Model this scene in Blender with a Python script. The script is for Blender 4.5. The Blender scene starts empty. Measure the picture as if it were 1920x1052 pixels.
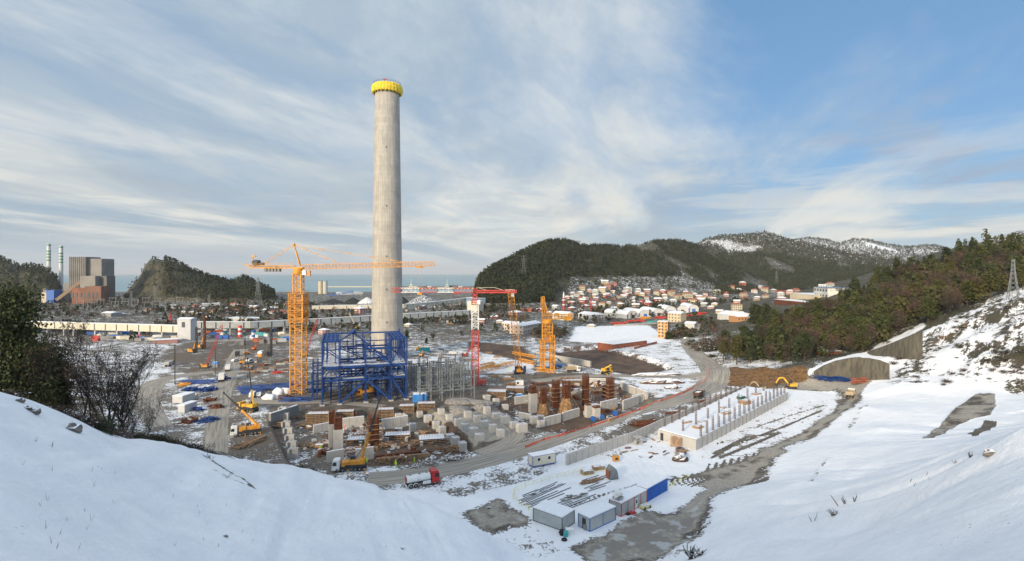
import bpy, math, random
import numpy as np
from mathutils import Vector, Matrix
random.seed(7); np.random.seed(7)
S = bpy.context.scene; C = S.collection
R = math.radians
F = 1000.0; CH = 50.0; HY = 513.0; CX = 960.0
# ------------------------------------------------------------------ camera
cam = bpy.data.objects.new('camera', bpy.data.cameras.new('camera')); C.objects.link(cam); S.camera = cam
cam.data.sensor_width = 36; cam.data.lens = F/1920*36; cam.location = (0, 0, CH); cam.rotation_euler = (R(90), 0, 0)
cam.data.shift_y = -(526-HY)/1920; cam.data.clip_start = .5; cam.data.clip_end = 200000
S.view_settings.view_transform = 'Standard'; S.view_settings.look = 'None'; S.view_settings.exposure = .24; S.view_settings.gamma = 1
# ------------------------------------------------------------------ sun and sky
SUN_EL, SUN_AZ = 17.0, 214.0      # compass style: 0 = +Y (view direction), clockwise; 214 = behind the camera, to the left
sd = Vector((math.sin(R(SUN_AZ))*math.cos(R(SUN_EL)), math.cos(R(SUN_AZ))*math.cos(R(SUN_EL)), math.sin(R(SUN_EL))))
sun = bpy.data.lights.new('sun', 'SUN'); sun.energy = 4.0; sun.angle = R(7); sun.color = (1, .82, .58)
so = bpy.data.objects.new('sun', sun); C.objects.link(so); so.rotation_euler = (-sd).to_track_quat('-Z', 'Y').to_euler(); so.location = (0, -100, 300)

class NT:
    """small node-tree writer"""
    def __init__(s, t): s.t = t; s.n = t.nodes; s.l = t.links
    def new(s, k, **kw):
        n = s.n.new(k)
        for a, b in kw.items(): setattr(n, a, b)
        return n
    def put(s, sock, v):
        if isinstance(v, bpy.types.NodeSocket): s.l.new(v, sock)
        elif v is not None:
            if isinstance(v, (tuple, list)) and len(v) == 3 and sock.type == 'RGBA': v = (*v, 1)
            sock.default_value = v
    def m(s, op, a, b=None, c=None, clamp=False):
        n = s.new('ShaderNodeMath', operation=op, use_clamp=clamp)
        s.put(n.inputs[0], a); s.put(n.inputs[1], b)
        if c is not None: s.put(n.inputs[2], c)
        return n.outputs[0]
    def vm(s, op, a, b=None):
        n = s.new('ShaderNodeVectorMath', operation=op); s.put(n.inputs[0], a)
        if b is not None: s.put(n.inputs[1], b)
        return n.outputs[0]
    def sep(s, v):
        n = s.new('ShaderNodeSeparateXYZ'); s.put(n.inputs[0], v); return n.outputs
    def comb(s, x, y, z):
        n = s.new('ShaderNodeCombineXYZ'); s.put(n.inputs[0], x); s.put(n.inputs[1], y); s.put(n.inputs[2], z); return n.outputs[0]
    def noise(s, vec, scale, detail=4, rough=.55, dist=0):
        n = s.new('ShaderNodeTexNoise'); s.put(n.inputs['Vector'], vec); n.inputs['Scale'].default_value = scale
        n.inputs['Detail'].default_value = detail; n.inputs['Roughness'].default_value = rough; n.inputs['Distortion'].default_value = dist
        return n.outputs['Fac']
    def ramp(s, v, a, b):      # smooth 0..1 between a and b
        n = s.new('ShaderNodeMapRange', interpolation_type='SMOOTHSTEP'); s.put(n.inputs[0], v)
        s.put(n.inputs[1], a); s.put(n.inputs[2], b); return n.outputs[0]
    def mix(s, f, a, b):
        n = s.new('ShaderNodeMix', data_type='RGBA'); s.put(n.inputs[0], f); s.put(n.inputs[6], a); s.put(n.inputs[7], b); return n.outputs[2]

w = bpy.data.worlds.new('World'); S.world = w; w.use_nodes = True
N = NT(w.node_tree); N.n.clear()
sky = N.new('ShaderNodeTexSky', sky_type='NISHITA', sun_disc=False, sun_elevation=R(SUN_EL), sun_rotation=R(SUN_AZ), altitude=60, air_density=1.0, dust_density=.6, ozone_density=1.5)
tc = N.new('ShaderNodeTexCoord'); d = N.vm('NORMALIZE', tc.outputs['Generated']); x, y, z = N.sep(d)
zz = N.m('ADD', N.m('MAXIMUM', z, 0.0), .10)
px_, py_ = N.m('DIVIDE', x, zz), N.m('DIVIDE', y, zz)
ca, sa = math.cos(.28), math.sin(.28)        # the streaks run away towards the right of the view
al = N.m('ADD', N.m('MULTIPLY', px_, sa), N.m('MULTIPLY', py_, ca)); ac = N.m('SUBTRACT', N.m('MULTIPLY', px_, ca), N.m('MULTIPLY', py_, sa))
pv = N.comb(ac, N.m('MULTIPLY', al, .42), 0.0)
n1 = N.noise(pv, 1.1, 8, .62, 1.1); n2 = N.noise(N.vm('ADD', pv, (7.3, 2.1, 0)), .55, 6, .6, .9); n3 = N.noise(N.vm('ADD', pv, (1.7, 9.1, 0)), .9, 8, .62, .35)
low = N.ramp(z, .36, .02)
right = N.ramp(x, -.15, .62)
cov = N.m('ADD', N.m('ADD', .80, N.m('MULTIPLY', low, .30)), N.m('MULTIPLY', right, -.46))
thin = N.ramp(N.m('ADD', N.m('ADD', N.m('MULTIPLY', n1, .6), N.m('MULTIPLY', n2, .9)), cov), 1.10, 1.50)
thin = N.m('MULTIPLY', thin, N.m('ADD', .66, N.m('MULTIPLY', N.ramp(N.noise(N.vm('MULTIPLY', pv, (1.0, .9, 1)), 1.9, 9, .66, .9), .36, .64), .30)))
lit = N.mix(N.ramp(n3, .40, .60), (.36, .45, .54), (.62, .655, .665))
hzc = N.mix(N.ramp(n2, .42, .60), (.36, .43, .49), (.74, .72, .65))
ccol = N.mix(N.ramp(z, .30, .06), lit, hzc)
blue = N.vm('MULTIPLY', sky.outputs[0], (.085, .092, .105))
blue = N.mix(.6, blue, (.15, .33, .57))
col = N.mix(thin, blue, ccol)
dk = N.ramp(N.noise(N.vm('ADD', pv, (3.9, 5.6, 0)), .8, 6, .6, .6), .54, .66)
dk = N.m('MULTIPLY', dk, N.m('MULTIPLY', N.ramp(z, .03, .12), N.m('ADD', .35, N.m('MULTIPLY', right, .55))))
col = N.mix(dk, col, (.30, .39, .52))
bd = N.noise(N.comb(N.m('MULTIPLY', x, 3.0), N.m('MULTIPLY', z, 26), 0.0), 1.0, 6, .6, .5)
lowb = N.m('MULTIPLY', N.ramp(z, .26, .05), N.m('MULTIPLY', N.ramp(bd, .46, .60), .55))
col = N.mix(lowb, col, N.mix(N.ramp(x, -.1, .5), (.37, .43, .48), (.72, .70, .64)))
hb = N.ramp(z, .075, .0)
col = N.mix(N.m('MULTIPLY', hb, .75), col, N.mix(N.ramp(x, -.2, .5), (.43, .50, .56), (.60, .64, .66)))
# unseen sky above the frame and behind the camera, brightened to lift ground light
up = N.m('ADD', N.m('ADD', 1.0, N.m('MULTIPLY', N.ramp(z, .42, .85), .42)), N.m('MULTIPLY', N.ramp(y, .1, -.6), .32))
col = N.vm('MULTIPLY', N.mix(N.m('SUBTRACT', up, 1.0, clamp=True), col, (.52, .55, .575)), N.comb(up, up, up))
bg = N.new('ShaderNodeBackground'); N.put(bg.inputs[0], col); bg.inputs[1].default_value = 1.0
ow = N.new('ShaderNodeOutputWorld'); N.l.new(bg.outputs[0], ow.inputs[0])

# ------------------------------------------------------------------ terrain height
def ss(a, b, t):
    t = np.clip((t-a)/(b-a), 0, 1); return t*t*(3-2*t)
def vnoise(x, y, seed=0):
    xi = np.floor(x).astype(np.int64); yi = np.floor(y).astype(np.int64); fx = x-xi; fy = y-yi
    fx = fx*fx*(3-2*fx); fy = fy*fy*(3-2*fy)
    def h(a, b):
        n = (a*374761393 + b*668265263 + seed*1442695041) & 0xffffffff
        n = ((n ^ (n >> 13))*1274126177) & 0xffffffff
        n = ((n ^ (n >> 16))*2246822519) & 0xffffffff
        return ((n ^ (n >> 15)) & 0xffff)/65535.0
    return (h(xi, yi)*(1-fx)+h(xi+1, yi)*fx)*(1-fy)+(h(xi, yi+1)*(1-fx)+h(xi+1, yi+1)*fx)*fy*1.0
def fbm(x, y, o=4, seed=0):
    s = 0; a = .5
    for i in range(o): s = s+a*(vnoise(x, y, seed+i)-.5); x = x*2.03+11.3; y = y*2.03+5.7; a *= .5
    return s
def W(px, py, D): return ((px-CX)/F*D, D, CH-(py-HY)/F*D)
ctl = []
for px, py, D in [  # near snow slope, left
  (-200,720,45),(-200,1052,18),(0,722,60),(0,800,45),(0,900,32),(0,1052,22),(100,768,65),(200,812,70),(200,900,50),(200,1052,33),(310,818,80),(310,900,62),(310,1052,40),
  (420,845,90),(420,950,62),(420,1052,47),(500,868,98),(560,874,103),(620,887,100),(620,960,80),(620,1052,60),(700,905,100),(700,980,82),(780,927,99),(780,980,86),(780,1052,70),(860,966,96),(860,1030,80),(905,1000,91),(960,1052,84),
  # right slope and terrace
  (1230,1052,92.7),(1300,1003,102),(1400,908,126),(1500,822,161),(1560,777,189),(1590,752,209),
  (1300,1060,80),(1400,1000,84),(1400,1052,68),(1400,940,104),(1500,900,107),(1500,1000,74),(1500,1052,58),(1600,840,129),(1600,900,104),(1600,1000,68),(1700,1052,40),(1700,960,62),(1700,880,84),(1780,846,80),(1850,818,70),(1920,790,58),(1920,900,42),(1920,1052,25),(2050,790,50),(2050,1052,22),
  (1650,800,150),(1620,760,180),(1650,730,208),(1700,727,203),(1750,727,196),(1850,733,182),(1870,770,155),(1870,800,138),(1800,790,150),(1750,800,148),(1700,820,136),(1920,740,178),(1920,770,150),
  # snowy rock slope on the right, forest hill
  (1650,727,212),(1660,700,232),(1690,690,226),(1710,672,232),(1729,640,245),(1729,613,262),(1800,680,212),(1800,640,226),(1800,600,244),(1831,579,250),(1873,552,250),(1900,563,225),(1920,600,205),(1920,660,190),(1920,540,245),(1860,690,196),(1860,640,208),
  (2100,560,180),(2100,700,160),(2150,480,300),
  (1530,700,242),(1595,700,240),(1600,668,252),(1660,664,256),(1625,662,262),(1690,640,268),(1560,665,275),
  (1350,690,282),(1380,686,262),(1430,684,250),(1500,686,246),(1360,722,240),(1430,728,233),(1510,722,238),
  (1330,650,350),(1400,640,340),(1450,620,345),(1520,600,370),(1560,580,400),(1600,560,400),(1660,527,450),(1755,497,430),(1831,483,400),(1920,430,540),(1760,560,320),(1680,600,310),(1600,620,310),(1520,650,300),(1850,520,320),(2050,400,540),
  (1850,450,560),(1750,474,620),
  ]: ctl.append(W(px, py, D))
ctl += [(0,0,47.8),(-12,0,46.5),(12,0,46.8),(0,-30,60),(-60,-30,58),(60,-30,62),(0,10,41),(0,25,29),(0,45,18),(0,62,9),(0,78,2),(0,88,0),(-60,10,46),(60,10,52),(-150,-30,60),(150,-30,80),(-130,40,44),(150,60,52),
        (-100,100,18),(-130,100,20),(-70,95,13),(-120,130,10),(-95,120,7),(-150,150,8),(-75,118,3.5),(-60,118,3),(-150,110,26),(-200,130,26),(-260,160,22),(-190,190,8),(-240,240,6),(-320,280,8),(-110,150,0),(-75,135,0),(-50,128,0),(-300,360,0),(-200,260,0),(-400,420,0),
        (-30,122,0),(-10,112,0),(-5,102,0),(-14,109,0),(-24,114,0),(-36,119,0),(5,97,0),(-48,124,0),(22,92,0),(30,105,0),(45,125,0),(60,140,0),(80,160,0),(100,180,0),(120,205,0),(130,228,0),(120,260,0),(105,300,0),(115,350,0),(130,420,0),(100,520,0),(150,520,0),(200,600,10),(300,700,10),(500,700,40),
        (220,470,14),(300,420,50),(-150,220,0),(-110,190,0)]
for gx in range(-280, 101, 45):
    for gy in range(150, 720, 60):
        if gx < -110 and gy < 300: continue
        if gx > 60 and gy < 200: continue
        ctl.append((gx, gy, 0.0))
ctl = np.array(ctl, float)
_A = np.hypot(ctl[:,None,0]-ctl[None,:,0], ctl[:,None,1]-ctl[None,:,1]); _n = len(ctl)
_M = np.zeros((_n+1, _n+1)); _M[:_n,:_n] = _A - np.eye(_n)*1.2; _M[:_n,_n] = 1; _M[_n,:_n] = 1
_w = np.linalg.solve(_M, np.append(ctl[:,2], 0))
def rbf(X, Y):
    out = np.full(X.shape, _w[-1]); xs = X.ravel(); ys = Y.ravel(); o = out.ravel()
    for i in range(0, len(xs), 20000):
        o[i:i+20000] += np.hypot(xs[i:i+20000,None]-ctl[None,:,0], ys[i:i+20000,None]-ctl[None,:,1]) @ _w[:_n]
    return o.reshape(X.shape)
LAY = [ # far hills: silhouette px, py, crest distance, foot distance
 ([884,890,897,917,940,968,1000,1030,1060,1100,1125,1170,1230,1270,1300,1340,1400,1440],[580,550,524,507,494,481,465,454,453,465,462,465,454,452,460,478,512,535],
  [(880,880),(1000,1100),(1300,1500),(1440,1600)],[(880,800),(1000,800),(1060,900),(1300,1080),(1440,1200)]),
 ([1180,1250,1303,1325,1356,1405,1432,1455,1478,1493,1520,1560,1600,1660,1720,1800],[515,480,461,450,445,442,438,443,452,455,462,470,480,490,500,510],[(1180,2100),(1800,2100)],[(1180,1400),(1500,1350),(1800,1200)]),
 ([1400,1460,1493,1516,1546,1573,1599,1622,1660,1687,1706,1736,1759,1778,1830,1950],[480,460,450,447,450,458,450,450,459,463,464,461,462,469,490,510],[(1400,3200),(1950,3000)],[(1400,1900),(1950,1700)]),
 ([-120,-60,0,17,37,60,77,86,100,110,118],[480,478,486,491,503,500,503,506,517,526,556],[(-120,1080),(118,1050)],[(-120,930),(118,960)]),
 ([226,232,248,262,274,285,311,328,354,371,399,428,439,456,468,480,497,514,522],[575,554,534,517,495,488,486,491,508,514,523,530,530,521,526,533,540,551,572],[(226,1050),(520,1100)],[(226,960),(300,930),(520,900)]),
]
def far(X, Y):
    P = CX+F*X/np.maximum(Y, 1); h = np.zeros(X.shape)
    for k, (sx, sy, cd, fd) in enumerate(LAY):
        yc = np.interp(P, [a for a, b in cd], [b for a, b in cd]); yf = np.interp(P, [a for a, b in fd], [b for a, b in fd])
        py = np.interp(P, sx, sy, left=600, right=600); zc = np.maximum(CH+(HY-py)/F*yc, 0)
        s = (Y-yf)/(yc-yf); up = np.clip(s, 0, 1)
        pr = np.where(k >= 3, up**.75, .12*up+.88*up**1.5) if k >= 3 else .2*np.sqrt(up)*up + .8*up**1.35
        back = 1-ss(1, 2.2, s)
        sc = 260 if k < 3 else 120
        rn = fbm(X/sc, Y/sc, 5, 20+k)*(1.6 if k == 4 else 1)
        if k == 4: zc = zc*(1+.10*fbm(P/9, Y*0, 3, 44))
        hh = zc*pr*back*(1+.55*rn*4*up*(1-up)) * (s > 0)
        h = np.maximum(h, hh)
    return h
def poly_sd(X, Y, pts):
    """signed distance to polygon, positive inside"""
    p = np.array(pts); d = np.full(X.shape, 1e9); ins = np.zeros(X.shape, bool)
    for i in range(len(p)):
        ax, ay = p[i]; bx, by = p[(i+1) % len(p)]; ex, ey = bx-ax, by-ay
        t = np.clip(((X-ax)*ex+(Y-ay)*ey)/(ex*ex+ey*ey+1e-9), 0, 1)
        d = np.minimum(d, np.hypot(X-ax-t*ex, Y-ay-t*ey))
        c = ((ay > Y) != (by > Y)); xx = ax+(Y-ay)/(by-ay+1e-12)*ex
        ins ^= c & (X < xx)
    return np.where(ins, d, -d)
def flat(px, py, z=0): D = F*(CH-z)/(py-HY); return ((px-CX)/F*D, D)
PITS = [([(508,790),(560,772),(800,765),(830,790),(895,840),(800,868),(640,872),(545,868)], 2.6, 2.0),
        ([(905,745),(990,725),(1100,712),(1180,735),(1225,752),(1150,795),(1050,812),(1000,800)], 2.0, 2.5),
        ([(1040,652),(1120,648),(1230,675),(1262,690),(1190,703),(1120,690),(1050,676)], 2.5, 4.0)]
PITW = [([flat(a, b) for a, b in p], d, s) for p, d, s in PITS]
def TH(X, Y):
    X = np.asarray(X, float); Y = np.asarray(Y, float)
    h = np.zeros(X.shape); near = (Y < 1000)
    if near.any():
        r = rbf(X[near], Y[near]) if X.ndim else rbf(X[None], Y[None])[0]
        r = np.where(r > 0, r*ss(0, 1.2, r), r*.15*0)
        fade = 1-ss(620, 950, Y[near] if X.ndim else Y)
        r = r*fade
        if X.ndim: h[near] = r
        else: h = np.asarray(r, float)
    hill = ss(1.5, 8, h)
    rough = np.where(X > 95, 1, .25)*ss(160, 200, Y)
    h = h + hill*(rough*2.2*fbm(X/14, Y/14, 4, 3) + .35*fbm(X/7, Y/7, 3, 5))
    rz_ = ss(100, 125, X)*ss(176, 192, Y)*(1-ss(262, 285, Y))*ss(11, 17, h); h = h + rz_*(4.5*(.10-np.abs(fbm((X+Y*.5)/17, Y/26, 4, 81)))*2.2 + 2.6*fbm(X/6, Y/6, 4, 83))
    h = h + .25*fbm(X/22, Y/22, 4, 9)*(1-hill)
    h = h+hill*(Y < 150)*(.16*fbm(X/2.6, Y/5, 3, 75)+.07*fbm(X/.8, Y/1.5, 2, 76)); ns = hill*(Y < 150)*(Y > 25); h = h - ns*.9*np.maximum(.12-np.abs(fbm((X+.35*Y)/9, Y/60, 3, 71)), 0)*6*ss(25, 60, Y)*ss(0, 14, h)
    h = np.maximum(h, far(X, Y))
    for p, d, s in PITW:
        pp = np.array(p); m = (X > pp[:,0].min()-9) & (X < pp[:,0].max()+9) & (Y > pp[:,1].min()-9) & (Y < pp[:,1].max()+9)
        if np.any(m):
            if X.ndim: h[m] -= d*ss(-s*.5, s*.5, poly_sd(X[m], Y[m], p))
            else: h = h - d*ss(-s*.5, s*.5, poly_sd(X[None], Y[None], p))[0]
    P = CX+F*X/np.maximum(Y, 1); coast = np.where(P < 890, 1450+60*fbm(X/90, X*0, 3, 2), 9e9)
    h = np.where(h < 3, h-7*ss(0, 25, Y-coast), h)
    return h
_Ds = np.concatenate([np.arange(14, 60, .5), 60*1.0025**np.arange(0, 1800)])
def P(px, py, dz=0):
    """first point of the ground seen through a pixel of the photograph"""
    X = (px-CX)/F*_Ds; zr = CH-(py-HY)/F*_Ds; h = TH(X, _Ds); k = np.argmax(h >= zr)
    if h[k] < zr[k]: k = len(_Ds)-1
    lo, hi = _Ds[max(k-1, 0)], _Ds[k]
    D = (lo+hi)/2; return Vector(((px-CX)/F*D, D, float(TH((px-CX)/F*D, D))+dz))
def Z(x, y): return float(TH(x, y))
# ------------------------------------------------------------------ materials
MATS = {}
def newmat(name):
    m = bpy.data.materials.new(name); m.use_nodes = True; n = NT(m.node_tree); b = m.node_tree.nodes['Principled BSDF']; MATS[name] = m
    return m, n, b
def mat(name, col, rough=.7, var=.25, scale=1.5, metal=0, snow=0, dirt=0, bump=0):
    """snow: share of the upward faces that carries snow; dirt: grime stains"""
    if name in MATS: return MATS[name]
    m, n, b = newmat(name); g = n.new('ShaderNodeNewGeometry'); tc = n.new('ShaderNodeTexCoord'); p = g.outputs['Position']
    nz = n.noise(p, scale, 5, .6); f = n.ramp(nz, .3, .7)
    c = n.mix(f, tuple(v*(1-var) for v in col), tuple(min(1, v*(1+var)) for v in col))
    if dirt: c = n.mix(n.m('MULTIPLY', n.ramp(n.noise(p, scale*.6+.2, 6, .65), .48, .7), dirt), c, (.10, .075, .055))
    rg = rough
    if snow:
        x, y, z = n.sep(g.outputs['True Normal'])
        k = n.m('MULTIPLY', n.ramp(z, .5, .8), n.ramp(n.noise(p, .8, 6, .65), .78-.6*snow, .70-.6*snow))
        c = n.mix(k, c, (.80, .83, .88))
    n.put(b.inputs['Base Color'], c); b.inputs['Roughness'].default_value = rg; b.inputs['Metallic'].default_value = metal
    if bump:
        bm = n.new('ShaderNodeBump'); bm.inputs['Strength'].default_value = bump; n.put(bm.inputs['Height'], n.noise(p, scale*4, 5)); n.l.new(bm.outputs[0], b.inputs['Normal'])
    return m
# ground: attributes say what lies where; the look of each is procedural
def ground_material():
    m, n, b = newmat('ground_cover'); g = n.new('ShaderNodeNewGeometry'); p = g.outputs['Position']
    a1 = n.new('ShaderNodeAttribute', attribute_name='cover_a'); a2 = n.new('ShaderNodeAttribute', attribute_name='cover_b')
    s1 = n.new('ShaderNodeSeparateColor'); n.l.new(a1.outputs['Color'], s1.inputs[0]); s2 = n.new('ShaderNodeSeparateColor'); n.l.new(a2.outputs['Color'], s2.inputs[0])
    cover, tan, brown = s1.outputs; orange, veg, shot = s2.outputs; wet = a1.outputs['Alpha']; town = a2.outputs['Alpha']
    fine = n.noise(p, 1.3, 7, .68); mid = n.noise(p, .16, 7, .62); big = n.noise(p, .03, 5, .6)
    dirt = n.mix(n.ramp(mid, .35, .65), (.070, .057, .044), (.165, .143, .115)); dirt = n.mix(n.m('MULTIPLY', n.ramp(fine, .5, .7), .5), dirt, (.30, .28, .25))
    c = dirt
    c = n.mix(n.ramp(n.m('ADD', tan, n.m('MULTIPLY', n.m('SUBTRACT', mid, .5), 1.6)), .35, .65), c, n.mix(n.ramp(fine, .35, .65), (.29, .262, .22), (.42, .385, .33)))
    c = n.mix(n.ramp(n.m('ADD', brown, n.m('MULTIPLY', n.m('SUBTRACT', mid, .5), 1.2)), .4, .6), c, n.mix(n.ramp(mid, .35, .65), (.060, .036, .025), (.135, .085, .055)))
    sv = n.vm('MULTIPLY', p, (1, 1, .12)); rill = n.noise(sv, .9, 6, .6, .5)
    c = n.mix(n.ramp(n.m('ADD', orange, n.m('MULTIPLY', n.m('SUBTRACT', mid, .5), 1.0)), .4, .6), c, n.mix(n.ramp(rill, .35, .65), (.075, .042, .018), (.235, .125, .045)))
    vg = n.mix(n.ramp(n.noise(p, .09, 6, .65), .35, .65), (.030, .034, .018), (.080, .072, .045)); vg = n.mix(n.m('MULTIPLY', n.ramp(fine, .45, .7), .6), vg, (.11, .085, .06))
    c = n.mix(n.ramp(n.m('ADD', veg, n.m('MULTIPLY', n.m('SUBTRACT', mid, .5), 1.4)), .35, .65), c, vg)
    # snow lies where the cover value beats a patchy field; it slips off steep faces
    x, y, z = n.sep(g.outputs['Normal'])
    field = n.m('ADD', n.m('MULTIPLY', fine, .42), n.m('ADD', n.m('MULTIPLY', mid, .38), n.m('MULTIPLY', big, .20)))
    field = n.m('ADD', n.m('MULTIPLY', n.m('SUBTRACT', field, .5), 2.6), .5)
    cv = n.m('SUBTRACT', n.m('SUBTRACT', cover, n.m('MULTIPLY', n.ramp(n.noise(p,.35,6,.7), .36, .62), n.m('MULTIPLY', town, .75))), n.m('MULTIPLY', n.ramp(z, .86, .55), .55))
    sn = n.ramp(n.m('SUBTRACT', cv, field), -.03, .06)
    scol = n.mix(n.ramp(mid, .3, .7), (.78, .80, .84), (.88, .89, .91))
    vo = n.new('ShaderNodeTexVoronoi'); n.put(vo.inputs['Vector'], p); vo.inputs['Scale'].default_value = .9
    spk = n.m('MULTIPLY', n.ramp(vo.outputs['Distance'], .10, .05), n.ramp(n.noise(p, .12, 4, .6), .52, .62)); scol = n.mix(n.m('MULTIPLY', spk, .8), scol, (.16, .13, .10))
    c = n.mix(sn, c, scol)
    # thin ice and slush in the wet places
    wt = n.ramp(n.m('ADD', wet, n.m('MULTIPLY', n.m('SUBTRACT', mid, .5), 1.6)), .4, .6)
    c = n.mix(wt, c, n.mix(n.ramp(n.noise(p, .22, 5, .55), .52, .58), (.24, .21, .175), (.46, .46, .45)))
    n.put(b.inputs['Base Color'], c)
    n.put(b.inputs['Roughness'], n.m('SUBTRACT', .9, n.m('MULTIPLY', wt, .55)))
    bm = n.new('ShaderNodeBump'); bm.inputs['Strength'].default_value = .7; bm.inputs['Distance'].default_value = .6
    n.put(bm.inputs['Height'], n.m('ADD', n.m('MULTIPLY', fine, n.m('SUBTRACT', 1.05, cover, clamp=True)), n.m('ADD', n.m('MULTIPLY', sn, .25), n.m('ADD', n.m('MULTIPLY', mid, .9), n.m('MULTIPLY', n.noise(n.vm('MULTIPLY', p, (1, .4, 1)), .9, 6, .6, .4), .6))))); n.l.new(bm.outputs[0], b.inputs['Normal'])
    return m
def sea_material():
    m, n, b = newmat('sea_water'); g = n.new('ShaderNodeNewGeometry'); p = g.outputs['Position']
    n.put(b.inputs['Base Color'], n.mix(n.ramp(n.noise(p, .0012, 5), .4, .6), (.16, .27, .31), (.22, .33, .36))); b.inputs['Roughness'].default_value = .38
    bm = n.new('ShaderNodeBump'); bm.inputs['Strength'].default_value = .9; bm.inputs['Distance'].default_value = 1.5
    n.put(bm.inputs['Height'], n.noise(n.vm('MULTIPLY', p, (.5, 1, 1)), .06, 6, .6)); n.l.new(bm.outputs[0], b.inputs['Normal']); return m
def road_material():
    m, n, b = newmat('packed_gravel'); g = n.new('ShaderNodeNewGeometry'); p = g.outputs['Position']; uv = n.new('ShaderNodeUVMap', uv_map='road')
    u, v, _ = n.sep(uv.outputs[0])     # u metres across, v metres along
    rut = n.noise(n.comb(n.m('MULTIPLY', u, 1.0), n.m('MULTIPLY', v, .035), 0.0), 1.5, 5, .6, .25); mid = n.noise(p, .2, 6, .6)
    c = n.mix(n.ramp(rut, .35, .65), (.21, .188, .155), (.41, .372, .32)); c = n.mix(n.m('MULTIPLY', n.ramp(mid, .45, .7), .6), c, (.25, .23, .20))
    c = n.mix(n.m('MULTIPLY', n.ramp(n.noise(p, 1.1, 6, .7), .62, .72), .45), c, (.5, .5, .5))
    n.put(b.inputs['Base Color'], c); n.put(b.inputs['Roughness'], n.m('SUBTRACT', .85, n.m('MULTIPLY', n.ramp(mid, .5, .62), .35)))
    bm = n.new('ShaderNodeBump'); bm.inputs['Strength'].default_value = .5; bm.inputs['Distance'].default_value = .25; n.put(bm.inputs['Height'], rut); n.l.new(bm.outputs[0], b.inputs['Normal'])
    return m
# ------------------------------------------------------------------ helpers
def tag(o, label=None, cat=None, group=None, kind=None):
    if label: o['label'] = label
    if cat: o['category'] = cat
    if group: o['group'] = group
    if kind: o['kind'] = kind
    return o
def mesh_np(name, V, Fq, material, parent=None, smooth=False):
    me = bpy.data.meshes.new(name); V = np.asarray(V, np.float32); Fq = np.asarray(Fq, np.int32); k = Fq.shape[1]
    me.vertices.add(len(V)); me.vertices.foreach_set('co', V.ravel()); me.loops.add(Fq.size); me.loops.foreach_set('vertex_index', Fq.ravel())
    me.polygons.add(len(Fq)); me.polygons.foreach_set('loop_start', np.arange(0, Fq.size, k, dtype=np.int32)); me.polygons.foreach_set('loop_total', np.full(len(Fq), k, np.int32))
    me.polygons.foreach_set('use_smooth', np.full(len(Fq), smooth)); me.update(calc_edges=True); me.materials.append(material)
    o = bpy.data.objects.new(name, me); C.objects.link(o)
    if parent: o.parent = parent
    return o
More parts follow.
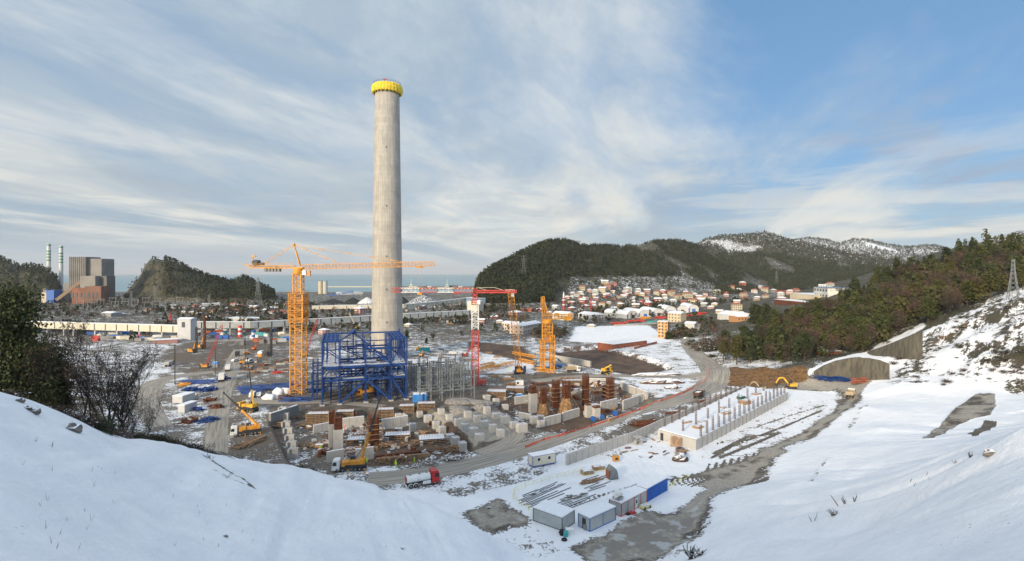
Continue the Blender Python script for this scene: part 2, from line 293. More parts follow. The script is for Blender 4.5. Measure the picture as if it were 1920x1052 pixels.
class MB:
    def __init__(s): s.v = []; s.f = []
    def add(s, vs, fs): k = len(s.v); s.v += [tuple(v) for v in vs]; s.f += [tuple(i+k for i in f) for f in fs]; return s
    def box(s, c, d, rz=0, taper=1, rx=0):
        x, y, z = d[0]/2, d[1]/2, d[2]/2; vs = []
        M = Matrix.Rotation(rz, 3, 'Z') @ Matrix.Rotation(rx, 3, 'X')
        for k, t in ((-z, 1), (z, taper)):
            for a, b in ((-x, -y), (x, -y), (x, y), (-x, y)): vs.append(Vector(c)+M @ Vector((a*t, b*t, k)))
        return s.add(vs, [(0,3,2,1),(4,5,6,7),(0,1,5,4),(1,2,6,5),(2,3,7,6),(3,0,4,7)])
    def beam(s, p, q, w=.2, h=None, n=4):
        p, q = Vector(p), Vector(q); h = h or w; d = q-p
        if d.length < 1e-6: return s
        d.normalize(); up = Vector((0,0,1)) if abs(d.z) < .99 else Vector((1,0,0)); a = d.cross(up).normalized(); b = a.cross(d).normalized()
        if n == 4: off = [(-w/2,-h/2),(w/2,-h/2),(w/2,h/2),(-w/2,h/2)]
        else: off = [(math.cos(i*2*math.pi/n)*w/2, math.sin(i*2*math.pi/n)*h/2) for i in range(n)]
        vs = [e+a*x+b*y for e in (p, q) for x, y in off]
        return s.add(vs, [tuple(range(n))[::-1], tuple(range(n, 2*n))]+[(i, (i+1)%n, n+(i+1)%n, n+i) for i in range(n)])
    def cone(s, p, q, r1, r2, n=10):
        p, q = Vector(p), Vector(q); d = (q-p).normalized(); up = Vector((0,0,1)) if abs(d.z) < .99 else Vector((1,0,0)); a = d.cross(up).normalized(); b = a.cross(d)
        vs = [e+(a*math.cos(i*2*math.pi/n)+b*math.sin(i*2*math.pi/n))*r for e, r in ((p, r1), (q, r2)) for i in range(n)]
        return s.add(vs, [tuple(range(n))[::-1], tuple(range(n, 2*n))]+[(i, (i+1)%n, n+(i+1)%n, n+i) for i in range(n)])
    def lathe(s, prof, n=24, c=(0,0,0)):
        vs = [(c[0]+r*math.cos(i*2*math.pi/n), c[1]+r*math.sin(i*2*math.pi/n), c[2]+z) for r, z in prof for i in range(n)]
        fs = [(k*n+i, k*n+(i+1)%n, (k+1)*n+(i+1)%n, (k+1)*n+i) for k in range(len(prof)-1) for i in range(n)]
        return s.add(vs, fs+[tuple(range(n))[::-1], tuple(range((len(prof)-1)*n, len(prof)*n))])
    def prism(s, poly, z0, z1):
        n = len(poly); return s.add([(x, y, z0) for x, y in poly]+[(x, y, z1) for x, y in poly], [tuple(range(n))[::-1], tuple(range(n, 2*n))]+[(i, (i+1)%n, n+(i+1)%n, n+i) for i in range(n)])
    def side(s, poly, y0, y1):     # polygon in xz, thickness along y
        n = len(poly); return s.add([(x, y0, z) for x, z in poly]+[(x, y1, z) for x, z in poly], [tuple(range(n)), tuple(range(n, 2*n))[::-1]]+[((i+1)%n, i, n+i, n+(i+1)%n) for i in range(n)])
    def blob(s, c, r, seed=0, n=8, m=5, j=.25):
        rd = random.Random(seed); vs = [(c[0], c[1], c[2]-r[2])]
        for k in range(1, m):
            t = math.pi*k/m
            for i in range(n):
                q = 1+rd.uniform(-j, j); a = 2*math.pi*(i+.5*(k%2))/n
                vs.append((c[0]+r[0]*q*math.sin(t)*math.cos(a), c[1]+r[1]*q*math.sin(t)*math.sin(a), c[2]-r[2]*math.cos(t)*q))
        vs.append((c[0], c[1], c[2]+r[2])); L = len(vs)-1
        fs = [(0, 1+(i+1)%n, 1+i) for i in range(n)]+[(1+(k*n)+i, 1+(k*n)+(i+1)%n, 1+(k+1)*n+(i+1)%n, 1+(k+1)*n+i) for k in range(m-2) for i in range(n)]+[(L, 1+(m-2)*n+i, 1+(m-2)*n+(i+1)%n) for i in range(n)]
        return s.add(vs, fs)
    def lattice(s, p, q, w, seg, ch=.12, br=.07, tri=False, h=None, up=None):
        """four-chord (or three-chord) lattice from p to q"""
        p, q = Vector(p), Vector(q); h = h or w; d = (q-p).normalized(); u = Vector(up) if up else (Vector((0,0,1)) if abs(d.z) < .95 else Vector((0,1,0)))
        a = d.cross(u).normalized(); b = a.cross(d).normalized()
        off = [(-w/2,-h/2),(w/2,-h/2),(0,h/2)] if tri else [(-w/2,-h/2),(w/2,-h/2),(w/2,h/2),(-w/2,h/2)]
        def pt(t, k): return p.lerp(q, t)+a*off[k][0]+b*off[k][1]
        K = len(off)
        for k in range(K): s.beam(pt(0, k), pt(1, k), ch)
        for i in range(seg):
            t0, t1 = i/seg, (i+1)/seg
            for k in range(K):
                k2 = (k+1) % K; A, B = (k, k2) if i % 2 else (k2, k)
                s.beam(pt(t0, A), pt(t1, B), br)
                s.beam(pt(t0, k), pt(t0, k2), br)
        for k in range(K): s.beam(pt(1, k), pt(1, (k+1)%K), br)
        return s
    def build(s, name, material, parent=None, loc=None, rz=0, smooth=False):
        me = bpy.data.meshes.new(name); me.from_pydata(s.v, [], s.f); me.materials.append(MATS[material] if isinstance(material, str) else material)
        if smooth:
            me.polygons.foreach_set('use_smooth', [True]*len(me.polygons))
        me.update(); o = bpy.data.objects.new(name, me); C.objects.link(o)
        if parent: o.parent = parent
        if loc is not None: o.location = loc
        if rz: o.rotation_euler.z = rz
        return o
def thing(name, label, cat, loc, rz=0, group=None):
    o = bpy.data.objects.new(name, None); o.empty_display_size = .5; C.objects.link(o); o.location = loc; o.rotation_euler.z = rz; return tag(o, label, cat, group)
def dup(root, loc, rz=0, label=None, group=None, scale=None, rot=None):
    r = root.copy(); C.objects.link(r); r.location = loc; r.rotation_euler = rot or (0, 0, rz)
    if scale: r.scale = (scale,)*3 if not isinstance(scale, tuple) else scale
    if label: r['label'] = label
    if group: r['group'] = group
    for ch in list(root.children):
        c = ch.copy(); C.objects.link(c); c.parent = r
        for g in ch.children: q = g.copy(); C.objects.link(q); q.parent = c
    return r
ORD = 'first second third fourth fifth sixth seventh eighth ninth tenth eleventh twelfth thirteenth fourteenth fifteenth sixteenth seventeenth eighteenth nineteenth twentieth'.split()
def ordn(i):
    if i < 20: return ORD[i]
    t = ['twenty','thirty','forty','fifty','sixty','seventy','eighty','ninety'][(i+1)//10-2]; k = (i+1) % 10
    return t+'-'+ORD[k-1] if k else {'twenty':'twentieth','thirty':'thirtieth','forty':'fortieth','fifty':'fiftieth'}.get(t, t+'th')
def rank(objs, fmt):
    """labels by place, left to right; fmt(o, word)"""
    objs = sorted(objs, key=lambda o: o.location.x/max(o.location.y, 1))
    for i, o in enumerate(objs): o['label'] = fmt(o, 'leftmost' if i == 0 else 'rightmost' if i == len(objs)-1 and i else ordn(i)+' from the left')
# ------------------------------------------------------------------ ground
GM = ground_material(); RM = road_material()
U = np.linspace(-1.25, 1.3, 860); Yr = np.concatenate([np.linspace(-40, 19, 30), 20*np.exp(np.linspace(0, math.log(7000/20), 860))])
YY, UU = np.meshgrid(Yr, U, indexing='ij'); XX = UU*np.sqrt(np.maximum(YY, 0)**2+45**2); HH = TH(XX, YY)
PX = CX+F*XX/np.maximum(YY, 1)
# what covers the ground
cover = np.full(XX.shape, .52); tan = np.zeros(XX.shape); brown = np.zeros(XX.shape); wet = np.zeros(XX.shape); orange = np.zeros(XX.shape); veg = np.zeros(XX.shape); town = np.zeros(XX.shape)
hillm = ss(1.0, 5, HH)*(YY < 235)*(1-ss(620, 700, YY)); 
cover = cover + hillm*1.2
def paint(arr, pts, val=1.0, soft=3.0, z=0, world=False, mode='mix'):
    w = pts if world else [flat(a, b, z) for a, b in pts]; p = np.array(w)
    m = (XX > p[:,0].min()-soft) & (XX < p[:,0].max()+soft) & (YY > p[:,1].min()-soft) & (YY < p[:,1].max()+soft)
    if not m.any(): return
    k = ss(-soft/2, soft/2, poly_sd(XX[m], YY[m], w)); arr[m] = arr[m]*(1-k)+val*k
def stroke(arr, pts, wid, val=1.0, soft=.8, z=0):
    """soft line along pixel points, wid metres wide"""
    w = [flat(a, b, z) for a, b in pts]; p = np.array(w); d = np.full(XX.shape, 1e9)
    m = (XX > p[:,0].min()-wid-soft) & (XX < p[:,0].max()+wid+soft) & (YY > p[:,1].min()-wid-soft) & (YY < p[:,1].max()+wid+soft)
    dd = np.full(int(m.sum()), 1e9); X, Y = XX[m], YY[m]
    for (ax, ay), (bx, by) in zip(w[:-1], w[1:]):
        ex, ey = bx-ax, by-ay; t = np.clip(((X-ax)*ex+(Y-ay)*ey)/(ex*ex+ey*ey+1e-9), 0, 1); dd = np.minimum(dd, np.hypot(X-ax-t*ex, Y-ay-t*ey))
    k = 1-ss(wid/2-soft/2, wid/2+soft/2, dd); arr[m] = arr[m]*(1-k)+val*k
# far country: scrub, patchy snow
fr = ss(330, 480, YY); veg = veg*(1-fr)+fr*.55; town = fr*.35; cover = cover*(1-fr)+fr*.50
fh = ss(2, 12, HH)*ss(600, 800, YY); veg = np.maximum(veg, fh*1.0); cover = cover*(1-fh)+fh*(.20+.30*ss(1500, 2600, YY)*(PX > 1200)+.16*ss(80, 200, HH)+.9*np.maximum(fbm(XX/170, YY/170, 4, 77)-.07, 0)*1.6); town = town*(1-fh)+fh*.3
ht = ss(1045, 1075, PX)*(1-ss(1335, 1400, PX))*(HH < 60)*ss(2, 8, HH)*(YY > 700)*(1-ss(45, 60, HH)); cover = cover*(1-ht)+ht*.52; veg = veg*(1-ht)+ht*.7
qr = ss(226, 240, PX)*(1-ss(340, 400, PX))*(YY > 850)*(HH > 3); veg = veg*(1-qr*.7); brown = brown+qr*.62; veg = np.maximum(veg, qr*1.0); cover = cover*(1-qr)+qr*.30
# right wooded hill and rock slope
wood = ss(236, 262, YY)*ss(2, 6, HH)*(YY < 700)*(XX > 60)
veg = np.maximum(veg*(1-wood), wood*.9); cover = cover*(1-wood)+wood*.36
sky_snow = wood*ss(430, 500, YY)*ss(70, 85, HH); cover += sky_snow*.28
rock = poly_sd(XX, YY, [tuple(P(a, b)[:2]) for a, b in [(1648,722),(1672,700),(1700,664),(1728,622),(1780,600),(1835,580),(1873,560)]]+[W(1925,535,250)[:2], W(2150,520,260)[:2], W(2150,760,150)[:2]]+[tuple(P(a, b)[:2]) for a, b in [(1916,742),(1850,727),(1750,722)]])
rk = ss(-3, 3, rock); cover = cover*(1-rk)+rk*(.86+.85*fbm(XX/9, YY/9, 3, 31)); veg = veg*(1-rk)+rk*.55; brown = brown*(1-rk)+rk*.5
town = np.maximum(town, rk*.45); orange = np.maximum(orange, rk*ss(.10, .16, fbm(XX/13, YY/13, 3, 41))*.9)
# wooded slope behind the left snow field
lw = ss(2, 6, HH)*(XX < -60)*ss(0, 8, YY-np.interp(XX, [-300,-60,-50,-20], [66,66,100,110]))*ss(.05,.10,-(XX+60)/1000+.1)
lw = ss(0, 7, YY-np.interp(PX, [-300,0,100,200,310,420,560], [58,63,68,73,83,95,106]))*ss(.8, 2.5, HH)*(PX < 600)*(YY < 330)
cover = cover*(1-lw)+lw*.50; veg = np.maximum(veg, lw*.9)
cs = (YY > np.interp(PX, [-300,0,100,200,310,420,560,620], [58,63,68,73,83,95,106,200])-2.2)*(YY < 130)*(PX < 600)*(HH > 1.5); cover = np.where(cs > 0, np.minimum(cover, .60), cover)
# the building site
paint(cover, [(505,760),(700,735),(860,735),(990,720),(1180,720),(1330,690),(1350,720),(1300,745),(1000,815),(900,852),(620,885),(430,850),(430,820),(500,800)], .36, 5)
paint(cover, [(410,835),(430,700),(560,690),(780,690),(900,690),(1000,690),(1000,735),(700,750),(480,762)], .40, 4)
paint(cover, [(300,662),(360,640),(520,638),(600,655),(600,690),(450,695),(330,700)], .36, 8); paint(cover, [(270,830),(300,700),(400,700),(420,830)], .47, 4)
paint(cover, [(560,765),(880,750),(950,790),(990,812),(900,840),(860,800),(580,780)], .12, 3); paint(tan, [(800,772),(940,770),(1000,812),(890,835),(830,800)], .75, 3)
paint(cover, [(1045,655),(1120,649),(1230,676),(1258,690),(1190,700),(1120,690),(1050,676)], .02, 3); paint(brown, [(1040,650),(1120,646),(1235,672),(1268,690),(1190,706),(1120,693),(1050,679)], 1, 3)
paint(brown, [(880,640),(980,650),(1010,690),(960,672),(880,655)], .8, 4); paint(cover, [(880,640),(980,650),(1010,690),(960,672),(880,655)], .2, 4)
paint(brown, [(1200,700),(1260,695),(1290,720),(1250,735),(1225,715)], .8, 3); paint(cover, [(1190,722),(1230,698),(1310,690),(1330,700),(1300,735),(1230,745)], .62, 3)
paint(brown, [(920,750),(1000,725),(1110,712),(1180,740),(1150,795),(1040,808),(940,775)], .8, 3); paint(brown, [(600,800),(700,790),(850,790),(890,830),(860,862),(650,865)], .7, 3)
paint(cover, [(1215,610),(1080,612),(1070,640),(1210,648),(1260,640)], .92, 6); paint(veg, [(1200,612),(1080,612),(1070,640),(1240,645)], .1, 6)
paint(cover, [(1000,700),(1100,700),(1180,712),(1000,722)], .3, 4); paint(cover, [(1150,650),(1290,640),(1320,680),(1250,685)], .60, 6)
paint(cover, [(880,660),(1000,680),(1000,700),(900,700)], .66, 4)
paint(brown, [(300,662),(360,640),(520,638),(600,655),(600,690),(450,695),(330,700)], .42, 12); paint(brown, [(430,835),(500,790),(560,775),(560,870)], .4, 6); paint(brown, [(780,660),(880,650),(890,700),(790,720)], .42, 8); paint(cover, [(540,640),(600,655),(600,700),(545,690)], .42, 8)
# snow pad in front
paint(cover, [(700,925),(880,900),(1000,870),(1250,790),(1470,728),(1560,735),(1570,770),(1500,840),(1400,905),(1300,1010),(1230,1100),(950,1100),(850,965)], .86, 3)
paint(cover, [(760,915),(1000,858),(1060,868),(1000,900),(860,935)], .58, 2); paint(cover, [(1300,860),(1480,770),(1560,740),(1560,770),(1420,850),(1330,880)], .70, 2)
paint(cover, [(1180,790),(1300,745),(1330,738),(1230,800),(1100,850),(1090,845)], .42, 2)
paint(cover, [(880,985),(930,1000),(960,1040),(1010,1052),(1060,1040),(1040,1000),(990,985)], .66, 3); paint(cover, [(1090,845),(1240,800),(1240,830),(1120,868)], .62, 3); paint(cover, [(1310,845),(1400,800),(1480,765),(1550,750),(1560,765),(1470,820),(1390,850),(1330,862)], .64, 4)
def mud(pts, soft=6.5, w=.0, c=.02): paint(cover, pts, c, soft); paint(tan, pts, .8, soft); paint(wet, pts, w, soft) if w else None
mud([(868,962),(905,955),(935,935),(950,950),(985,968),(990,978),(950,988),(925,998),(890,985)], w=.45)
mud([(1070,1028),(1130,1008),(1160,985),(1200,965),(1210,958),(1250,965),(1290,955),(1320,950),(1330,975),(1300,1005),(1245,1045),(1180,1060),(1110,1052)], w=.62, c=.05)
mud([(1290,955),(1310,925),(1350,905),(1385,895),(1400,905),(1360,935),(1320,960)], c=.22); mud([(1310,910),(1380,880),(1455,850),(1480,858),(1410,900),(1350,915)], c=.15)
mud([(1320,888),(1400,862),(1500,815),(1560,775),(1590,748),(1570,735),(1480,730),(1480,722),(1560,722),(1640,735),(1610,752),(1580,790),(1500,835),(1420,868),(1340,893)], c=.04)
for k in range(9):      # wheel tracks
    a = k*5; stroke(cover, [(1215+a*2, 905+a*.2), (1290+a*1.6, 893-k), (1345+k*3, 880+k*2.5), (1375+k*3, 893+k*3.5), (1440, 897+k*3)], .35, .1, .5)
    stroke(cover, [(1330+k*14, 870-k*3), (1322+k*14, 892-k*2.4), (1336+k*14, 905-k*2.2)], .4, .12, .5)
for dx in (0, 9, 40, 47): stroke(cover, [(1020+dx, 965-dx*.4), (1100+dx, 940-dx*.4), (1200+dx, 905-dx*.2), (1300, 893-dx*.1)], .28, .35, .4)
for pts in ([(1340,850),(1400,820),(1460,812),(1420,830),(1350,858)],): stroke(cover, pts, .9, .1, .8)
stroke(cover, [(1335,858),(1370,838),(1400,826),(1470,800),(1540,770)], .8, .15, .8); stroke(cover, [(1420,800),(1480,780),(1545,760)], .4, .2, .6)
# bare tracks on the right terrace
def tpaint(pts, c, tn=0, soft=2):
    p = [P(a, b)[:2] for a, b in pts]; paint(cover, p, c, soft, world=True); paint(tan, p, tn, soft, world=True) if tn else None
tpaint([(1760,800),(1790,765),(1830,738),(1868,737),(1872,760),(1862,778),(1830,785),(1790,800),(1750,820),(1720,826)], .25, .6)
tpaint([(1755,822),(1735,824),(1770,790),(1790,768),(1815,745),(1838,737),(1850,742),(1820,765)], .1, .5, 4); tpaint([(1812,813),(1845,787),(1871,790),(1858,806),(1830,818)], .0, 0, 1)
tpaint([(1585,800),(1600,775),(1625,755),(1632,758),(1615,785),(1590,812)], .55, 0)
for q_, c_ in [([(1505,712),(1525,690),(1560,674),(1600,664),(1628,660),(1640,664),(1675,676),(1690,690),(1672,684),(1650,673),(1610,669),(1570,678),(1540,692)], 1.0), ([(1628,664),(1660,650),(1700,633),(1728,618),(1735,612),(1728,606),(1700,622),(1650,645)], .95), ([(1660,727),(1668,690),(1700,690),(1715,715)], .72)]: tpaint(q_, c_, 0, 3)
def dash(pts, wid, c):
    w = [P(a, b) for a, b in pts]
    for a, b in zip(w[:-1], w[1:]):
        n = Vector((-(b-a).y, (b-a).x)).normalized()*wid/2; paint(cover, [(a.x-n.x, a.y-n.y), (b.x-n.x, b.y-n.y), (b.x+n.x, b.y+n.y), (a.x+n.x, a.y+n.y)], c, .5, world=True)
for pts, wd, c in [([(1555,858),(1535,880),(1518,903)], 1.1, .55), ([(395,862),(440,890),(480,918)], .8, .3), ([(400,880),(450,905),(478,915)], .5, .3), ([(752,935),(775,975),(800,1010)], .8, .66), ([(730,925),(752,960),(770,985)], .5, .7), ([(1480,985),(1530,930),(1600,880)], .3, .62)]: dash(pts, wd, c)
me = mesh_np('ground', np.stack([XX, YY, HH], -1).reshape(-1, 3), (lambda i: np.stack([i[:-1,:-1], i[:-1,1:], i[1:,1:], i[1:,:-1]], -1).reshape(-1, 4))(np.arange(XX.size).reshape(XX.shape)), GM, smooth=True)
# orange earth cut
oc = poly_sd(XX, YY, [W(a, b, D)[:2] for a, b, D in [(1352,725,240),(1358,688,285),(1380,684,262),(1430,682,252),(1508,684,250),(1515,722,240),(1430,728,232)]])
ok = ss(-1.5, 1.5, oc); orange = np.maximum(orange*(1-ok), ok); cover = cover*(1-ok)+ok*.05; veg = veg*(1-ok)
for nm, arr in (('cover_a', (cover, tan, brown, wet)), ('cover_b', (orange, veg, town*0, town))):
    at = me.data.color_attributes.new(nm, 'FLOAT_COLOR', 'POINT'); at.data.foreach_set('color', np.stack(arr, -1).astype(np.float32).ravel())
tag(me, kind='structure')
sm = MB(); sm.add([(-50000, 1100, -2), (50000, 1100, -2), (50000, 50000, -2), (-50000, 50000, -2)], [(0,1,2,3)]); tag(sm.build('sea', sea_material()), kind='structure')
# roads: ribbons laid on the ground
def ribbon(name, pts, label=None, mt=None, dz=.06, step=1.5, rag=.5):
    w = [(P(a, b), wd) for a, b, wd in pts]; c = []; 
    for (a, wa), (b, wb) in zip(w[:-1], w[1:]):
        n = max(2, int((b-a).length/8)); 
        for i in range(n): t = i/n; c.append((a.x+(b.x-a.x)*t, a.y+(b.y-a.y)*t, wa+(wb-wa)*t))
    c.append((w[-1][0].x, w[-1][0].y, w[-1][1])); c = np.array(c)
    for _ in range(3): c[1:-1] = (c[:-2]+2*c[1:-1]+c[2:])/4
    L = np.concatenate([[0], np.cumsum(np.hypot(*np.diff(c[:,:2], axis=0).T))]); n = int(L[-1]/step)+1; t = np.linspace(0, L[-1], n)
    cx, cy, wd = [np.interp(t, L, c[:,k]) for k in range(3)]; tx, ty = np.gradient(cx), np.gradient(cy); l = np.hypot(tx, ty)+1e-9; nx, ny = -ty/l, tx/l
    K = 9; o = np.linspace(-.5, .5, K); rg = rag*np.stack([fbm(t/2.5, t*0+k, 3, 60+k) for k in (0, 9)], -1)*2
    off = o[None,:]*wd[:,None]; off[:,0] += rg[:,0]; off[:,-1] += rg[:,1]
    X = cx[:,None]+nx[:,None]*off; Y = cy[:,None]+ny[:,None]*off; H = TH(X, Y)+dz; H[:,0] -= .10; H[:,-1] -= .10
    i = np.arange(n*K).reshape(n, K); Fq = np.stack([i[:-1,:-1], i[:-1,1:], i[1:,1:], i[1:,:-1]], -1).reshape(-1, 4)
    ob = mesh_np(name, np.stack([X, Y, H], -1).reshape(-1, 3), Fq[:, ::-1], mt or RM, smooth=True)
    uv = ob.data.uv_layers.new(name='road'); uvs = np.stack([off, np.repeat(t[:,None], K, 1)], -1).reshape(-1, 2)[Fq[:, ::-1].ravel()]; uv.data.foreach_set('uv', uvs.astype(np.float32).ravel())
    return tag(ob, kind='structure')
ribbon('haul_road', [(690,899,10),(740,896,10),(860,880,10),(960,850,10),(1060,818,10),(1180,780,10.5),(1260,755,11),(1310,736,13),(1345,712,15),(1332,685,14),(1305,665,11),(1290,645,10),(1286,632,10),(1300,618,10),(1320,605,9)])
ribbon('site_road', [(395,850,7),(405,800,7.5),(415,745,8),(428,705,8.5),(440,675,9),(452,655,10)]); ribbon('site_road', [(1330,700,9),(1260,707,9),(1180,704,8),(1100,703,7),(1000,715,8)], dz=.09)
ribbon('site_road', [(300,800,8),(272,760,10),(278,722,12),(310,705,9),(400,697,8)]); ribbon('site_road', [(425,697,6),(520,694,6),(560,690,6)], dz=.10)
ribbon('site_road', [(470,752,7),(540,757,6),(600,750,6),(720,762,5)], dz=.1); ribbon('site_road', [(890,762,5),(930,785,5.5),(985,812,6),(960,832,7),(900,852,6)], dz=.11); ribbon('site_road', [(300,640,5),(420,640,6),(560,632,5),(690,625,5)], dz=.1)
# ------------------------------------------------------------------ materials of things
mat('crane_orange', (.68, .30, .03), .55, .2, .8, dirt=.4); mat('crane_yellow', (.70, .40, .04), .55, .2, .8, dirt=.4); mat('crane_red', (.50, .05, .04), .6, .2, 1, dirt=.2)
mat('paint_white', (.78, .78, .76), .45, .08, .8, dirt=.25); mat('paint_white_snowy', (.76, .76, .74), .5, .08, .6, snow=1, dirt=.25); mat('dark_steel', (.035, .037, .042), .55, .4, 2); mat('tyre', (.022, .022, .024), .9, .3, 3)
mat('glass', (.03, .045, .06), .12, .2, 1); mat('steel_blue', (.010, .052, .215), .45, .25, .6); mat('deck_grey', (.25, .27, .28), .7, .3, .5, snow=.25, dirt=.3); mat('steel_grey', (.17, .19, .20), .55, .3, .7)
mat('concrete', (.52, .505, .475), .85, .16, .5, snow=.35, dirt=.35); mat('concrete_bare', (.48, .465, .44), .85, .16, .5, dirt=.4); mat('concrete_snow', (.42, .41, .39), .85, .15, .5, snow=1, dirt=.3)
mat('rust', (.13, .045, .022), .9, .5, 1.2); mat('timber', (.36, .22, .12), .85, .35, 1.2, snow=.3); mat('timber_snow', (.30, .19, .11), .85, .35, 1.2, snow=.8); mat('formwork', (.30, .17, .075), .85, .4, 1.0, dirt=.4)
mat('yellow_tarp', (.72, .52, .03), .7, .35, 1.2, dirt=.3); mat('blue_tarp', (.03, .22, .62), .5, .2, .7, snow=.2); mat('container_blue', (.02, .13, .48), .45, .12, .6); mat('trim_blue', (.03, .13, .45), .5, .1); mat('trim_red', (.50, .04, .04), .5, .1)
mat('sheet_grey', (.50, .51, .52), .6, .06, .3, snow=1); mat('sheet_cream', (.62, .58, .47), .6, .06, .3, snow=1); mat('coal', (.018, .019, .022), .85, .3, .2); mat('coal_snowy', (.02, .021, .024), .9, .3, .05, snow=.45)
mat('rock', (.16, .145, .125), .95, .35, .9, snow=.3, bump=.6); mat('bark', (.075, .055, .042), .95, .35, 3); mat('dark_bark', (.035, .027, .022), .95, .35, 3, snow=.15); mat('twig', (.085, .060, .048), .95, .3, 1)
mat('truck_red', (.48, .02, .02), .35, .1); mat('sand_body', (.42, .34, .22), .6, .15, dirt=.3); mat('safety_orange', (.9, .16, .03), .6, .1); mat('hi_vis', (.55, .85, .05), .6, .1); mat('brick_red', (.30, .10, .06), .85, .25, .5)
mat('bollard_red', (.7, .05, .04), .6, .1); mat('port_cream', (.60, .55, .42), .7, .2, .05); mat('tape', (.75, .16, .10), .7, .2); mat('fence_yellow', (.75, .68, .15), .6, .2); mat('lettering_blue', (.04, .12, .45), .5, .05); mat('band_green', (.10, .28, .17), .6, .1); mat('grey_dark', (.13, .135, .14), .8, .25, .05, dirt=.2); mat('grey_mid', (.22, .22, .22), .8, .2, .05); mat('tower_brick', (.22, .095, .06), .85, .25, .06)
mat('shutter', (.06, .065, .075), .4, .3); mat('container_teal', (.05, .35, .36), .5, .1)

def shaft_material():
    m, n, b = newmat('shaft_concrete'); tc = n.new('ShaderNodeTexCoord'); x, y, z = n.sep(tc.outputs['Object'])
    an = n.m('ARCTAN2', y, x); v1 = n.noise(n.comb(n.m('MULTIPLY', an, 9), n.m('MULTIPLY', z, .035), 0.0), 1.6, 6, .6); v2 = n.noise(n.comb(n.m('MULTIPLY', an, 1.4), n.m('MULTIPLY', z, .10), 3.0), 1.3, 5, .6)
    hb = n.m('PINGPONG', z, 1.25); seam = n.ramp(hb, .16, .0); vb = n.m('PINGPONG', n.m('MULTIPLY', an, 24/math.pi), .5); vs = n.ramp(vb, .10, .0)
    lift = n.noise(n.comb(n.m('FLOOR', n.m('DIVIDE', z, 2.5)), 0.0, 0.0), 3.3, 0)
    c = n.mix(n.ramp(v1, .32, .68), (.36, .335, .295), (.52, .485, .43)); c = n.mix(n.m('MULTIPLY', n.ramp(v2, .42, .62), .6), c, (.30, .29, .27)); c = n.mix(n.m('MULTIPLY', n.m('SUBTRACT', lift, .3, clamp=True), .6), c, (.27, .265, .25))
    c = n.mix(n.m('MULTIPLY', n.m('MAXIMUM', seam, vs), .35), c, (.22, .215, .20)); n.put(b.inputs['Base Color'], c); b.inputs['Roughness'].default_value = .9; return m
shaft_material()
def rel(p, o): return Vector(p)-Vector(o)
# ------------------------------------------------------------------ the great chimney
base = Vector(flat(726, 672)+(0,)); t = thing('chimney', 'tall bare concrete chimney with a yellow ring at its top', 'chimney', base)
H = 161; prof = [(9.35-.0149*z*(1-.0005*z)*1.05, z) for z in np.linspace(-1, H-5, 40)]
MB().lathe([(r, z) for r, z in prof], 72).build('shaft', 'shaft_concrete', t, smooth=True)
m = MB(); n = 60; rs = [(7.75, H-5.4), (8.7, H-5.0), (9.0, H-3.2), (8.85, H-1.4), (8.2, H-.4), (7.2, H)]
vs = [((r+(.12 if i % 2 else -.05)+.12*math.sin(i*1.7+z))*math.cos(i*2*math.pi/n), (r+(.12 if i % 2 else -.05))*math.sin(i*2*math.pi/n), z+(.35*math.sin(i*2.3) if k == 0 else 0)) for k, (r, z) in enumerate(rs) for i in range(n)]
m.add(vs, [(k*n+i, k*n+(i+1)%n, (k+1)*n+(i+1)%n, (k+1)*n+i) for k in range(len(rs)-1) for i in range(n)]+[tuple(range((len(rs)-1)*n, len(rs)*n))]); m.build('yellow_wrap', 'yellow_tarp', t)
m = MB()
for i in range(28): a = i*2*math.pi/28; m.beam((7.9*math.cos(a), 7.9*math.sin(a), H-.6), (7.9*math.cos(a), 7.9*math.sin(a), H+1.0), .09)
for zz_ in (H+.5, H+1.0):
    for i in range(28): a, b2 = i*2*math.pi/28, (i+1)*2*math.pi/28; m.beam((7.9*math.cos(a), 7.9*math.sin(a), zz_), (7.9*math.cos(b2), 7.9*math.sin(b2), zz_), .06)
m.build('railing', 'dark_steel', t)
m = MB().lattice((-1.4, 0, H-.5), (-1.4, 0, H+3.6), .5, 5, .08, .05).beam((-2.6, 0, H+3.7), (.1, 0, H+3.7), .35).beam((-1.4, 0, H+3.6), (-1.4, 0, H+4.3), .2).beam((-2.9, 0, H+.2), (-1.4, 0, H+3.4), .08).beam((.3, 0, H+.2), (-1.4, 0, H+3.4), .08); m.build('hoist_mast', 'crane_red', t)
for k, z in enumerate((H-38, H-72, H-101, H-120, H-139)): MB().box((1.3+.5*k*.3, -9.35+.0149*z, z), (.5, .5, .7)).build('vent_hole', 'dark_steel', t)
# ------------------------------------------------------------------ yellow tower crane
b0 = P(559.5, 737)-Vector((0,0,1.3)); t = thing('tower_crane', 'tall orange yellow tower crane with long horizontal jib crossing the chimney', 'tower crane', b0)
w = 4.9; m = MB().lattice((0,0,0), (0,0,42.5), w, 20, .40, .15); m.lattice((0,0,0), (0,0,42), 1.8, 18, .08, .07)
m.build('mast', 'crane_orange', t)
m = MB().lattice((0,0,31), (0,0,43), 5.9, 7, .26, .15)
for z in (31.2, 35.0, 38.8, 43.0):
    m.box((0,0,z), (6.7, 6.7, .12))
    for s in (-1, 1): m.beam((-3.5, 3.5*s, z+1), (3.5, 3.5*s, z+1), .1); m.beam((3.5*s, -3.5, z+1), (3.5*s, 3.5, z+1), .1)
m.build('climbing_frame', 'crane_orange', t)
MB().lattice((0,0,43), (0,0,51), 3.2, 5, .45, .18).build('upper_mast', 'crane_orange', t)
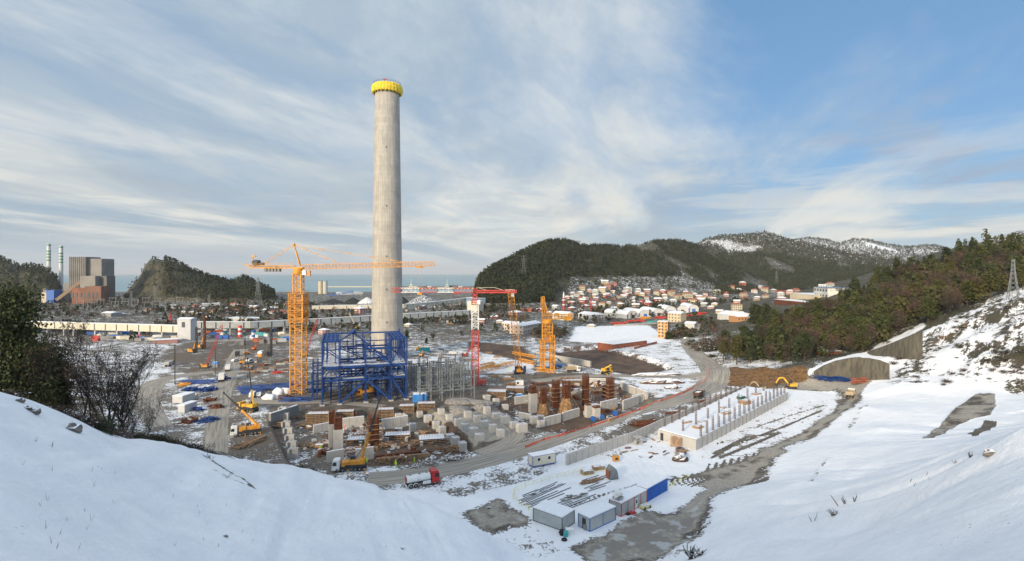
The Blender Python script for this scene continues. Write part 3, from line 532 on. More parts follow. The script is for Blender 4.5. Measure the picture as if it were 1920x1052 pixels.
MB().lathe([(1.9,50.6),(2.3,51.2),(2.3,52),(1.8,52.4),(1.8,53.4)], 18).box((0,0,53.6), (4.2, 2.6, .6)).build('slewing_ring', 'crane_orange', t)
jz, jend = 54.3, (56.5, 3, 55.4)
MB().lattice((1.8,0,54.0), jend, 1.7, 40, .22, .1, tri=True, h=1.9).build('jib', 'crane_orange', t)
m = MB().lattice((-1.5,0,54), (-20.5,0,54.3), 2.0, 14, .25, .12, h=1.0); m.box((-11,0,53.4), (19,2.3,.15)); m.beam((-20.5,0,54.6), (-23,0,55.3), .8, .35)
for s in (-1, 1): m.beam((-20,s*1.2,55.5), (-1.5,s*1.2,55.3), .08)
m.build('counter_jib', 'crane_orange', t)
m = MB(); [m.box((-13.4+i*1.35,0,53.0), (.95,1.9,2.0)) for i in range(5)]; m.build('counterweight', 'grey_mid', t)
m = MB().blob((-17.2,0,55.6), (2.2,1.1,1.3), 5).cone((-17.8,-1.1,55.8), (-17.8,1.1,55.8), 1.2, 1.2).box((-15.3,0,55.2), (1.6,1.8,1.2)); m.build('hoist_winch', 'dark_steel', t)
m = MB().beam((.8,.5,54.4), (-1.9,0,63.6), .42).beam((.8,-.5,54.4), (-1.9,0,63.6), .42).beam((-1.9,-.6,63.4), (-1.9,.6,63.4), .8); m.build('apex_frame', 'crane_orange', t); MB().beam((-19,0,55), (-19,0,58.5), .25).beam((-19.7,0,58.5), (-17.8,0,58.5), .7, .5).build('floodlight_mast', 'crane_orange', t)
m = MB()
for q in ((16.3,.8,55.8), (43,2,56.2), (-14.5,0,55.0)):
    a = Vector((-1.7,0,63.2)); q = Vector(q); m.beam(a, q, .16)
    for f in (.25, .5, .72, .9): c = a.lerp(q, f); m.beam(c-(q-a).normalized()*.9, c+(q-a).normalized()*.9, .34)
m.beam((-1.9,0,63.5), (-16,0,56), .05); m.build('tie_rods', 'crane_orange', t)
MB().box((3.0,-1.2,51.6), (1.6,1.5,1.9), taper=.9).build('cab', 'paint_white', t); MB().box((4.6,-1,50.7), (1.8,1.2,.7)).box((5,-1,51.8),(.8,1.2,1.2)).build('electrics_box', 'crane_orange', t)
m = MB().box((50.2,2.7,53.9), (2.8,1.5,.6)); m.beam((49.4,2.7,53.6), (49.4,2.7,43), .06).beam((51,2.7,53.6), (51,2.7,43), .06); m.box((50.2,2.7,42.7), (2,.6,.8)); m.build('trolley', 'crane_orange', t)
# ------------------------------------------------------------------ red and white tower crane
b0 = P(891, 722); t = thing('tower_crane', 'red and white tower crane with flat jib in front of the coal heaps', 'tower crane', b0)
MB().lattice((0,0,0), (0,0,25), 2.9, 18, .3, .13).build('mast', 'crane_red', t); MB().lattice((0,0,25), (0,0,36), 2.9, 9, .3, .13).build('white_mast_section', 'paint_white', t)
m = MB().lattice((0,0,36), (0,0,38), 2.9, 2, .3, .13).box((0,0,38), (3.6,3.6,.3)).lattice((0,0,38.2),(0,0,43.2),1.9,4,.3,.16); m.box((0,0,40.2),(2.2,2.2,.5)); m.build('slewing_part', 'crane_red', t)
jz = 41.6; edges = [(735,'crane_red'),(752,'paint_white'),(787,'crane_red'),(820,'paint_white'),(851,'crane_red'),(884,None)]
for (a, mt), (b_, _) in zip(edges[:-1], edges[1:]):
    xa, xb = (a-891)*.238, (b_-891)*.238; MB().lattice((xa,0,jz+.9), (xb,0,jz+.9), 1.8, max(2, int(abs(xb-xa)/2)), .24, .12, h=1.9).build('jib_section', mt, t)
m = MB().lattice((1,0,jz+.3), (18.5,0,jz+.3), 1.8, 9, .4, .2, h=1.0).box((9.5,0,jz),(18,1.9,.3)); m.build('counter_jib', 'crane_red', t)
m = MB().beam((.5,0,jz+2), (8.5,0,jz+2.1), .15).beam((8.5,0,jz+2.1), (13,0,jz+.8), .15).beam((1.5,0,jz+2),(6,0,jz+.6),.15); m.build('tie_bar', 'sheet_cream', t)
MB().box((15.6,0,jz+.8), (4.2,1.9,.8)).box((16.8,0,jz-1.2),(1.3,1.6,1.6)).build('counterweight', 'concrete_bare', t)
MB().box((-8.5,0,jz-.5), (3.2,1.2,.4)).beam((-8.5,0,jz-.6),(-8.5,0,jz-4),.05).build('trolley', 'crane_red', t)
m = MB(); [m.beam((x,-1,0), (x,-1,2.4), .3).beam((x,1.5,0),(x,1.5,2.4),.3) for x in (2.2,3.4,4.6)]; m.box((3.4,0,1.2),(3,3,.3)).box((3.4,0,2.2),(2.8,2.8,.25)); m.build('base_ballast', 'crane_red', t)
MB().box((1.7,-1.2,37.2), (1.3,1.3,1.9)).build('cab', 'paint_white', t)
# ------------------------------------------------------------------ orange crawler crane with lattice boom
def crawler(name, label, base, rz, tip, bcol, body, bw=1.6, seg=22, s=1.0, dark='dark_steel'):
    t = thing(name, label, 'crawler crane', base)
    def R2(x, y): return (x*math.cos(rz)-y*math.sin(rz), x*math.sin(rz)+y*math.cos(rz))
    for k in (-1, 1):
        c = R2(0, k*2.2*s); MB().side([(-3.4*s,.2*s),(-3*s,0),(3*s,0),(3.4*s,.2*s),(3.4*s,.9*s),(3*s,1.1*s),(-3*s,1.1*s),(-3.4*s,.9*s)], -.45*s, .45*s).build('track', dark, t, loc=(c[0],c[1],0), rz=rz)
    MB().box((0,0,1.9*s), (5.4*s,3.2*s,1.7*s)).box((-2.2*s,0,3.1*s), (1.6*s,3*s,1.0*s)).build('body', body, t, rz=rz)
    MB().box((2.0*s,1.1*s,2.9*s), (1.5*s,1.1*s,1.7*s), taper=.9).build('cab', 'glass' if dark != 'cab_blue' else dark, t, rz=rz)
    MB().box((-3*s,0,1.9*s), (1.1*s,3.6*s,1.9*s)).build('counterweight', dark, t, rz=rz)
    f = Vector((*R2(1.6*s, 0), 2.0*s)); tip = Vector(tip); m = MB(); q1 = f.lerp(tip, .06); q2 = f.lerp(tip, .95)
    sd_ = Vector((tip-f)).cross(Vector((0,1,.1))).normalized()
    m.lattice(q1, q2, bw, seg, .2*s, .1*s)
    for k in (-1, 1): m.beam(f+Vector((k*.5*s,0,0)), q1+Vector((k*bw/2,0,0)), .22*s).beam(q2+Vector((k*bw/2,0,0)), tip, .2*s)
    m.build('boom', bcol, t)
    g = Vector((*R2(-2.6*s, 0), 6.0*s)); m = MB().beam((*R2(-2*s,.8*s), 2.6*s), g, .2*s).beam((*R2(-2*s,-.8*s), 2.6*s), g, .2*s).beam(g, tip, .07).beam(tip, tip-Vector((0,0,(tip.z)*.3)), .06); m.box(tip-Vector((0,0,tip.z*.3+.4)), (.5,.4,.9)); m.build('rigging', dark, t)
    return t
mat('cab_blue', (.02, .03, .07), .4, .1)
b0 = P(973, 700); tipw = Vector(((957-960)*.262, 262, 50-(542-513)*.262))
t = crawler('crawler_crane', 'dark bodied crawler crane with tall yellow lattice boom beside the red tower crane', b0, -1.45, rel(tipw, b0), 'crane_orange', 'crane_orange', 2.8, 20, .95, 'cab_blue')
[MB().box((x,-1,2.2),(1.3,2.4,3)).build('ballast_block', 'cab_blue', t) for x in (-1.3,2.9)]
# lattice sections lying on the ground
def section(a, b_, w_, mt, name='crane_section', label='', cat='crane section', group=None, z=.9, legs=False):
    A, B = P(*a), P(*b_); t = MB().lattice((0,0,z), Vector((B.x-A.x, B.y-A.y, B.z-A.z+z)), w_, max(4, int((B-A).length/1.6)), .22, .12).build(name, mt, loc=A); return tag(t, label, cat, group)
section((893,701), (963,684), 2.0, 'crane_orange', label='long orange lattice boom lying on the snow left of the crawler crane')
section((900,690), (925,684), 1.6, 'crane_orange', label='short orange lattice piece lying behind the long boom')
section((975,678), (1002,684), 1.6, 'crane_orange', label='short yellow lattice piece right of the crawler crane boom')
section((1005,695), (1040,700), 1.4, 'crane_orange', label='flat orange lattice parts at the foot of the half built crane')
section((962,664), (1004,672), 1.2, 'crane_orange', label='orange lattice bundle on the slope behind the crawler crane')
# ------------------------------------------------------------------ half built orange crane on a cluster of masts
b0 = P(1026, 692); t = thing('luffing_crane', 'stubby orange crane on a cluster of lattice masts, jib folded upright', 'tower crane', b0)
for i, (x, y) in enumerate([(-2.6,-2.4),(2.6,-2.4),(-2.6,2.4),(2.6,2.4)]): MB().lattice((x,y,0), (x,y,[15.5,18,15,17][i]), 2.1, 11, .28, .13).build('mast_leg', 'crane_orange', t)
m = MB()
for z in (5, 10, 14.6): m.box((0,0,z), (8.4,8.0,.2)); [m.beam((s*4.2,-4,z+1),(s*4.2,4,z+1),.1).beam((-4.2,s*4,z+1),(4.2,s*4,z+1),.1) for s in (-1,1)]
m.build('platform', 'crane_orange', t)
MB().lattice((0,0,15), (0,0,24), 5.2, 6, .35, .18).lattice((0,0,15),(0,0,24),2.2,6,.2,.12).build('upper_mast', 'crane_orange', t)
MB().lathe([(2.3,24),(2.8,24.4),(2.8,25.4),(2.2,26)], 16).build('slewing_ring', 'crane_orange', t)
m = MB().lattice((-2.8,0,27), (13,0,27.6), 3.2, 9, .3, .18, h=2.2); m.box((9,0,27.3),(7,3.4,.5)); [m.beam((x,-1.7,27.5),(x,-1.7,29.6),.12) for x in np.arange(0,13,1.2)]; m.beam((0,-1.7,29.5),(13,-1.7,29.5),.1); m.build('machinery_deck', 'crane_orange', t)
MB().box((10.5,0,26.2),(3.6,2.8,1.2)).build('winch', 'crane_yellow', t); MB().box((5,0,28.6),(2,1.8,1.2)).build('winch', 'crane_yellow', t)
m = MB().beam((1.5,-1.2,28),(-2.8,0,37.8),.3).beam((1.5,1.2,28),(-2.8,0,37.8),.3).beam((-2.6,-1,28),(-2.8,0,37.8),.3).beam((-2.6,1,28),(-2.8,0,37.8),.3)
for f in (.15,.3,.45,.6,.75,.88): m.beam(Vector((1.5,0,28)).lerp(Vector((-2.8,0,37.8)),f), Vector((-2.6,0,28)).lerp(Vector((-2.8,0,37.8)),f+.06), .16)
m.lattice((-.6,0,28),(-2.2,0,38),1.2,8,.2,.12); m.beam((-3.2,0,37.8),(-3.4,0,32),.2); m.build('tower_head', 'crane_orange', t)
# small red crawler crane on the left, with luffing boom
b0 = P(384, 690); b1 = Vector(((417-960)*.288, 288, 50-(608-513)*.288))
crawler('crawler_crane', 'small orange crawler crane with slanting red lattice boom left of the site road', b0, .1, rel(b1, b0), 'crane_red', 'crane_orange', 1.1, 18, .62)
b0 = P(872, 668); b1 = Vector(((893-960)*.325, 325, 50-(632-513)*.325))
crawler('crawler_crane', 'small red crawler crane with low slanting boom left of the red tower crane', b0, .1, rel(b1, b0), 'crane_red', 'crane_red', .8, 10, .55)
b0 = P(570, 668); b1 = Vector(((596-960)*.33, 330, 50-(596-513)*.33))
crawler('crawler_crane', 'crawler crane with reddish lattice boom behind the yellow tower crane mast', b0, .1, rel(b1, b0), 'crane_red', 'crane_orange', 1.1, 14, .6)
b0 = P(668, 616); b1 = Vector(((655-960)*.49, 490, 50-(586-513)*.49))
crawler('crawler_crane', 'small crane with pale slanting boom in front of the conveyor, left of the chimney', b0, 2.6, rel(b1, b0), 'sheet_cream', 'crane_yellow', 1.0, 10, .6)
b0 = P(1118, 628); b1 = Vector(((1046-960)*.4, 400, 50-(624-513)*.4))
# drilling rigs
def rig(label, px, py, topy, mt, body='crane_orange', s=.9):
    b = P(px, py); D = b.y; h = (py-topy)*D/1000; t = thing('drilling_rig', label, 'drilling rig', b)
    for k in (-1, 1): MB().side([(-2.2*s,.2),(-1.9*s,0),(1.9*s,0),(2.2*s,.2),(2.2*s,.8),(1.9*s,.9),(-1.9*s,.9),(-2.2*s,.8)], -.35, .35).build('track', 'dark_steel', t, loc=(-.5,k*1.4*s,0))
    MB().box((-1.2*s,0,1.9*s), (3.6*s,2.8*s,1.7*s)).box((-2.6*s,0,2.3*s),(1.2*s,2.6*s,1.8*s)).build('body', body, t)
    MB().box((.8*s,-1.1*s,2.3*s), (1.2*s,1*s,1.5*s), taper=.9).build('cab', 'glass', t)
    MB().lattice((2.2*s,0,.4), (2.2*s,0,h*.97), .75, int(h/1.4), .26, .12).beam((2.2*s,0,h*.97),(3.2*s,0,h),.3).build('mast', mt, t)
    MB().beam((3.0*s,0,0), (3.0*s,0,h*.9), .35, n=8).box((2.7*s,0,h*.62),(.9,.9,1.3)).build('kelly_bar', 'dark_steel', t)
    MB().beam((0,.5*s,2.5*s), (2.1*s,.3,h*.45), .25).beam((0,-.5*s,2.5*s), (2.1*s,-.3,h*.45), .25).build('backstay', body, t)
rig('orange drilling rig with dark mast, left of its taller neighbour', 362, 662, 612, 'dark_steel'); rig('orange drilling rig with tall rusty orange mast beside the transfer tower', 377, 654, 590, 'rust', s=1.0)
rig('drilling rig with tall black mast and dark body left of the yellow crane mast', 501, 668, 612, 'dark_steel', 'dark_steel', 1.0)
# ------------------------------------------------------------------ blue steel building
b0 = P(604, 761); th = math.atan2(12, 30.6)*.85; t = thing('steel_building', 'large blue steel building frame rising in front of the chimney', 'steel frame', (b0.x, b0.y, 0), th)
XS = [0, 6.3, 16, 25.5, 31.5]; YS = [0, 6, 12.5, 19, 26]; zt = 24.3
def col(x, y, z1, z0=-.2, w_=.72, mt='steel_blue'): m = MB().box((x,y,(z0+z1)/2), (w_*.35,w_,z1-z0)).box((x-w_*.45,y,(z0+z1)/2), (.09,w_,z1-z0)).box((x+w_*.45,y,(z0+z1)/2),(.09,w_,z1-z0)); m.build('column', mt, t)
hts = {0:[zt,zt,zt,zt,zt+1.5], 1:[zt,zt-1,21,zt,zt], 2:[22.5,20,zt-1,22,zt+.5], 3:[zt,zt,21,zt,zt], 4:[zt,zt-2,zt-3,zt,zt]}
for i, x in enumerate(XS):
    for j, y in enumerate(YS): col(x, y, hts[i][j]+(1.2 if (i*j) % 3 == 1 else .3), w_=.95 if j == 0 else .72)
for x in XS: MB().box((x, 0, -.1), (1.8, 1.8, 1.2)).build('footing', 'concrete_bare', t)
def bm(m, p, q, h_=.62): m.beam(p, q, .38, h_)
for z, name in ((9.2,'lower_floor_beams'), (14.2,'deck_beams')):
    m = MB()
    for y in YS: bm(m, (0,y,z), (31.5,y,z), .75)
    for x in XS: bm(m, (x,0,z), (x,26,z), .7)
    for x in (3,10,13,19,22.5,28.5): bm(m, (x,0,z-.05), (x,26,z-.05), .35)
    m.build(name, 'steel_blue', t)
m = MB()
for y in YS: bm(m, (0,y,zt), (6.3,y,zt)); bm(m, (25.5,y,zt), (31.5,y,zt))
for x in (0, 6.3, 25.5, 31.5): bm(m, (x,0,zt), (x,26,zt))
for x in (1.5,3.1,4.7,27,28.5,30): bm(m, (x,0,zt-.05), (x,26,zt-.05), .35)
for k in range(1,10): m.beam((0,k*2.6,zt+.02),(6.3,k*2.6,zt+.02),.18).beam((25.5,k*2.6,zt+.02),(31.5,k*2.6,zt+.02),.18)
bm(m, (6.3,26,zt), (25.5,26,zt)); bm(m, (6.3,19,19.5), (25.5,19,19.5)); bm(m, (6.3,26,18.6), (25.5,26,18.6)); bm(m, (16,12.5,19),(31.5,12.5,19)); bm(m, (16,0,21),(25.5,0,21)); m.build('roof_beams', 'steel_blue', t)
m = MB().beam((12,26,zt+.4), (6.3,3,zt-.3), .5).beam((12,26,zt+.4), (25.5,1,14.8), .5).beam((16,12,20),(25.5,0,14.6),.45).beam((12,26,zt+.3),(12,26,9),.5); m.blob((12,26,zt+.6),(1.4,1.4,1.2),3,8,4,.1); m.build('raking_brace', 'steel_blue', t)
m = MB().beam((6.6,0,.6), (15.7,0,8.8), .7).beam((16.4,0,8.8), (25.2,0,.6), .7).beam((25.9,0,8.8),(31,0,.8),.6).beam((0,1,9),(0,12,.8),.5).beam((0,25,9),(0,13,.8),.5).beam((31.5,1,9),(31.5,12,.8),.5)
for x0, x1 in ((0,6.3),(6.3,16),(16,25.5),(25.5,31.5)):
    for y in (0, 12.5, 26): m.beam((x0,y,9.4), ((x0+x1)/2,y,13.9), .36).beam((x1,y,9.4), ((x0+x1)/2,y,13.9), .36)
m.beam((26,3,14.5),(31,3,24),.35).beam((31.5,0,14.4),(31.5,12,zt),.35); m.build('cross_brace', 'steel_blue', t)
m = MB().box((3.15,13,14.66), (6.0,25.6,.12)).box((16,1.6,14.66),(19.4,3.0,.12)).box((28.5,13,14.66),(5.8,25.6,.12)).box((16,22.5,14.67),(19,6.6,.12)).box((16,9.4,14.65),(9,4,.12)); m.build('deck', 'deck_grey', t)
MB().box((11,1.4,9.66),(9,2.6,.12)).box((28.5,7,9.66),(5.6,13,.12)).box((3.2,14,9.66),(5.8,16,.12)).box((21,18,9.66),(8,9,.12)).build('lower_deck', 'deck_grey', t)
m = MB()
for x0 in np.arange(.5, 31, 1.55): m.beam((x0,.15,14.7),(x0,.15,15.8),.06)
m.beam((0,.15,15.8),(31.5,.15,15.8),.07).beam((0,.15,15.3),(31.5,.15,15.3),.05).beam((0,0,15.8),(0,26,15.8),.07); m.build('guard_rail', 'grey_mid', t)
for x, y in ((-4,24),(-4,17),(-4,10),(-2.2,24),(-2.2,17),(-2.2,10)): col(x, y, 14.5 if y > 15 else 11, w_=.5)
m = MB()
for z in (5,9.4,12.5): bm(m,(-4,10,z),(-4,24,z),.45); bm(m,(-2.2,10,z),(-2.2,24,z),.45); bm(m,(-4,24,z),(0,24,z),.4); bm(m,(-4,17,z),(0,17,z),.4)
m.beam((-4,10,1),(-4,17,9),.3).beam((-4,24,1),(-4,17,9),.3); m.build('annexe_beams', 'steel_blue', t)
for k in range(26):
    x, y = random.uniform(.6,31), random.uniform(1,25)
    if (6.6 < x < 25 and 3 < y < 19): continue
    MB().box((x,y,14.95),(random.uniform(.4,1.8),random.uniform(.3,1.2),random.uniform(.25,.7)), random.random()*3).build('stacked_panel', 'grey_mid', t)
for x in (3.1, 11, 20.8, 28.4):
    for y in (3, 9.2, 15.8, 22.5): col(x, y, 14.0 if (x*y) % 3 > 1 else 9, w_=.5)
for x in (1.6, 4.8, 27, 30):
    for y in (6, 12.5, 19, 26): col(x, y, zt, 14.2, .42)
m = MB()
for z in (4.6, 11.8):
    for y in (12.5, 19, 26): bm(m, (0,y,z), (31.5,y,z), .4)
    for x in (0, 6.3, 16, 25.5, 31.5): bm(m, (x,6,z), (x,26,z), .4)
for x in (8, 14, 18, 23.5): bm(m, (x,0,9.15), (x,26,9.15), .4)
for y0 in (19, 26):
    for x0, x1 in ((0,6.3),(6.3,16),(16,25.5),(25.5,31.5)): m.beam((x0,y0,.6),(x1,y0,8.8),.4).beam((x1,y0,14.4),(x0,y0,19),.35)
for z in (17.5, 20.8):
    bm(m, (0,0,z), (0,26,z), .4); bm(m, (31.5,6,z), (31.5,26,z), .4); bm(m, (0,26,z), (31.5,26,z), .4); bm(m,(25.5,6,z),(25.5,26,z),.4)
m.build('secondary_beams', 'steel_blue', t)
for x, y, z1 in ((10,15,20),(13,20,22),(20,15,21.5),(22.5,8,19.5),(19,22,23),(9.5,22,22)): col(x, y, z1, w_=.5)
m = MB()
for (xa,ya),(xb,yb),z in (((10,15),(20,15),17.5),((13,20),(19,22),20),((20,15),(22.5,8),18),((9.5,22),(13,20),18.5),((6.3,12.5),(16,12.5),20.3)): bm(m,(xa,ya,z),(xb,yb,z),.45)
m.build('inner_beams', 'steel_blue', t)
# grey steel columns
b0 = P(783, 757); t = thing('column_hall', 'grid of bare grey steel columns standing right of the blue steel building', 'steel frame', (b0.x, b0.y, 0), .30)
cols = [(i, j) for i in range(6) for j in range(8)]
for i, j in cols:
    x, y = i*4.3+1, j*5.6+1; z1 = [14,15.5,13.5,15,14.5,12.5][(i+j*2) % 6]-j*.5; m = MB().box((x,y,z1/2), (.42,.42,z1))
    for z in (4.5, 8.8, 12.2):
        if z < z1: m.box((x,y,z), (.75,.75,.35))
    m.build('column', 'steel_grey', t)
for z in (4.3, 8.6):
    m = MB()
    for j in range(2 if z > 8 else 0, 8): m.beam((1,j*5.6+1,z), (22.5,j*5.6+1,z), .25, .4)
    for i in range(6): m.beam((i*4.3+1,1+(11 if z > 8 else 0),z), (i*4.3+1,40,z), .25, .4)
    m.build('tie_beams', 'steel_grey', t)
# ------------------------------------------------------------------ foundation works
def gxy(px, py): p = P(px, py); return p
PED = [(747,781),(787,777),(827,771),(842,782),(877,777),(913,771),(931,780),(947,789),(894,787),(859,793),(909,796),(872,802),(924,805),(887,812),(938,813),(964,798),(978,805),(899,821),(817,798),(802,786),(829,809),(844,821),(854,830),(867,839),(774,803),(930,755),(947,763),(912,746),(1001,789),(1014,795),(1013,784)]
def pedestal(w_, d_, h_):
    m = MB().box((0,0,h_/2-.3), (w_,d_,h_+.6)); t = m.build('concrete_block', 'concrete'); m = MB()
    for i in range(5):
        for j in range(4): m.beam((-w_*.38+i*w_*.19, -d_*.35+j*d_*.23, h_), (-w_*.38+i*w_*.19+.04, -d_*.35+j*d_*.23, h_+.35), .05)
    m.build('starter_bars', 'rust', t); return t
for k, (a, b) in enumerate(PED):
    p = P(a, b+5); o = pedestal(random.uniform(1.9,2.5)*(1.3 if k in (6,7,15,16) else 1), random.uniform(1.8,2.4), random.uniform(1.9,2.7)); o.location = p; o.rotation_euler.z = .45+random.uniform(-.05,.05)
    near = 'in the flooded foundation pit' if 850 < a < 990 and b > 769 else 'beside the rusty column works' if a > 990 else 'in the left excavation' if a < 870 else 'on the edge of the haul track'
    tag(o, 'pale square concrete foundation block with starter bars', 'concrete block', 'concrete blocks standing on the foundation slab'); o['near'] = near; 
peds = [o for o in C.objects if o.name.startswith('concrete_block')]
for near in sorted({o['near'] for o in peds}):
    rank([o for o in peds if o['near'] == near], lambda o, w_: 'pale concrete block '+near+', '+w_)
for o in peds: del o['near']
def wall(label, a, b, h, th_=.5, name='concrete_wall', mt='concrete_bare', cat='wall', group=None, snow=True, back=None, holes=0):
    A, B = P(*a), P(*b); d = (B-A); d.z = 0; L = d.length; rz = math.atan2(d.y, d.x)
    t = MB().box((L/2, th_/2, h/2-.4), (L, th_, h+.8)).build(name, mt, loc=(A.x, A.y, min(A.z, B.z)), rz=rz); tag(t, label, cat, group)
    m = MB(); n = max(1, int(L/2.4))
    for i in range(1, n): m.box((i*L/n, -.012, h/2), (.07, .03, h))
    if n > 1: m.build('panel_joint', 'grey_mid', t)
    if snow: MB().box((L/2, th_/2, h+.46-.4+.0), (L*.98, th_*.8, .12)).build('snow_cap', 'snow_lump', t)
    if back: MB().box((back[1]-th_/2, back[0]/2+th_, h/2-.4), (th_, back[0], h+.795)).build('return_wall', mt, t)
    for i in range(holes): MB().cone(((i+.5)*L/holes, -.06, h*.55), ((i+.5)*L/holes, .02, h*.55), .55, .55, 14).build('round_hole', 'dark_steel', t)
    return t
mat('rebar_dark', (.13,.085,.07), .9, .3); mat('snow_lump', (.80,.82,.86), .8, .04)
wall('grey concrete wall at the front of the left excavation, behind the crane truck cab', (613,868), (645,862), 3.0)
wall('grey concrete wall behind the boom foot of the white cabbed crane truck', (667,866), (701,860), 3.4)
wall('long concrete basin wall with snowy top and return end, under the blue building', (708,808), (765,799), 3.6, back=(4, 11))
wall('long low concrete wall draped with red cloth behind the tall concrete pier', (641,804), (683,799), 3.4)
wall('short slanting concrete wall left of the tall pier', (588,813), (620,806), 2.6)
for k, (a, b, c, d_, h) in enumerate([(1021,800,1052,792,3.0),(1056,790,1087,781,3.0),(1127,772,1158,764,3.6),(1169,768,1198,758,3.4),(1105,720,1139,715,2.6),(966,759,990,755,3.0),(972,783,995,788,2.0)]):
    wall(['low front concrete wall below the brown braced column','front concrete wall right of the brown braced column','ribbed concrete wall with snowy top below the banded rebar column','stepped concrete wall left of the wall with round holes','long pale wall behind the banded rebar column','concrete wall under the small blue tarpaulin','low concrete wall beside the square pier'][k], (a,b), (c,d_), h)
wall('pale concrete wall with round openings beside the orange barrier tape', (1186,758), (1232,741), 3.4, holes=3)
for k, (a, b, c, d_) in enumerate([(1163,725,1176,731),(1178,731,1192,737),(1194,737,1212,745)]):
    wall('pale upright wall panel in the stepped row beside the round holed wall, '+['nearest the grey road','middle one','nearest the haul road'][k], (a,b+4), (c,d_+4), 3.2, .9)
# staggered wall on the left of the pit
for k in range(7):
    p = P(532+k*3.4, 778+k*13.5); t = MB().box((0,0,1.2), (2.2, 1.2, 3.4)).box((-1.3,.4,1.3), (.5, 3.6, 3.0)).build('concrete_wall', 'concrete_snow', loc=p, rz=.05); tag(t, 'snow capped stub wall on the left side of the excavation, '+ordn(k)+' from the back', 'wall', 'stub walls in a staggered row')
# rebar columns and piers
def rebar_column(label, px, py, topy, w_, mt='rust', pier=0, cone=False, bands=0, wf=None):
    b = P(px, py); h = (py-topy)*b.y/1000; t = thing('rebar_column', label, 'rebar column', b, .4); r = w_/2; z0 = 0
    if pier: MB().box((0,0,h*pier/2-.3), (w_,w_*.8,h*pier+.6)).box((0,-w_*.4-.03,h*pier/2),(w_*.08,.06,h*pier*.9)).build('pier', 'concrete_bare', t); z0 = h*pier-.05
    m = MB(); n = 9
    for i in range(n):
        for j in range(n):
            if 0 < i < n-1 and 0 < j < n-1: continue
            x, y = -r*.85+i*r*1.7/(n-1), (-r*.85+j*r*1.7/(n-1))*.8; m.beam((x,y,z0), (x+random.uniform(-.1,.1),y,h*random.uniform(.93,1)), .09)
    for k in range(int((h-z0)/.45)):
        z = z0+.3+k*.45
        for s in (-1, 1): m.beam((-r*.85,s*r*.68,z),(r*.85,s*r*.68,z),.07); m.beam((s*r*.85,-r*.68,z),(s*r*.85,r*.68,z),.07)
    m.box((0,0,z0+(h-z0)*.42), (r*1.35, r*1.0, (h-z0)*.84)); m.build('rebar_cage', mt, t)
    if cone: MB().cone((0,0,0), (0,0,h*.45), w_*1.15, w_*.55, 9).build('formwork', 'formwork', t); [MB().beam((s*w_*1.7,-w_*.8,0),(s*w_*.4,-w_*.4,h*.55),.12).build('prop', 'formwork', t) for s in (-1,1)]
    for k in range(bands):
        z = h*(.25+.6*k/bands); m = MB()
        for s in (-1, 1): m.beam((-r*1.5,s*r*1.3,z),(r*1.5,s*r*1.3,z),.3,.12); m.beam((s*r*1.4,-r*1.3,z+.1),(s*r*1.4,r*1.3,z+.1),.3,.12)
        m.build('work_platform', 'timber_snow', t)
    return t
rebar_column('tall concrete pier topped by rusty bars, left one of the pair', 622, 838, 768, 1.8, pier=.62); rebar_column('tall grooved concrete pier topped by rusty bars, right one of the pair', 634, 846, 779, 2.6, pier=.62)
rebar_column('rebar shaft wrapped in snowy work platforms beside the crane truck boom', 701, 836, 774, 3.4, bands=4)
rebar_column('square concrete pier with rusty bars left of the braced brown columns', 999, 773, 722, 2.7, pier=.70); rebar_column('cone based brown rebar column at the left of the braced group', 1019, 782, 725, 2.3, cone=True)
rebar_column('rebar column with snowy platforms behind the braced brown columns', 1042, 764, 711, 3.0, bands=4); rebar_column('broad brown rebar column with flared head and cone base', 1062, 774, 712, 3.0, cone=True, bands=1)
rebar_column('slender tall rusty rebar column at the back of the works', 1098, 762, 701, 2.5, bands=2); rebar_column('thick rebar column banded by four pale platforms', 1144, 753, 706, 3.2, bands=4)
rebar_column('pale concrete pillar without platforms under the slender rebar column', 1103, 782, 757, 2.2, pier=.9); rebar_column('second pale concrete pillar near the blue reels', 1118, 786, 762, 2.3, pier=.9)
rebar_column('short rusty rebar cage between the pale pillars and the ribbed wall', 1134, 745, 722, 2.0)
# formwork boxes with reinforcement
mat('form_timber', (.30,.19,.10), .85, .4, 1.5, dirt=.3, snow=.3); mat('form_dark', (.055,.032,.022), .95, .6, 1.2, snow=.15)
def formbox(label, px, py, w_, h_, d_=3.2, rz=.1, name='formwork_box'):
    b = P(px, py); t = thing(name, label, 'formwork', b, rz); m = MB()
    for i in range(int(w_/.45)+1): m.beam((-w_/2+i*.45,-.05,0), (-w_/2+i*.45,-.05,h_*random.uniform(.88,1.04)), .11)
    for k in range(int(h_/.55)+1): m.beam((-w_/2,-.12,k*.55), (w_/2,-.12,k*.55+random.uniform(-.08,.08)), .10)
    for s in (-1,1): m.beam((s*w_/2,0,0),(s*w_/2,0,h_),.22)
    m.build('lattice_face', 'form_timber', t); MB().box((0,d_/2+.1,h_/2-.2), (w_*.98,d_,h_+.1)).build('formwork_shell', 'form_dark', t)
    m = MB()
    for i in range(int(w_/.5)): m.beam((-w_/2+.3+i*.5,d_*.3,h_-.3), (-w_/2+.3+i*.5,d_*.3,h_+.8), .07).beam((-w_/2+.3+i*.5,d_*.8,h_-.3), (-w_/2+.3+i*.5,d_*.8,h_+.8), .07)
    m.build('starter_bars', 'rust', t); return t
for k, (a, b, w_, h_) in enumerate([(595,800,7.4,4.6),(646,790,6.0,3.6),(723,786,5.6,3.6),(762,777,5.4,3.2),(799,772,6.4,3.6)]):
    formbox('brown timber formwork box with rusty bars below the blue building, '+('leftmost' if k == 0 else 'rightmost' if k == 4 else ordn(k)+' from the left'), a, b, w_, h_)
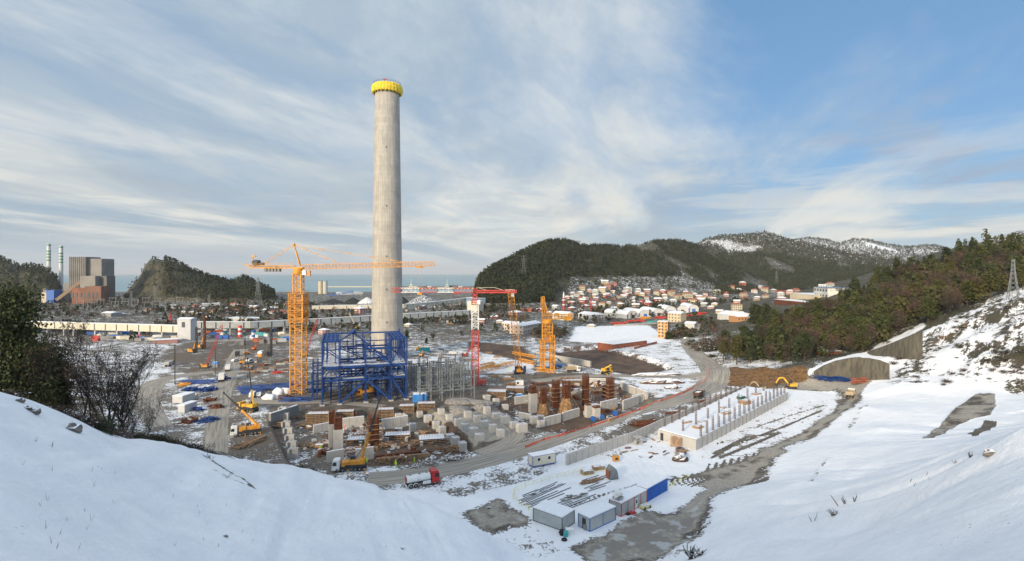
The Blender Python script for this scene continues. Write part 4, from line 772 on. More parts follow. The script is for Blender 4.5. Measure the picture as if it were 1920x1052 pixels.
formbox('rusty formwork box at the left edge of the right hand works', 930, 748, 8, 3.2, 5, -.1); formbox('rust brown slab formwork behind the small blue tarpaulin', 965, 738, 8, 2.2, 5, -.1)
formbox('rust brown formwork behind the braced columns', 1050, 735, 9, 2.6, 5, .1); formbox('dark rusty formwork at the back right of the works', 1075, 722, 9, 2.2, 4, .1); formbox('rusty formwork wall beside the ribbed concrete wall', 1114, 772, 5, 2.6, 3, .3)
formbox('dark rebar mat in the middle of the left excavation', 810, 832, 8, 1.6, 5, .2); formbox('low rusty formwork in front of the long concrete basin wall', 745, 826, 8, 1.8, 4, .15); formbox('low rusty formwork between the pier pair and the platform shaft', 668, 832, 6, 1.4, 4, .1)
t = wall('long snow topped footing beam along the front of the left excavation', (706,868), (806,858), 1.2, .8, mt='timber_snow', snow=False, cat='footing beam', name='footing_beam')
t = wall('dark rusty footing beam behind the long snow topped one', (705,860), (790,851), .9, .8, mt='rust', snow=False, cat='footing beam', name='footing_beam')
# retaining face between the track and the pit
t = wall('dark earth retaining face under the track left of the blue building', (508,792), (560,775), 3.2, 1, mt='grey_mid', cat='retaining wall', name='retaining_wall')
# heaps of timber and loose material
def heap(name, label, cat, px, py, w_, d_, mt, n=24, l=(1.5,4), h=.8, rz=0, spread=.5, th_=.16, group=None, along=True, kind=None):
    b = P(px, py); m = MB()
    for i in range(n):
        c = Vector((random.uniform(-w_/2,w_/2), random.uniform(-d_/2,d_/2), random.uniform(.05,h))); a = random.gauss(0, spread) if along else random.random()*3.14; L = random.uniform(*l)/2
        m.beam(c-Vector((math.cos(a)*L,math.sin(a)*L,random.uniform(-.2,.2))), c+Vector((math.cos(a)*L,math.sin(a)*L,random.uniform(-.1,.2))), th_*random.uniform(.7,1.5))
    return tag(m.build(name, mt, loc=b, rz=rz), label, cat, group, kind)
def pile(name, label, cat, px, py, r, mt, group=None, n=5, seed=0, rz=0, kind=None):
    b = P(px, py); m = MB(); rd = random.Random(seed+px)
    for i in range(n): m.blob((rd.uniform(-.5,.5)*r[0], rd.uniform(-.5,.5)*r[1], r[2]*.12), (r[0]*rd.uniform(.4,.75), r[1]*rd.uniform(.4,.75), r[2]*rd.uniform(.6,1)), seed+i, 10, 7, .16)
    return tag(m.build(name, mt, loc=b, rz=rz, smooth=True), label, cat, group, kind)
mat('soil', (.085,.05,.034), .95, .45, .9, snow=.18, bump=.8); mat('gravel_heap', (.22,.21,.20), .95, .3, 1.2, bump=.6); mat('rubble', (.30,.28,.26), .95, .5, 1.5, snow=.4)
pile('gravel_pile', 'grey gravel heap at the back of the flooded foundation pit', 'gravel pile', 862, 772, (6,4,2.4), 'gravel_heap'); pile('gravel_pile', 'small grey gravel heap between the foundation blocks and the track', 'gravel pile', 902, 768, (3.6,3,2.2), 'gravel_heap'); pile('gravel_pile', 'long grey gravel bank under the grey steel columns', 'gravel pile', 880, 756, (10,3,1.5), 'gravel_heap')
pile('soil_pile', 'brown soil heap beside the curving road, nearest the road', 'soil pile', 1262, 728, (5,3,1.6), 'soil'); pile('soil_pile', 'long brown soil heap on the snow right of the concrete works', 'soil pile', 1240, 718, (9,3.5,2.2), 'soil', n=8); pile('soil_pile', 'long low dark soil ridge above the brown heap by the curving road', 'soil pile', 1230, 704, (14,3,1.3), 'soil', n=9)
pile('soil_pile', 'dark red soil heap in front of the long slab foundation', 'soil pile', 1282, 862, (3.0,2.2,1.6), 'soil'); pile('snow_pile', 'snow covered mound beside the blue steel stock', 'snow mound', 505, 748, (3.4,2.6,1.8), 'snow_lump'); pile('snow_pile', 'larger snow covered mound near the foot of the yellow tower crane', 'snow mound', 528, 738, (4.4,3,2.4), 'snow_lump')
heap('rebar_stack', 'rust red reinforcement stack beside the haul road', 'rebar stack', 1210, 797, 7, 3.4, 'rust', 70, (3,6), 1.2, .35, .18); heap('rebar_stack', 'mixed rusty bars and timber beside the haul road, right of the red stack', 'rebar stack', 1268, 777, 6, 3, 'rust', 40, (2,4), .8, .4, .5); heap('rebar_stack', 'dark rusty bundle near the brown dump truck on the haul road', 'rebar stack', 1325, 756, 6, 2.4, 'rust', 40, (2,4), 1.4, .4, .4); heap('timber_pile', 'brown timber scattered along the wall end by the road', 'timber', 1352, 745, 6, 3, 'timber_snow', 30, (1,3), .6, .4, .8)
for k, (a, b, mt, lb) in enumerate([(668,795,'timber_snow','snowy planks between the long wall and the platform shaft'),(690,815,'timber','brown planks beside the platform shaft'),(720,838,'timber_snow','snowy boards in front of the platform shaft'),(790,815,'timber_snow','snowy boards beside the end of the basin wall'),(770,835,'timber_snow','scattered snowy timber in the middle of the excavation'),(822,828,'timber_snow','snowy beams leaning beside the right blocks of the excavation'),(845,845,'timber_snow','flat snowy planks at the corner of the excavation by the track'),(560,785,'timber_snow','white boards on the upper left corner of the excavation'),(575,800,'timber_snow','snowy formwork boards left of the brown formwork'),(600,835,'timber','brown props in the lower left of the excavation'),(575,838,'timber_snow','snowy debris beside the stub walls'),(655,848,'timber','brown formwork props behind the crane truck'),(735,866,'timber_snow','snowy planks at the edge of the excavation by the haul road'),(795,874,'rubble','pale rubble strip between the haul road and the excavation'),(850,862,'rubble','pale rubble on the verge near the footing beam end'),
        (1000,745,'timber_snow','snowy planks behind the square pier'),(1080,745,'timber_snow','snowy timber between the rebar columns'),(1030,752,'rust','tangle of rusty bars under the braced columns'),(1090,768,'rust','rusty bars in front of the slender column'),(1120,735,'timber_snow','snowy boards left of the banded column'),(1170,748,'timber_snow','snowy boards behind the stepped wall'),(1155,740,'timber_snow','snowy props right of the banded column'),(960,722,'timber_snow','snowy timber beside the small white box'),(1010,722,'rust','dark rusty bundle behind the works'),(1060,712,'timber_snow','snowy planks between the yellow truck and the white box')]):
    heap('timber_pile' if 'timber' in mt else 'debris_pile', lb, 'debris', a, b, 6, 3.5, mt, 34, (1,3.4), 1.1, .3, .7, along=False)
tag(MB().box((0,0,.9),(2.6,1.6,1.8)).box((0,0,2.0),(2.0,1.4,.4)).build('tarpaulin', 'blue_tarp', loc=P(974,748), rz=.2), 'small bright blue tarpaulin over material on the concrete wall', 'tarpaulin')
# blue stock of steel on the left and behind
for k, (a, b, w_, n, l, lb) in enumerate([(372,718,9,26,(6,11),'long blue girders in a row at the back of the left steel yard'),(375,733,12,90,(1.2,3.2),'jumble of short blue steel pieces in the left steel yard'),(418,712,4,30,(1,3),'small blue steel bundle beside the white lorry'),(500,730,16,60,(5,12),'long blue girders stacked left of the yellow crane mast'),(545,722,12,30,(6,12),'blue girders reaching past the yellow crane mast'),(470,738,5,20,(4,6),'short blue girders lying beside the site road'),(560,752,7,14,(5,9),'two thick blue girders at the foot of the yellow crane'),(388,790,5,26,(1,3.5),'blue and snowy steel pieces at the near end of the left yard'),(372,770,3.4,18,(1,2.5),'blue steel offcuts beside the white roofed cabin'),(596,735,6,18,(3,6),'blue steel lying between the crane mast and the blue building')]):
    heap('girder_stack', lb, 'steel stack', a, b, w_, 5 if n > 25 else 2.5, 'steel_blue', n, l, 1.3, .05, .12 if l[1] > 5 else 1.2, .34)
for k, (a, b, lb) in enumerate([(395,752,'rusty brown steel boxes in the left steel yard'),(352,792,'rusty crate and blue steel at the near left of the yard'),(405,765,'rusty frames among the white snow of the steel yard'),(535,748,'rusty drum and crates beside the snow mounds')]): heap('scrap_pile', lb, 'scrap', a, b, 4, 3, 'rust', 22, (.8,2.5), 1.3, 0, 1, .4, along=False)
for k, (a, b, lb) in enumerate([(345,722,'orange barrier stack at the top of the steel yard'),(520,700,'red machine part among the blue girders'),(462,803,'snow covered pipes behind the boom of the white crane truck'),(470,832,'fan of snowy logs laid out below the white crane truck'),(515,800,'snowy scrap left of the stub walls')]):
    heap('stock_pile', lb, 'stock pile', a, b, 7 if k > 1 else 3, 3.4, ['crane_orange','crane_red','timber_snow','timber_snow','timber_snow'][k], 26 if k != 3 else 44, (2,4) if k != 3 else (5,7), .8, 1.2 if k == 3 else .2, .12 if k == 3 else .5, .25)
# ------------------------------------------------------------------ long slab foundation
gA, gB, gC, gD = P(1233,824), P(1305,845), P(1478,749), P(1401,738); hS = 3.0; org = gB; t = thing('slab_foundation', 'long concrete foundation box with snowy deck and rows of rusty columns', 'foundation', (org.x, org.y, 0))
q = [Vector((p.x-org.x, p.y-org.y)) for p in (gA, gB, gC, gD)]; MB().prism([(v.x, v.y) for v in q], -.3, hS).build('concrete_box', 'concrete_bare', t)
cen = sum(q, Vector((0,0)))/4; MB().prism([tuple(cen+(v-cen)*.985) for v in q], hS+.003, hS+.16).build('snow_cover', 'snow_lump', t)
def rcol(t, x, y, z, h): 
    m = MB(); 
    for sx in (-.22,.22):
        for sy in (-.22,0,.22): m.beam((x+sx,y+sy,z), (x+sx+random.uniform(-.05,.05),y+sy,z+h*random.uniform(.75,1)), .055)
    for k in range(int(h/.5)): m.box((x,y,z+.2+k*.5),(.5,.5,.03))
    m.build('rebar_column', 'rebar_dark', t)
for (a, b, n) in ((q[1], q[2], 19), (q[0], q[3], 15), ((q[0]+q[1])/2, (q[2]+q[3])/2, 9)):
    for i in range(n): c = a.lerp(b, (i+.5)/n)+(cen-a).normalized()*.0; cc = c.lerp(cen, .04 if n > 10 else 0); rcol(t, cc.x, cc.y, hS+.1, random.uniform(3.6,4.8))
m = MB(); dr = (q[2]-q[1]).normalized(); nn = Vector((dr.y, -dr.x)); L = (q[2]-q[1]).length
for i in range(1, 24): c = q[1]+dr*(L*i/24)+nn*.02; m.box((c.x, c.y, hS/2), (.3, .3, hS*.98), math.atan2(dr.y, dr.x))
m.build('panel_rib', 'grey_mid', t)
c = q[0].lerp(q[1], .12); dd = (q[1]-q[0]).normalized(); n2 = Vector((dd.y, -dd.x)); c = c+n2*.03; MB().box((c.x,c.y,1.2), (1.0,.1,2.2), math.atan2(dd.y, dd.x)).build('doorway', 'dark_steel', t)
def at(s_, t_): return q[1].lerp(q[2], s_).lerp(q[0].lerp(q[3], s_), t_)
def stacked(label, c, w_, d_, h_, mt='timber', rz=.55, name='timber_stack'):
    m = MB()
    for k in range(max(1, int(h_/.18))):
        for i in range(int(d_/.3)): m.box((random.uniform(-.1,.1), -d_/2+i*.3+.15, k*.18+.09), (w_*random.uniform(.9,1), .26, .15))
    t_ = m.build(name, mt, loc=(org.x+c.x, org.y+c.y, hS+.16), rz=rz); return tag(t_, label, 'timber stack')
for lb, s_, t_, w_, d_, h_ in [('square stack of orange brown panels nearest the doorway end of the slab',.13,.35,3,2.2,.8),('flat stack of brown panels near the front left of the slab',.16,.72,3.4,1.2,.6),('orange brown panel stack in the middle left of the slab',.40,.35,3.2,2,.7),('small brown stack behind the middle panels on the slab',.48,.6,1.8,1.5,.5),('tall panel stack with green cover in the middle of the slab',.62,.35,3.4,2.4,1.3),('brown planks spread near the left end of the slab',.22,.5,3.2,1.6,.3),('wide brown stack at the far end of the slab',.84,.5,4,2,.7),('loose brown planks beside the green covered stack',.72,.6,3,1.4,.4)]: stacked(lb, at(s_, t_), w_, d_, h_)
c = at(.70,.62); tag(MB().box((0,0,.5),(3.2,1.6,1.0)).build('covered_stack', mat('green_dark', (.03,.10,.07), .6, .2, snow=.3), loc=(org.x+c.x, org.y+c.y, hS+.16), rz=.6), 'dark green covered stack on the slab deck', 'covered stack')
for a, b, rz, lb in ((1256,835,.5,'wooden lattice panels leaning on the doorway end of the slab'),(1267,838,.2,'pale planks leaning against the doorway end of the slab')):
    p = P(a, b); m = MB(); [m.beam((i*.22,-.9,0),(i*.22+.3,.0,2.9),.14) for i in range(7)]; [m.beam((0,-.75+k*.2,.4+k*.7),(1.5,-.75+k*.2,.4+k*.7),.1) for k in range(4)]; tag(m.build('leaning_planks', 'timber', loc=p, rz=rz-.6), lb, 'planks')
heap('debris_pile', 'tarpaulins, boards and blue scraps in front of the slab corner', 'debris', 1278, 851, 3, 1.8, 'timber_snow', 24, (1,2.6), 1.1, .3, .5, .2); tag(MB().blob((0,0,.4),(1.3,.9,.8),3).build('tarpaulin', 'cab_blue', loc=P(1276,846)), 'dark blue tarpaulin bundle in front of the slab corner', 'tarpaulin')
# long retaining wall beside the haul road
pts = [P(*a) for a in ((1061,873),(1120,852),(1184,830),(1234,806),(1290,782),(1345,757),(1399,735))]; o_ = pts[0]; t = thing('retaining_wall', 'long pale concrete retaining wall running beside the haul road', 'wall', o_)
for k, (a, b) in enumerate(zip(pts[:-1], pts[1:])):
    d = b-a; L = math.hypot(d.x, d.y); mid = (a+b)/2-o_; rz = math.atan2(d.y, d.x); MB().box((mid.x, mid.y, 1.35+.0), (L+.02, .45, 3.3)).build('wall_panel', 'concrete_bare', t).data; m = C.objects[-1] if False else None
    t.children[-1].location = (0,0,0); me_ = t.children[-1].data
    me_.vertices.foreach_set('co', [v for (x, y, z) in [(mid.x+(sx*L/2*math.cos(rz)-sy*.225*math.sin(rz)), mid.y+(sx*L/2*math.sin(rz)+sy*.225*math.cos(rz)), z_) for z_ in (-.4, 2.9) for sx, sy in ((-1,-1),(1,-1),(1,1),(-1,1))] for v in (x, y, z)]); me_.update()
m = MB()
for a, b in zip(pts[:-1], pts[1:]):
    d = b-a; L = math.hypot(d.x, d.y); rz = math.atan2(d.y, d.x)
    for i in range(int(L/2.5)): c = a.lerp(b, (i+.5)/(L/2.5))-o_; m.box((c.x+.24*math.sin(rz), c.y-.24*math.cos(rz), 1.3), (.07,.06,2.7), rz)
m.build('panel_joint', 'grey_mid', t)
tag(MB().box((0,0,1.2),(2.0,1.4,.12)).box((-.9,0,.6),(.15,1.3,1.2)).box((.9,0,.6),(.15,1.3,1.2)).box((0,.6,.6),(1.7,.1,1.2)).box((0,0,2.2),(2.4,1.8,.1)).beam((-.9,-.6,1.2),(-.9,-.6,2.2),.1).beam((.9,-.6,1.2),(.9,-.6,2.2),.1).build('guard_booth', 'concrete_snow', loc=P(1196,833), rz=.35), 'small open grey booth with snowy roof against the retaining wall', 'booth')
# ------------------------------------------------------------------ cabins
def cabin(name, label, F_, Rr, w_=2.6, h_=2.7, wall_='sheet_cream', trim='trim_blue', windows=(), door=None, panels=2, enddoor=False, legs=0, ribs=False):
    f, r = P(*F_), P(*Rr); d = r-f; L = math.hypot(d.x, d.y); rz = math.atan2(d.y, d.x); t = thing(name, label, 'site cabin', (f.x, f.y, f.z+legs), rz)
    MB().box((L/2, w_/2, h_/2), (L, w_, h_)).build('cabin_wall', wall_, t); e = .05
    m = MB()
    for x in (0, L): [m.box((x, y, h_/2), (.14, .14, h_+.02)) for y in (0, w_)]
    for z in (.06, h_-.04):
        for y in (0, w_): m.box((L/2, y, z), (L-.15, .12, .14))
        for x in (0, L): m.box((x, w_/2, z), (.12, w_-.15, .14))
    for i in range(1, panels): m.box((i*L/panels, -.02, h_/2), (.12, .06, h_-.2))
    m.build('trim', trim, t)
    MB().box((L/2, w_/2, h_+.10), (L+.16, w_+.16, .2)).build('snowy_roof', 'snow_lump', t)
    for x in windows:
        q_ = MB().box((x, -.03, 1.65), (.95, .06, .95)).build('window', 'paint_white', t); MB().box((x, -.07, 1.65), (.75, .04, .75)).box((x,-.095,1.65),(.06,.02,.75)).build('pane', 'glass', q_)
    if door is not None: q_ = MB().box((door, -.03, 1.1), (.9, .06, 2.05)).build('door', 'paint_white', t); MB().box((door, -.07, 1.5), (.5, .04, .7)).build('pane', 'glass', q_)
    if enddoor: MB().box((-.03, w_*.5, 1.1), (.06, .9, 2.05)).build('door', 'dark_steel', t)
    if ribs:
        m = MB(); [m.box((.3+i*.28, -.03, h_/2), (.12, .05, h_-.3)) for i in range(int((L-.5)/.28))]; m.build('corrugation', 'container_blue', t)
    if legs:
        m = MB(); [m.box((x, y, -legs/2), (.3,.3,legs)) for x in (.5, L/2, L-.5) for y in (.3, w_-.3)]; m.build('support_block', 'dark_steel', t)
    return t
mat('grey_panel', (.42,.44,.43), .6, .08, .6, dirt=.15)
cabin('site_cabin', 'white cabin trailer with blue trim and two windows beside the haul road', (999,878), (1042,870), 2.5, 2.6, windows=(1.8,4.9), panels=1, legs=.35)
cabin('site_cabin', 'plain grey white cabin turned end on, leftmost of the front row', (1054,996), (1077,981), 7.0, 2.6, 'grey_panel', 'grey_dark', panels=1)
t = cabin('site_cabin', 'white cabin with blue trim between the grey cabin and the red trimmed one', (1106,997), (1154,975), 3.0, 2.6, 'grey_panel', 'trim_blue', enddoor=True)
t = cabin('site_cabin', 'white cabin with red trim and a water tank on its roof', (1165,969), (1212.5,942), 3.0, 2.7, 'grey_panel', 'trim_red', panels=4, door=5.6)
cabin('shipping_container', 'bright blue shipping container joined to the red trimmed cabin', (1213.5,941), (1251,920), 2.7, 2.9, 'container_blue', 'container_blue', panels=1, ribs=True)
p = P(1158,965); t = thing('water_tank', 'white round water tank on a thin frame above the red trimmed cabin', 'water tank', (p.x+.2, p.y+.6, 0), .7)
for x in (-.7,.7):
    for y in (-.7,.7): MB().beam((x,y,0),(x,y,3.4),.1).build('leg', 'grey_mid', t)
MB().cone((-.9,0,4.0),(.9,0,4.0),.62,.62,14).build('tank', 'paint_white_snowy', t); MB().box((0,0,3.42),(1.7,1.7,.1)).build('platform', 'grey_mid', t)
for a, b, mt, lb in ((1054,1003,'tyre','dark tyre stack at the corner of the grey cabin'),(1061,1006,'container_teal','pale blue drum beside the grey cabin'),(1068,1001,'paint_white_snowy','white crate between the grey cabin and the blue trimmed cabin'),(1098,992,'grey_mid','grey covered bottles at the end door of the blue trimmed cabin')):
    m = MB().lathe([(.45,0),(.5,.1),(.5,.9),(.42,1.0)], 12) if mt != 'paint_white_snowy' else MB().box((0,0,.5),(1.6,1.1,1.0)); tag(m.build('barrel' if mt != 'paint_white_snowy' else 'crate', mt, loc=P(a, b)), lb, 'crate' if 'crate' in lb else 'barrel')
for a, b, lb in ((1053,999,'black tyre lying beside the grey cabin corner'),(1058,1013,'black tyre lying on snow in front of the grey cabin'),(1177,965,'black tyre leaning on the red trimmed cabin')):
    m = MB(); n = 16; vs = []; [vs.append(((.42+.16*math.cos(j*math.pi/3))*math.cos(i*2*math.pi/n), (.42+.16*math.cos(j*math.pi/3))*math.sin(i*2*math.pi/n), .16+.16*math.sin(j*math.pi/3))) for i in range(n) for j in range(6)]; m.add(vs, [(i*6+j, ((i+1)%n)*6+j, ((i+1)%n)*6+(j+1)%6, i*6+(j+1)%6) for i in range(n) for j in range(6)]); tag(m.build('tyre', 'tyre', loc=P(a, b)), lb, 'tyre')
p = P(1210,952); t = thing('sled', 'yellow edged flat cart with snow load in front of the red trimmed cabin', 'cart', p, .6); MB().box((0,0,.35),(2.6,1.3,.2)).build('frame','fence_yellow',t); MB().box((0,0,.6),(2.2,1.1,.3)).build('load','paint_white_snowy',t); [MB().cone((x,-.7,.25),(x,-.5,.25),.25,.25,10).build('wheel','tyre',t) for x in (-.8,.8)]
heap('scrap_pile', 'red machine part and black scrap beside the cabin row', 'scrap', 1187, 966, 1.6, 1, 'crane_red', 8, (.6,1.2), .6, .6, .6, .15)
for k, (a, b, c, d_) in enumerate([(970,945,1060,905),(985,950,1075,912),(1000,928,1055,902),(1010,962,1100,928),(1040,960,1118,930),(975,935,1030,915),(1098,920,1140,905),(1092,905,1150,888)]):
    A, B = P(a,b), P(c,d_); m = MB(); L = (B-A).length; dd = (B-A).normalized(); nn = Vector((-dd.y, dd.x, 0))
    for i in range(4): o2 = nn*(i-1.5)*.55+dd*random.uniform(0, 2); m.beam(o2+Vector((0,0,.12)), (B-A)*random.uniform(.5,.9)+o2+nn*random.uniform(-.4,.4)+Vector((0,0,.12)), .16)
    tag(m.build('steel_bars', 'dark_bark', loc=A), 'dark bars half buried in snow in the fenced yard, '+['foremost long bundle','second long bundle from the cabins','bundle nearest the white cabin trailer','bundle closest to the grey cabin','bundle behind the blue trimmed cabin','short bundle at the left fence','short bundle beside the leaning shelter','bundle beyond the leaning shelter'][k], 'steel bars', 'steel bars lying in the snowy yard')
for lb, a, b, mt in (('low stack of pallets and rails beside the leaning shelter',1108,905,'timber_snow'),('rubble and rails in a low row behind the grey cabin',1075,935,'rubble')): heap('debris_pile', lb, 'debris', a, b, 6, 1, mt, 30, (1,2.4), .6, .45, .2, .2)
for a, b, lb in ((1101,888,'stack of framed timber trays beside the wall end'),(1122,880,'second stack of framed timber trays, nearer the leaning shelter')):
    p = P(a, b); t = thing('tray_stack', lb, 'timber stack', p, .35); m = MB(); [m.box((0,0,.2+k*.35),(3.0,1.8,.2)) for k in range(3)]; m.build('trays','timber',t); MB().box((0,0,.05),(3.2,1.9,.12)).build('base_frame','fence_yellow',t)
p = P(1146,897); t = thing('leaning_shelter', 'grey metal shelter with curved snowy roof in the yard', 'shelter', p, .3); MB().side([(-.9,0),(-.8,2.2),(0,3.2),(.9,2.4),(1.3,1.2),(1.4,0)], -1.1, 1.1).build('hood', 'steel_grey', t); MB().box((-1.0,0,1.2),(.1,1.8,1.8)).build('front_board','brick_red',t)
p = P(1155,864); t = thing('generator', 'small bright orange machine box on the snowy yard', 'generator', p, .2); MB().box((0,0,.7),(1.6,1.1,1.2)).build('housing','crane_orange',t); MB().box((0,-.57,.7),(.8,.05,.6)).build('grille','dark_steel',t); [MB().cone((x,-.5,.15),(x,.5,.15),.2,.2,8).build('wheel','tyre',t) for x in (-.5,.5)]
# yellow rail fence round the yard
def fence(label, pts, mt='fence_yellow', h=1.1, name='rail_fence', step=2.4, rails=(.55,1.05)):
    w_ = [P(*a) for a in pts]; o2 = w_[0]; t = thing(name, label, 'fence', o2); rl = MB(); cnt = 0
    for a, b in zip(w_[:-1], w_[1:]):
        L = (b-a).length; n = max(1, int(L/step))
        for i in range(n): c = a.lerp(b, i/n)-o2; MB().beam(c, c+Vector((0,0,h)), .08).build('post', mt, t)
        for r in rails: rl.beam(a-o2+Vector((0,0,h*r)), b-o2+Vector((0,0,h*r)), .06)
    rl.build('rail', mt, t); return t
fence('thin yellow rail fence round the snowy yard of bars', [(1005,967),(978,950),(962,936),(965,925),(985,915),(1030,902),(1075,890),(1098,885)]); fence('thin yellow rail fence right of the blue container', [(1252,918),(1262,912),(1278,905),(1292,898)])
fence('short dark stake fence beside the haul road verge', [(908,919),(930,915),(955,909),(980,903)], 'dark_bark', .9, 'stake_fence', 1.0, (.2,))
# orange barrier tape along the haul road
m_ = [P(a, b) for a, b in ((985,840),(1020,826),(1060,815),(1110,799),(1160,783),(1200,768),(1240,752),(1280,738),(1300,728))]; t = thing('barrier_tape', 'orange plastic barrier strip along the edge of the haul road', 'barrier', m_[0]); m = MB()
for a, b in zip(m_[:-1], m_[1:]): a, b = a-m_[0], b-m_[0]; n = int((b-a).length/1.5); [m.beam(a.lerp(b, i/n)+Vector((0,random.uniform(-.25,.25),.35)), a.lerp(b, (i+1)/n)+Vector((0,random.uniform(-.25,.25),.35)), .06, random.uniform(.3,.8)) for i in range(n)]
m.build('mesh_strip', 'tape', t); [MB().beam(a-m_[0], a-m_[0]+Vector((0,0,1.0)), .1).build('post', 'dark_bark', t) for a in m_]
fence('orange barrier line on the outside of the road bend', [(1300,728),(1325,712),(1330,700),(1322,690)], 'tape', .9, 'barrier_tape', 3)
# blue reels near the works
for k, (a, b) in enumerate([(1112,790),(1128,786),(1153,779)]):
    p = P(a, b); t = thing('cable_reel', ['blue cable reel nearest the orange tape corner, leftmost of three','blue cable reel between its two neighbours','blue cable reel at the foot of the ribbed wall'][k], 'cable reel', p, .3, 'blue cable reels'); [MB().cone((0,y,.9),(0,y+.1,.9),.9,.9,16).build('flange','trim_blue',t) for y in (-.5,.4)]; MB().cone((0,-.45,.9),(0,.45,.9),.55,.55,12).build('drum','dark_steel',t)
# blue tarpaulin box by the building
p = P(787,752); t = thing('covered_container', 'bright blue sheeted box with snowy top at the right foot of the blue building', 'container', p, .15); MB().box((0,0,1.5),(5.4,4,3.0),taper=.95).build('cover','blue_tarp',t); MB().box((0,0,3.05),(4.9,3.6,.16)).build('snow_cover','snow_lump',t)
# ------------------------------------------------------------------ vehicles
def wheels(t, xs, w_=2.4, r=.5, fender=None):
    for x in xs:
        for s in (-1, 1):
            q_ = MB().cone((x, s*(w_/2-.32), r), (x, s*(w_/2), r), r, r, 16).build('wheel', 'tyre', t); MB().cone((x, s*(w_/2-.02), r), (x, s*(w_/2+.03), r), r*.5, r*.45, 10).build('rim', 'grey_mid', q_)
            if fender: MB().cone((x, s*(w_/2-.3), r*1.15), (x, s*(w_/2+.02), r*1.15), r*1.18, r*1.18, 16).build('mudguard', fender, t) if False else None
def cabp(t, x, w_, mt, h=2.6, L=1.9, z0=.55):
    q_ = MB().side([(x-L/2,z0),(x+L/2,z0),(x+L/2,z0+h*.42),(x+L/2-.22,z0+h*.92),(x+L/2-.6,z0+h),(x-L/2,z0+h)], -w_/2, w_/2).build('cab', mt, t)
    MB().side([(x+L/2+.015,z0+h*.45),(x+L/2+.03,z0+h*.47),(x+L/2-.18,z0+h*.88),(x+L/2-.21,z0+h*.86)], -w_/2+.15, w_/2-.15).build('windscreen', 'glass', q_)
    for s in (-1, 1):
        MB().side([(x-L*.12,z0+h*.46),(x+L*.38,z0+h*.46),(x+L*.30,z0+h*.82),(x-L*.12,z0+h*.82)], s*(w_/2)-.02, s*(w_/2)+.02).build('side_window', 'glass', q_)
        MB().box((x+L/2+.02, s*w_*.36, z0+.35), (.06,.35,.2)).build('headlight', 'paint_white', q_); MB().box((x+L*.42, s*(w_/2+.12), z0+h*.65), (.1,.12,.5)).build('mirror', 'dark_steel', q_)
    return q_
# tanker
a, b = P(762,914), P(819,905); rz = math.atan2((b-a).y, (b-a).x); c = a.lerp(b, .5); t = thing('tanker_truck', 'tanker truck with red cab and white tank on the haul road', 'tanker truck', c, rz)
L = 8.0; MB().box((-.4,0,.95),(7.0,1.0,.3)).build('chassis','dark_steel',t); cabp(t, 3.1, 2.4, 'truck_red', 2.7, 1.9); wheels(t, (-2.9,-1.75,2.9), 2.4, .52)
for x in (-2.9,-1.75):
    for s in (-1,1): MB().side([(x+.62*math.cos(u_), .55+.62*math.sin(u_)) for u_ in np.linspace(0,math.pi,9)]+[(x+.55*math.cos(u_), .55+.55*math.sin(u_)) for u_ in np.linspace(math.pi,0,9)], s*1.2-.17, s*1.2+.17).build('mudguard','paint_white',t)
n = 22; tz = 1.95
def ell(x, k=1): return [(x, 1.18*k*math.cos(i*2*math.pi/n), tz+.86*k*math.sin(i*2*math.pi/n)) for i in range(n)]
m = MB(); rings = [ell(-3.75,.86), ell(-3.6,1), ell(1.75,1), ell(1.9,.9)]; m.add([v for r in rings for v in r], [(k*n+i, (k+1)*n+i, (k+1)*n+(i+1)%n, k*n+(i+1)%n) for k in range(3) for i in range(n)]+[tuple(range(n)), tuple(range(3*n,4*n))[::-1]]); m.build('tank','paint_white',t,smooth=False)
MB().add(ell(-3.78,.8)+ell(-3.82,.8), [tuple(range(n))[::-1], tuple(range(n,2*n))]+[(i,(i+1)%n,n+(i+1)%n,n+i) for i in range(n)]).build('red_end_panel','truck_red',t)
for x in (-2.8,-.6,1.2): MB().lathe([(.3,tz+.8),(.32,tz+.98),(.2,tz+1.05)],10,(x,0,0)).build('hatch','grey_mid',t)
MB().box((.9,-1.15,.95),(1.9,.25,.7)).build('side_guard','paint_white',t); MB().box((-3.9,0,.75),(.15,2.3,.25)).build('rear_bumper','paint_white',t); MB().beam((-3.6,1.1,2.6),(1.6,1.1,2.6),.05).beam((-3.6,-.2,2.95),(1.6,-.2,2.95),.04).build('walkway_rail','grey_mid',t)
fc = bpy.data.curves.new('tank_lettering', 'FONT'); fc.body = 'LA'; fc.size = .85; fc.extrude = .01; fo = bpy.data.objects.new('tmp', fc); C.objects.link(fo); dg = bpy.context.evaluated_depsgraph_get(); me_ = bpy.data.meshes.new_from_object(fo.evaluated_get(dg)); bpy.data.objects.remove(fo)
me_.materials.clear(); me_.materials.append(MATS['lettering_blue']); lo = bpy.data.objects.new('lettering', me_); C.objects.link(lo); lo.parent = t; lo.location = (-1.45, -1.17, 1.75); lo.rotation_euler = (R(80), 0, 0)
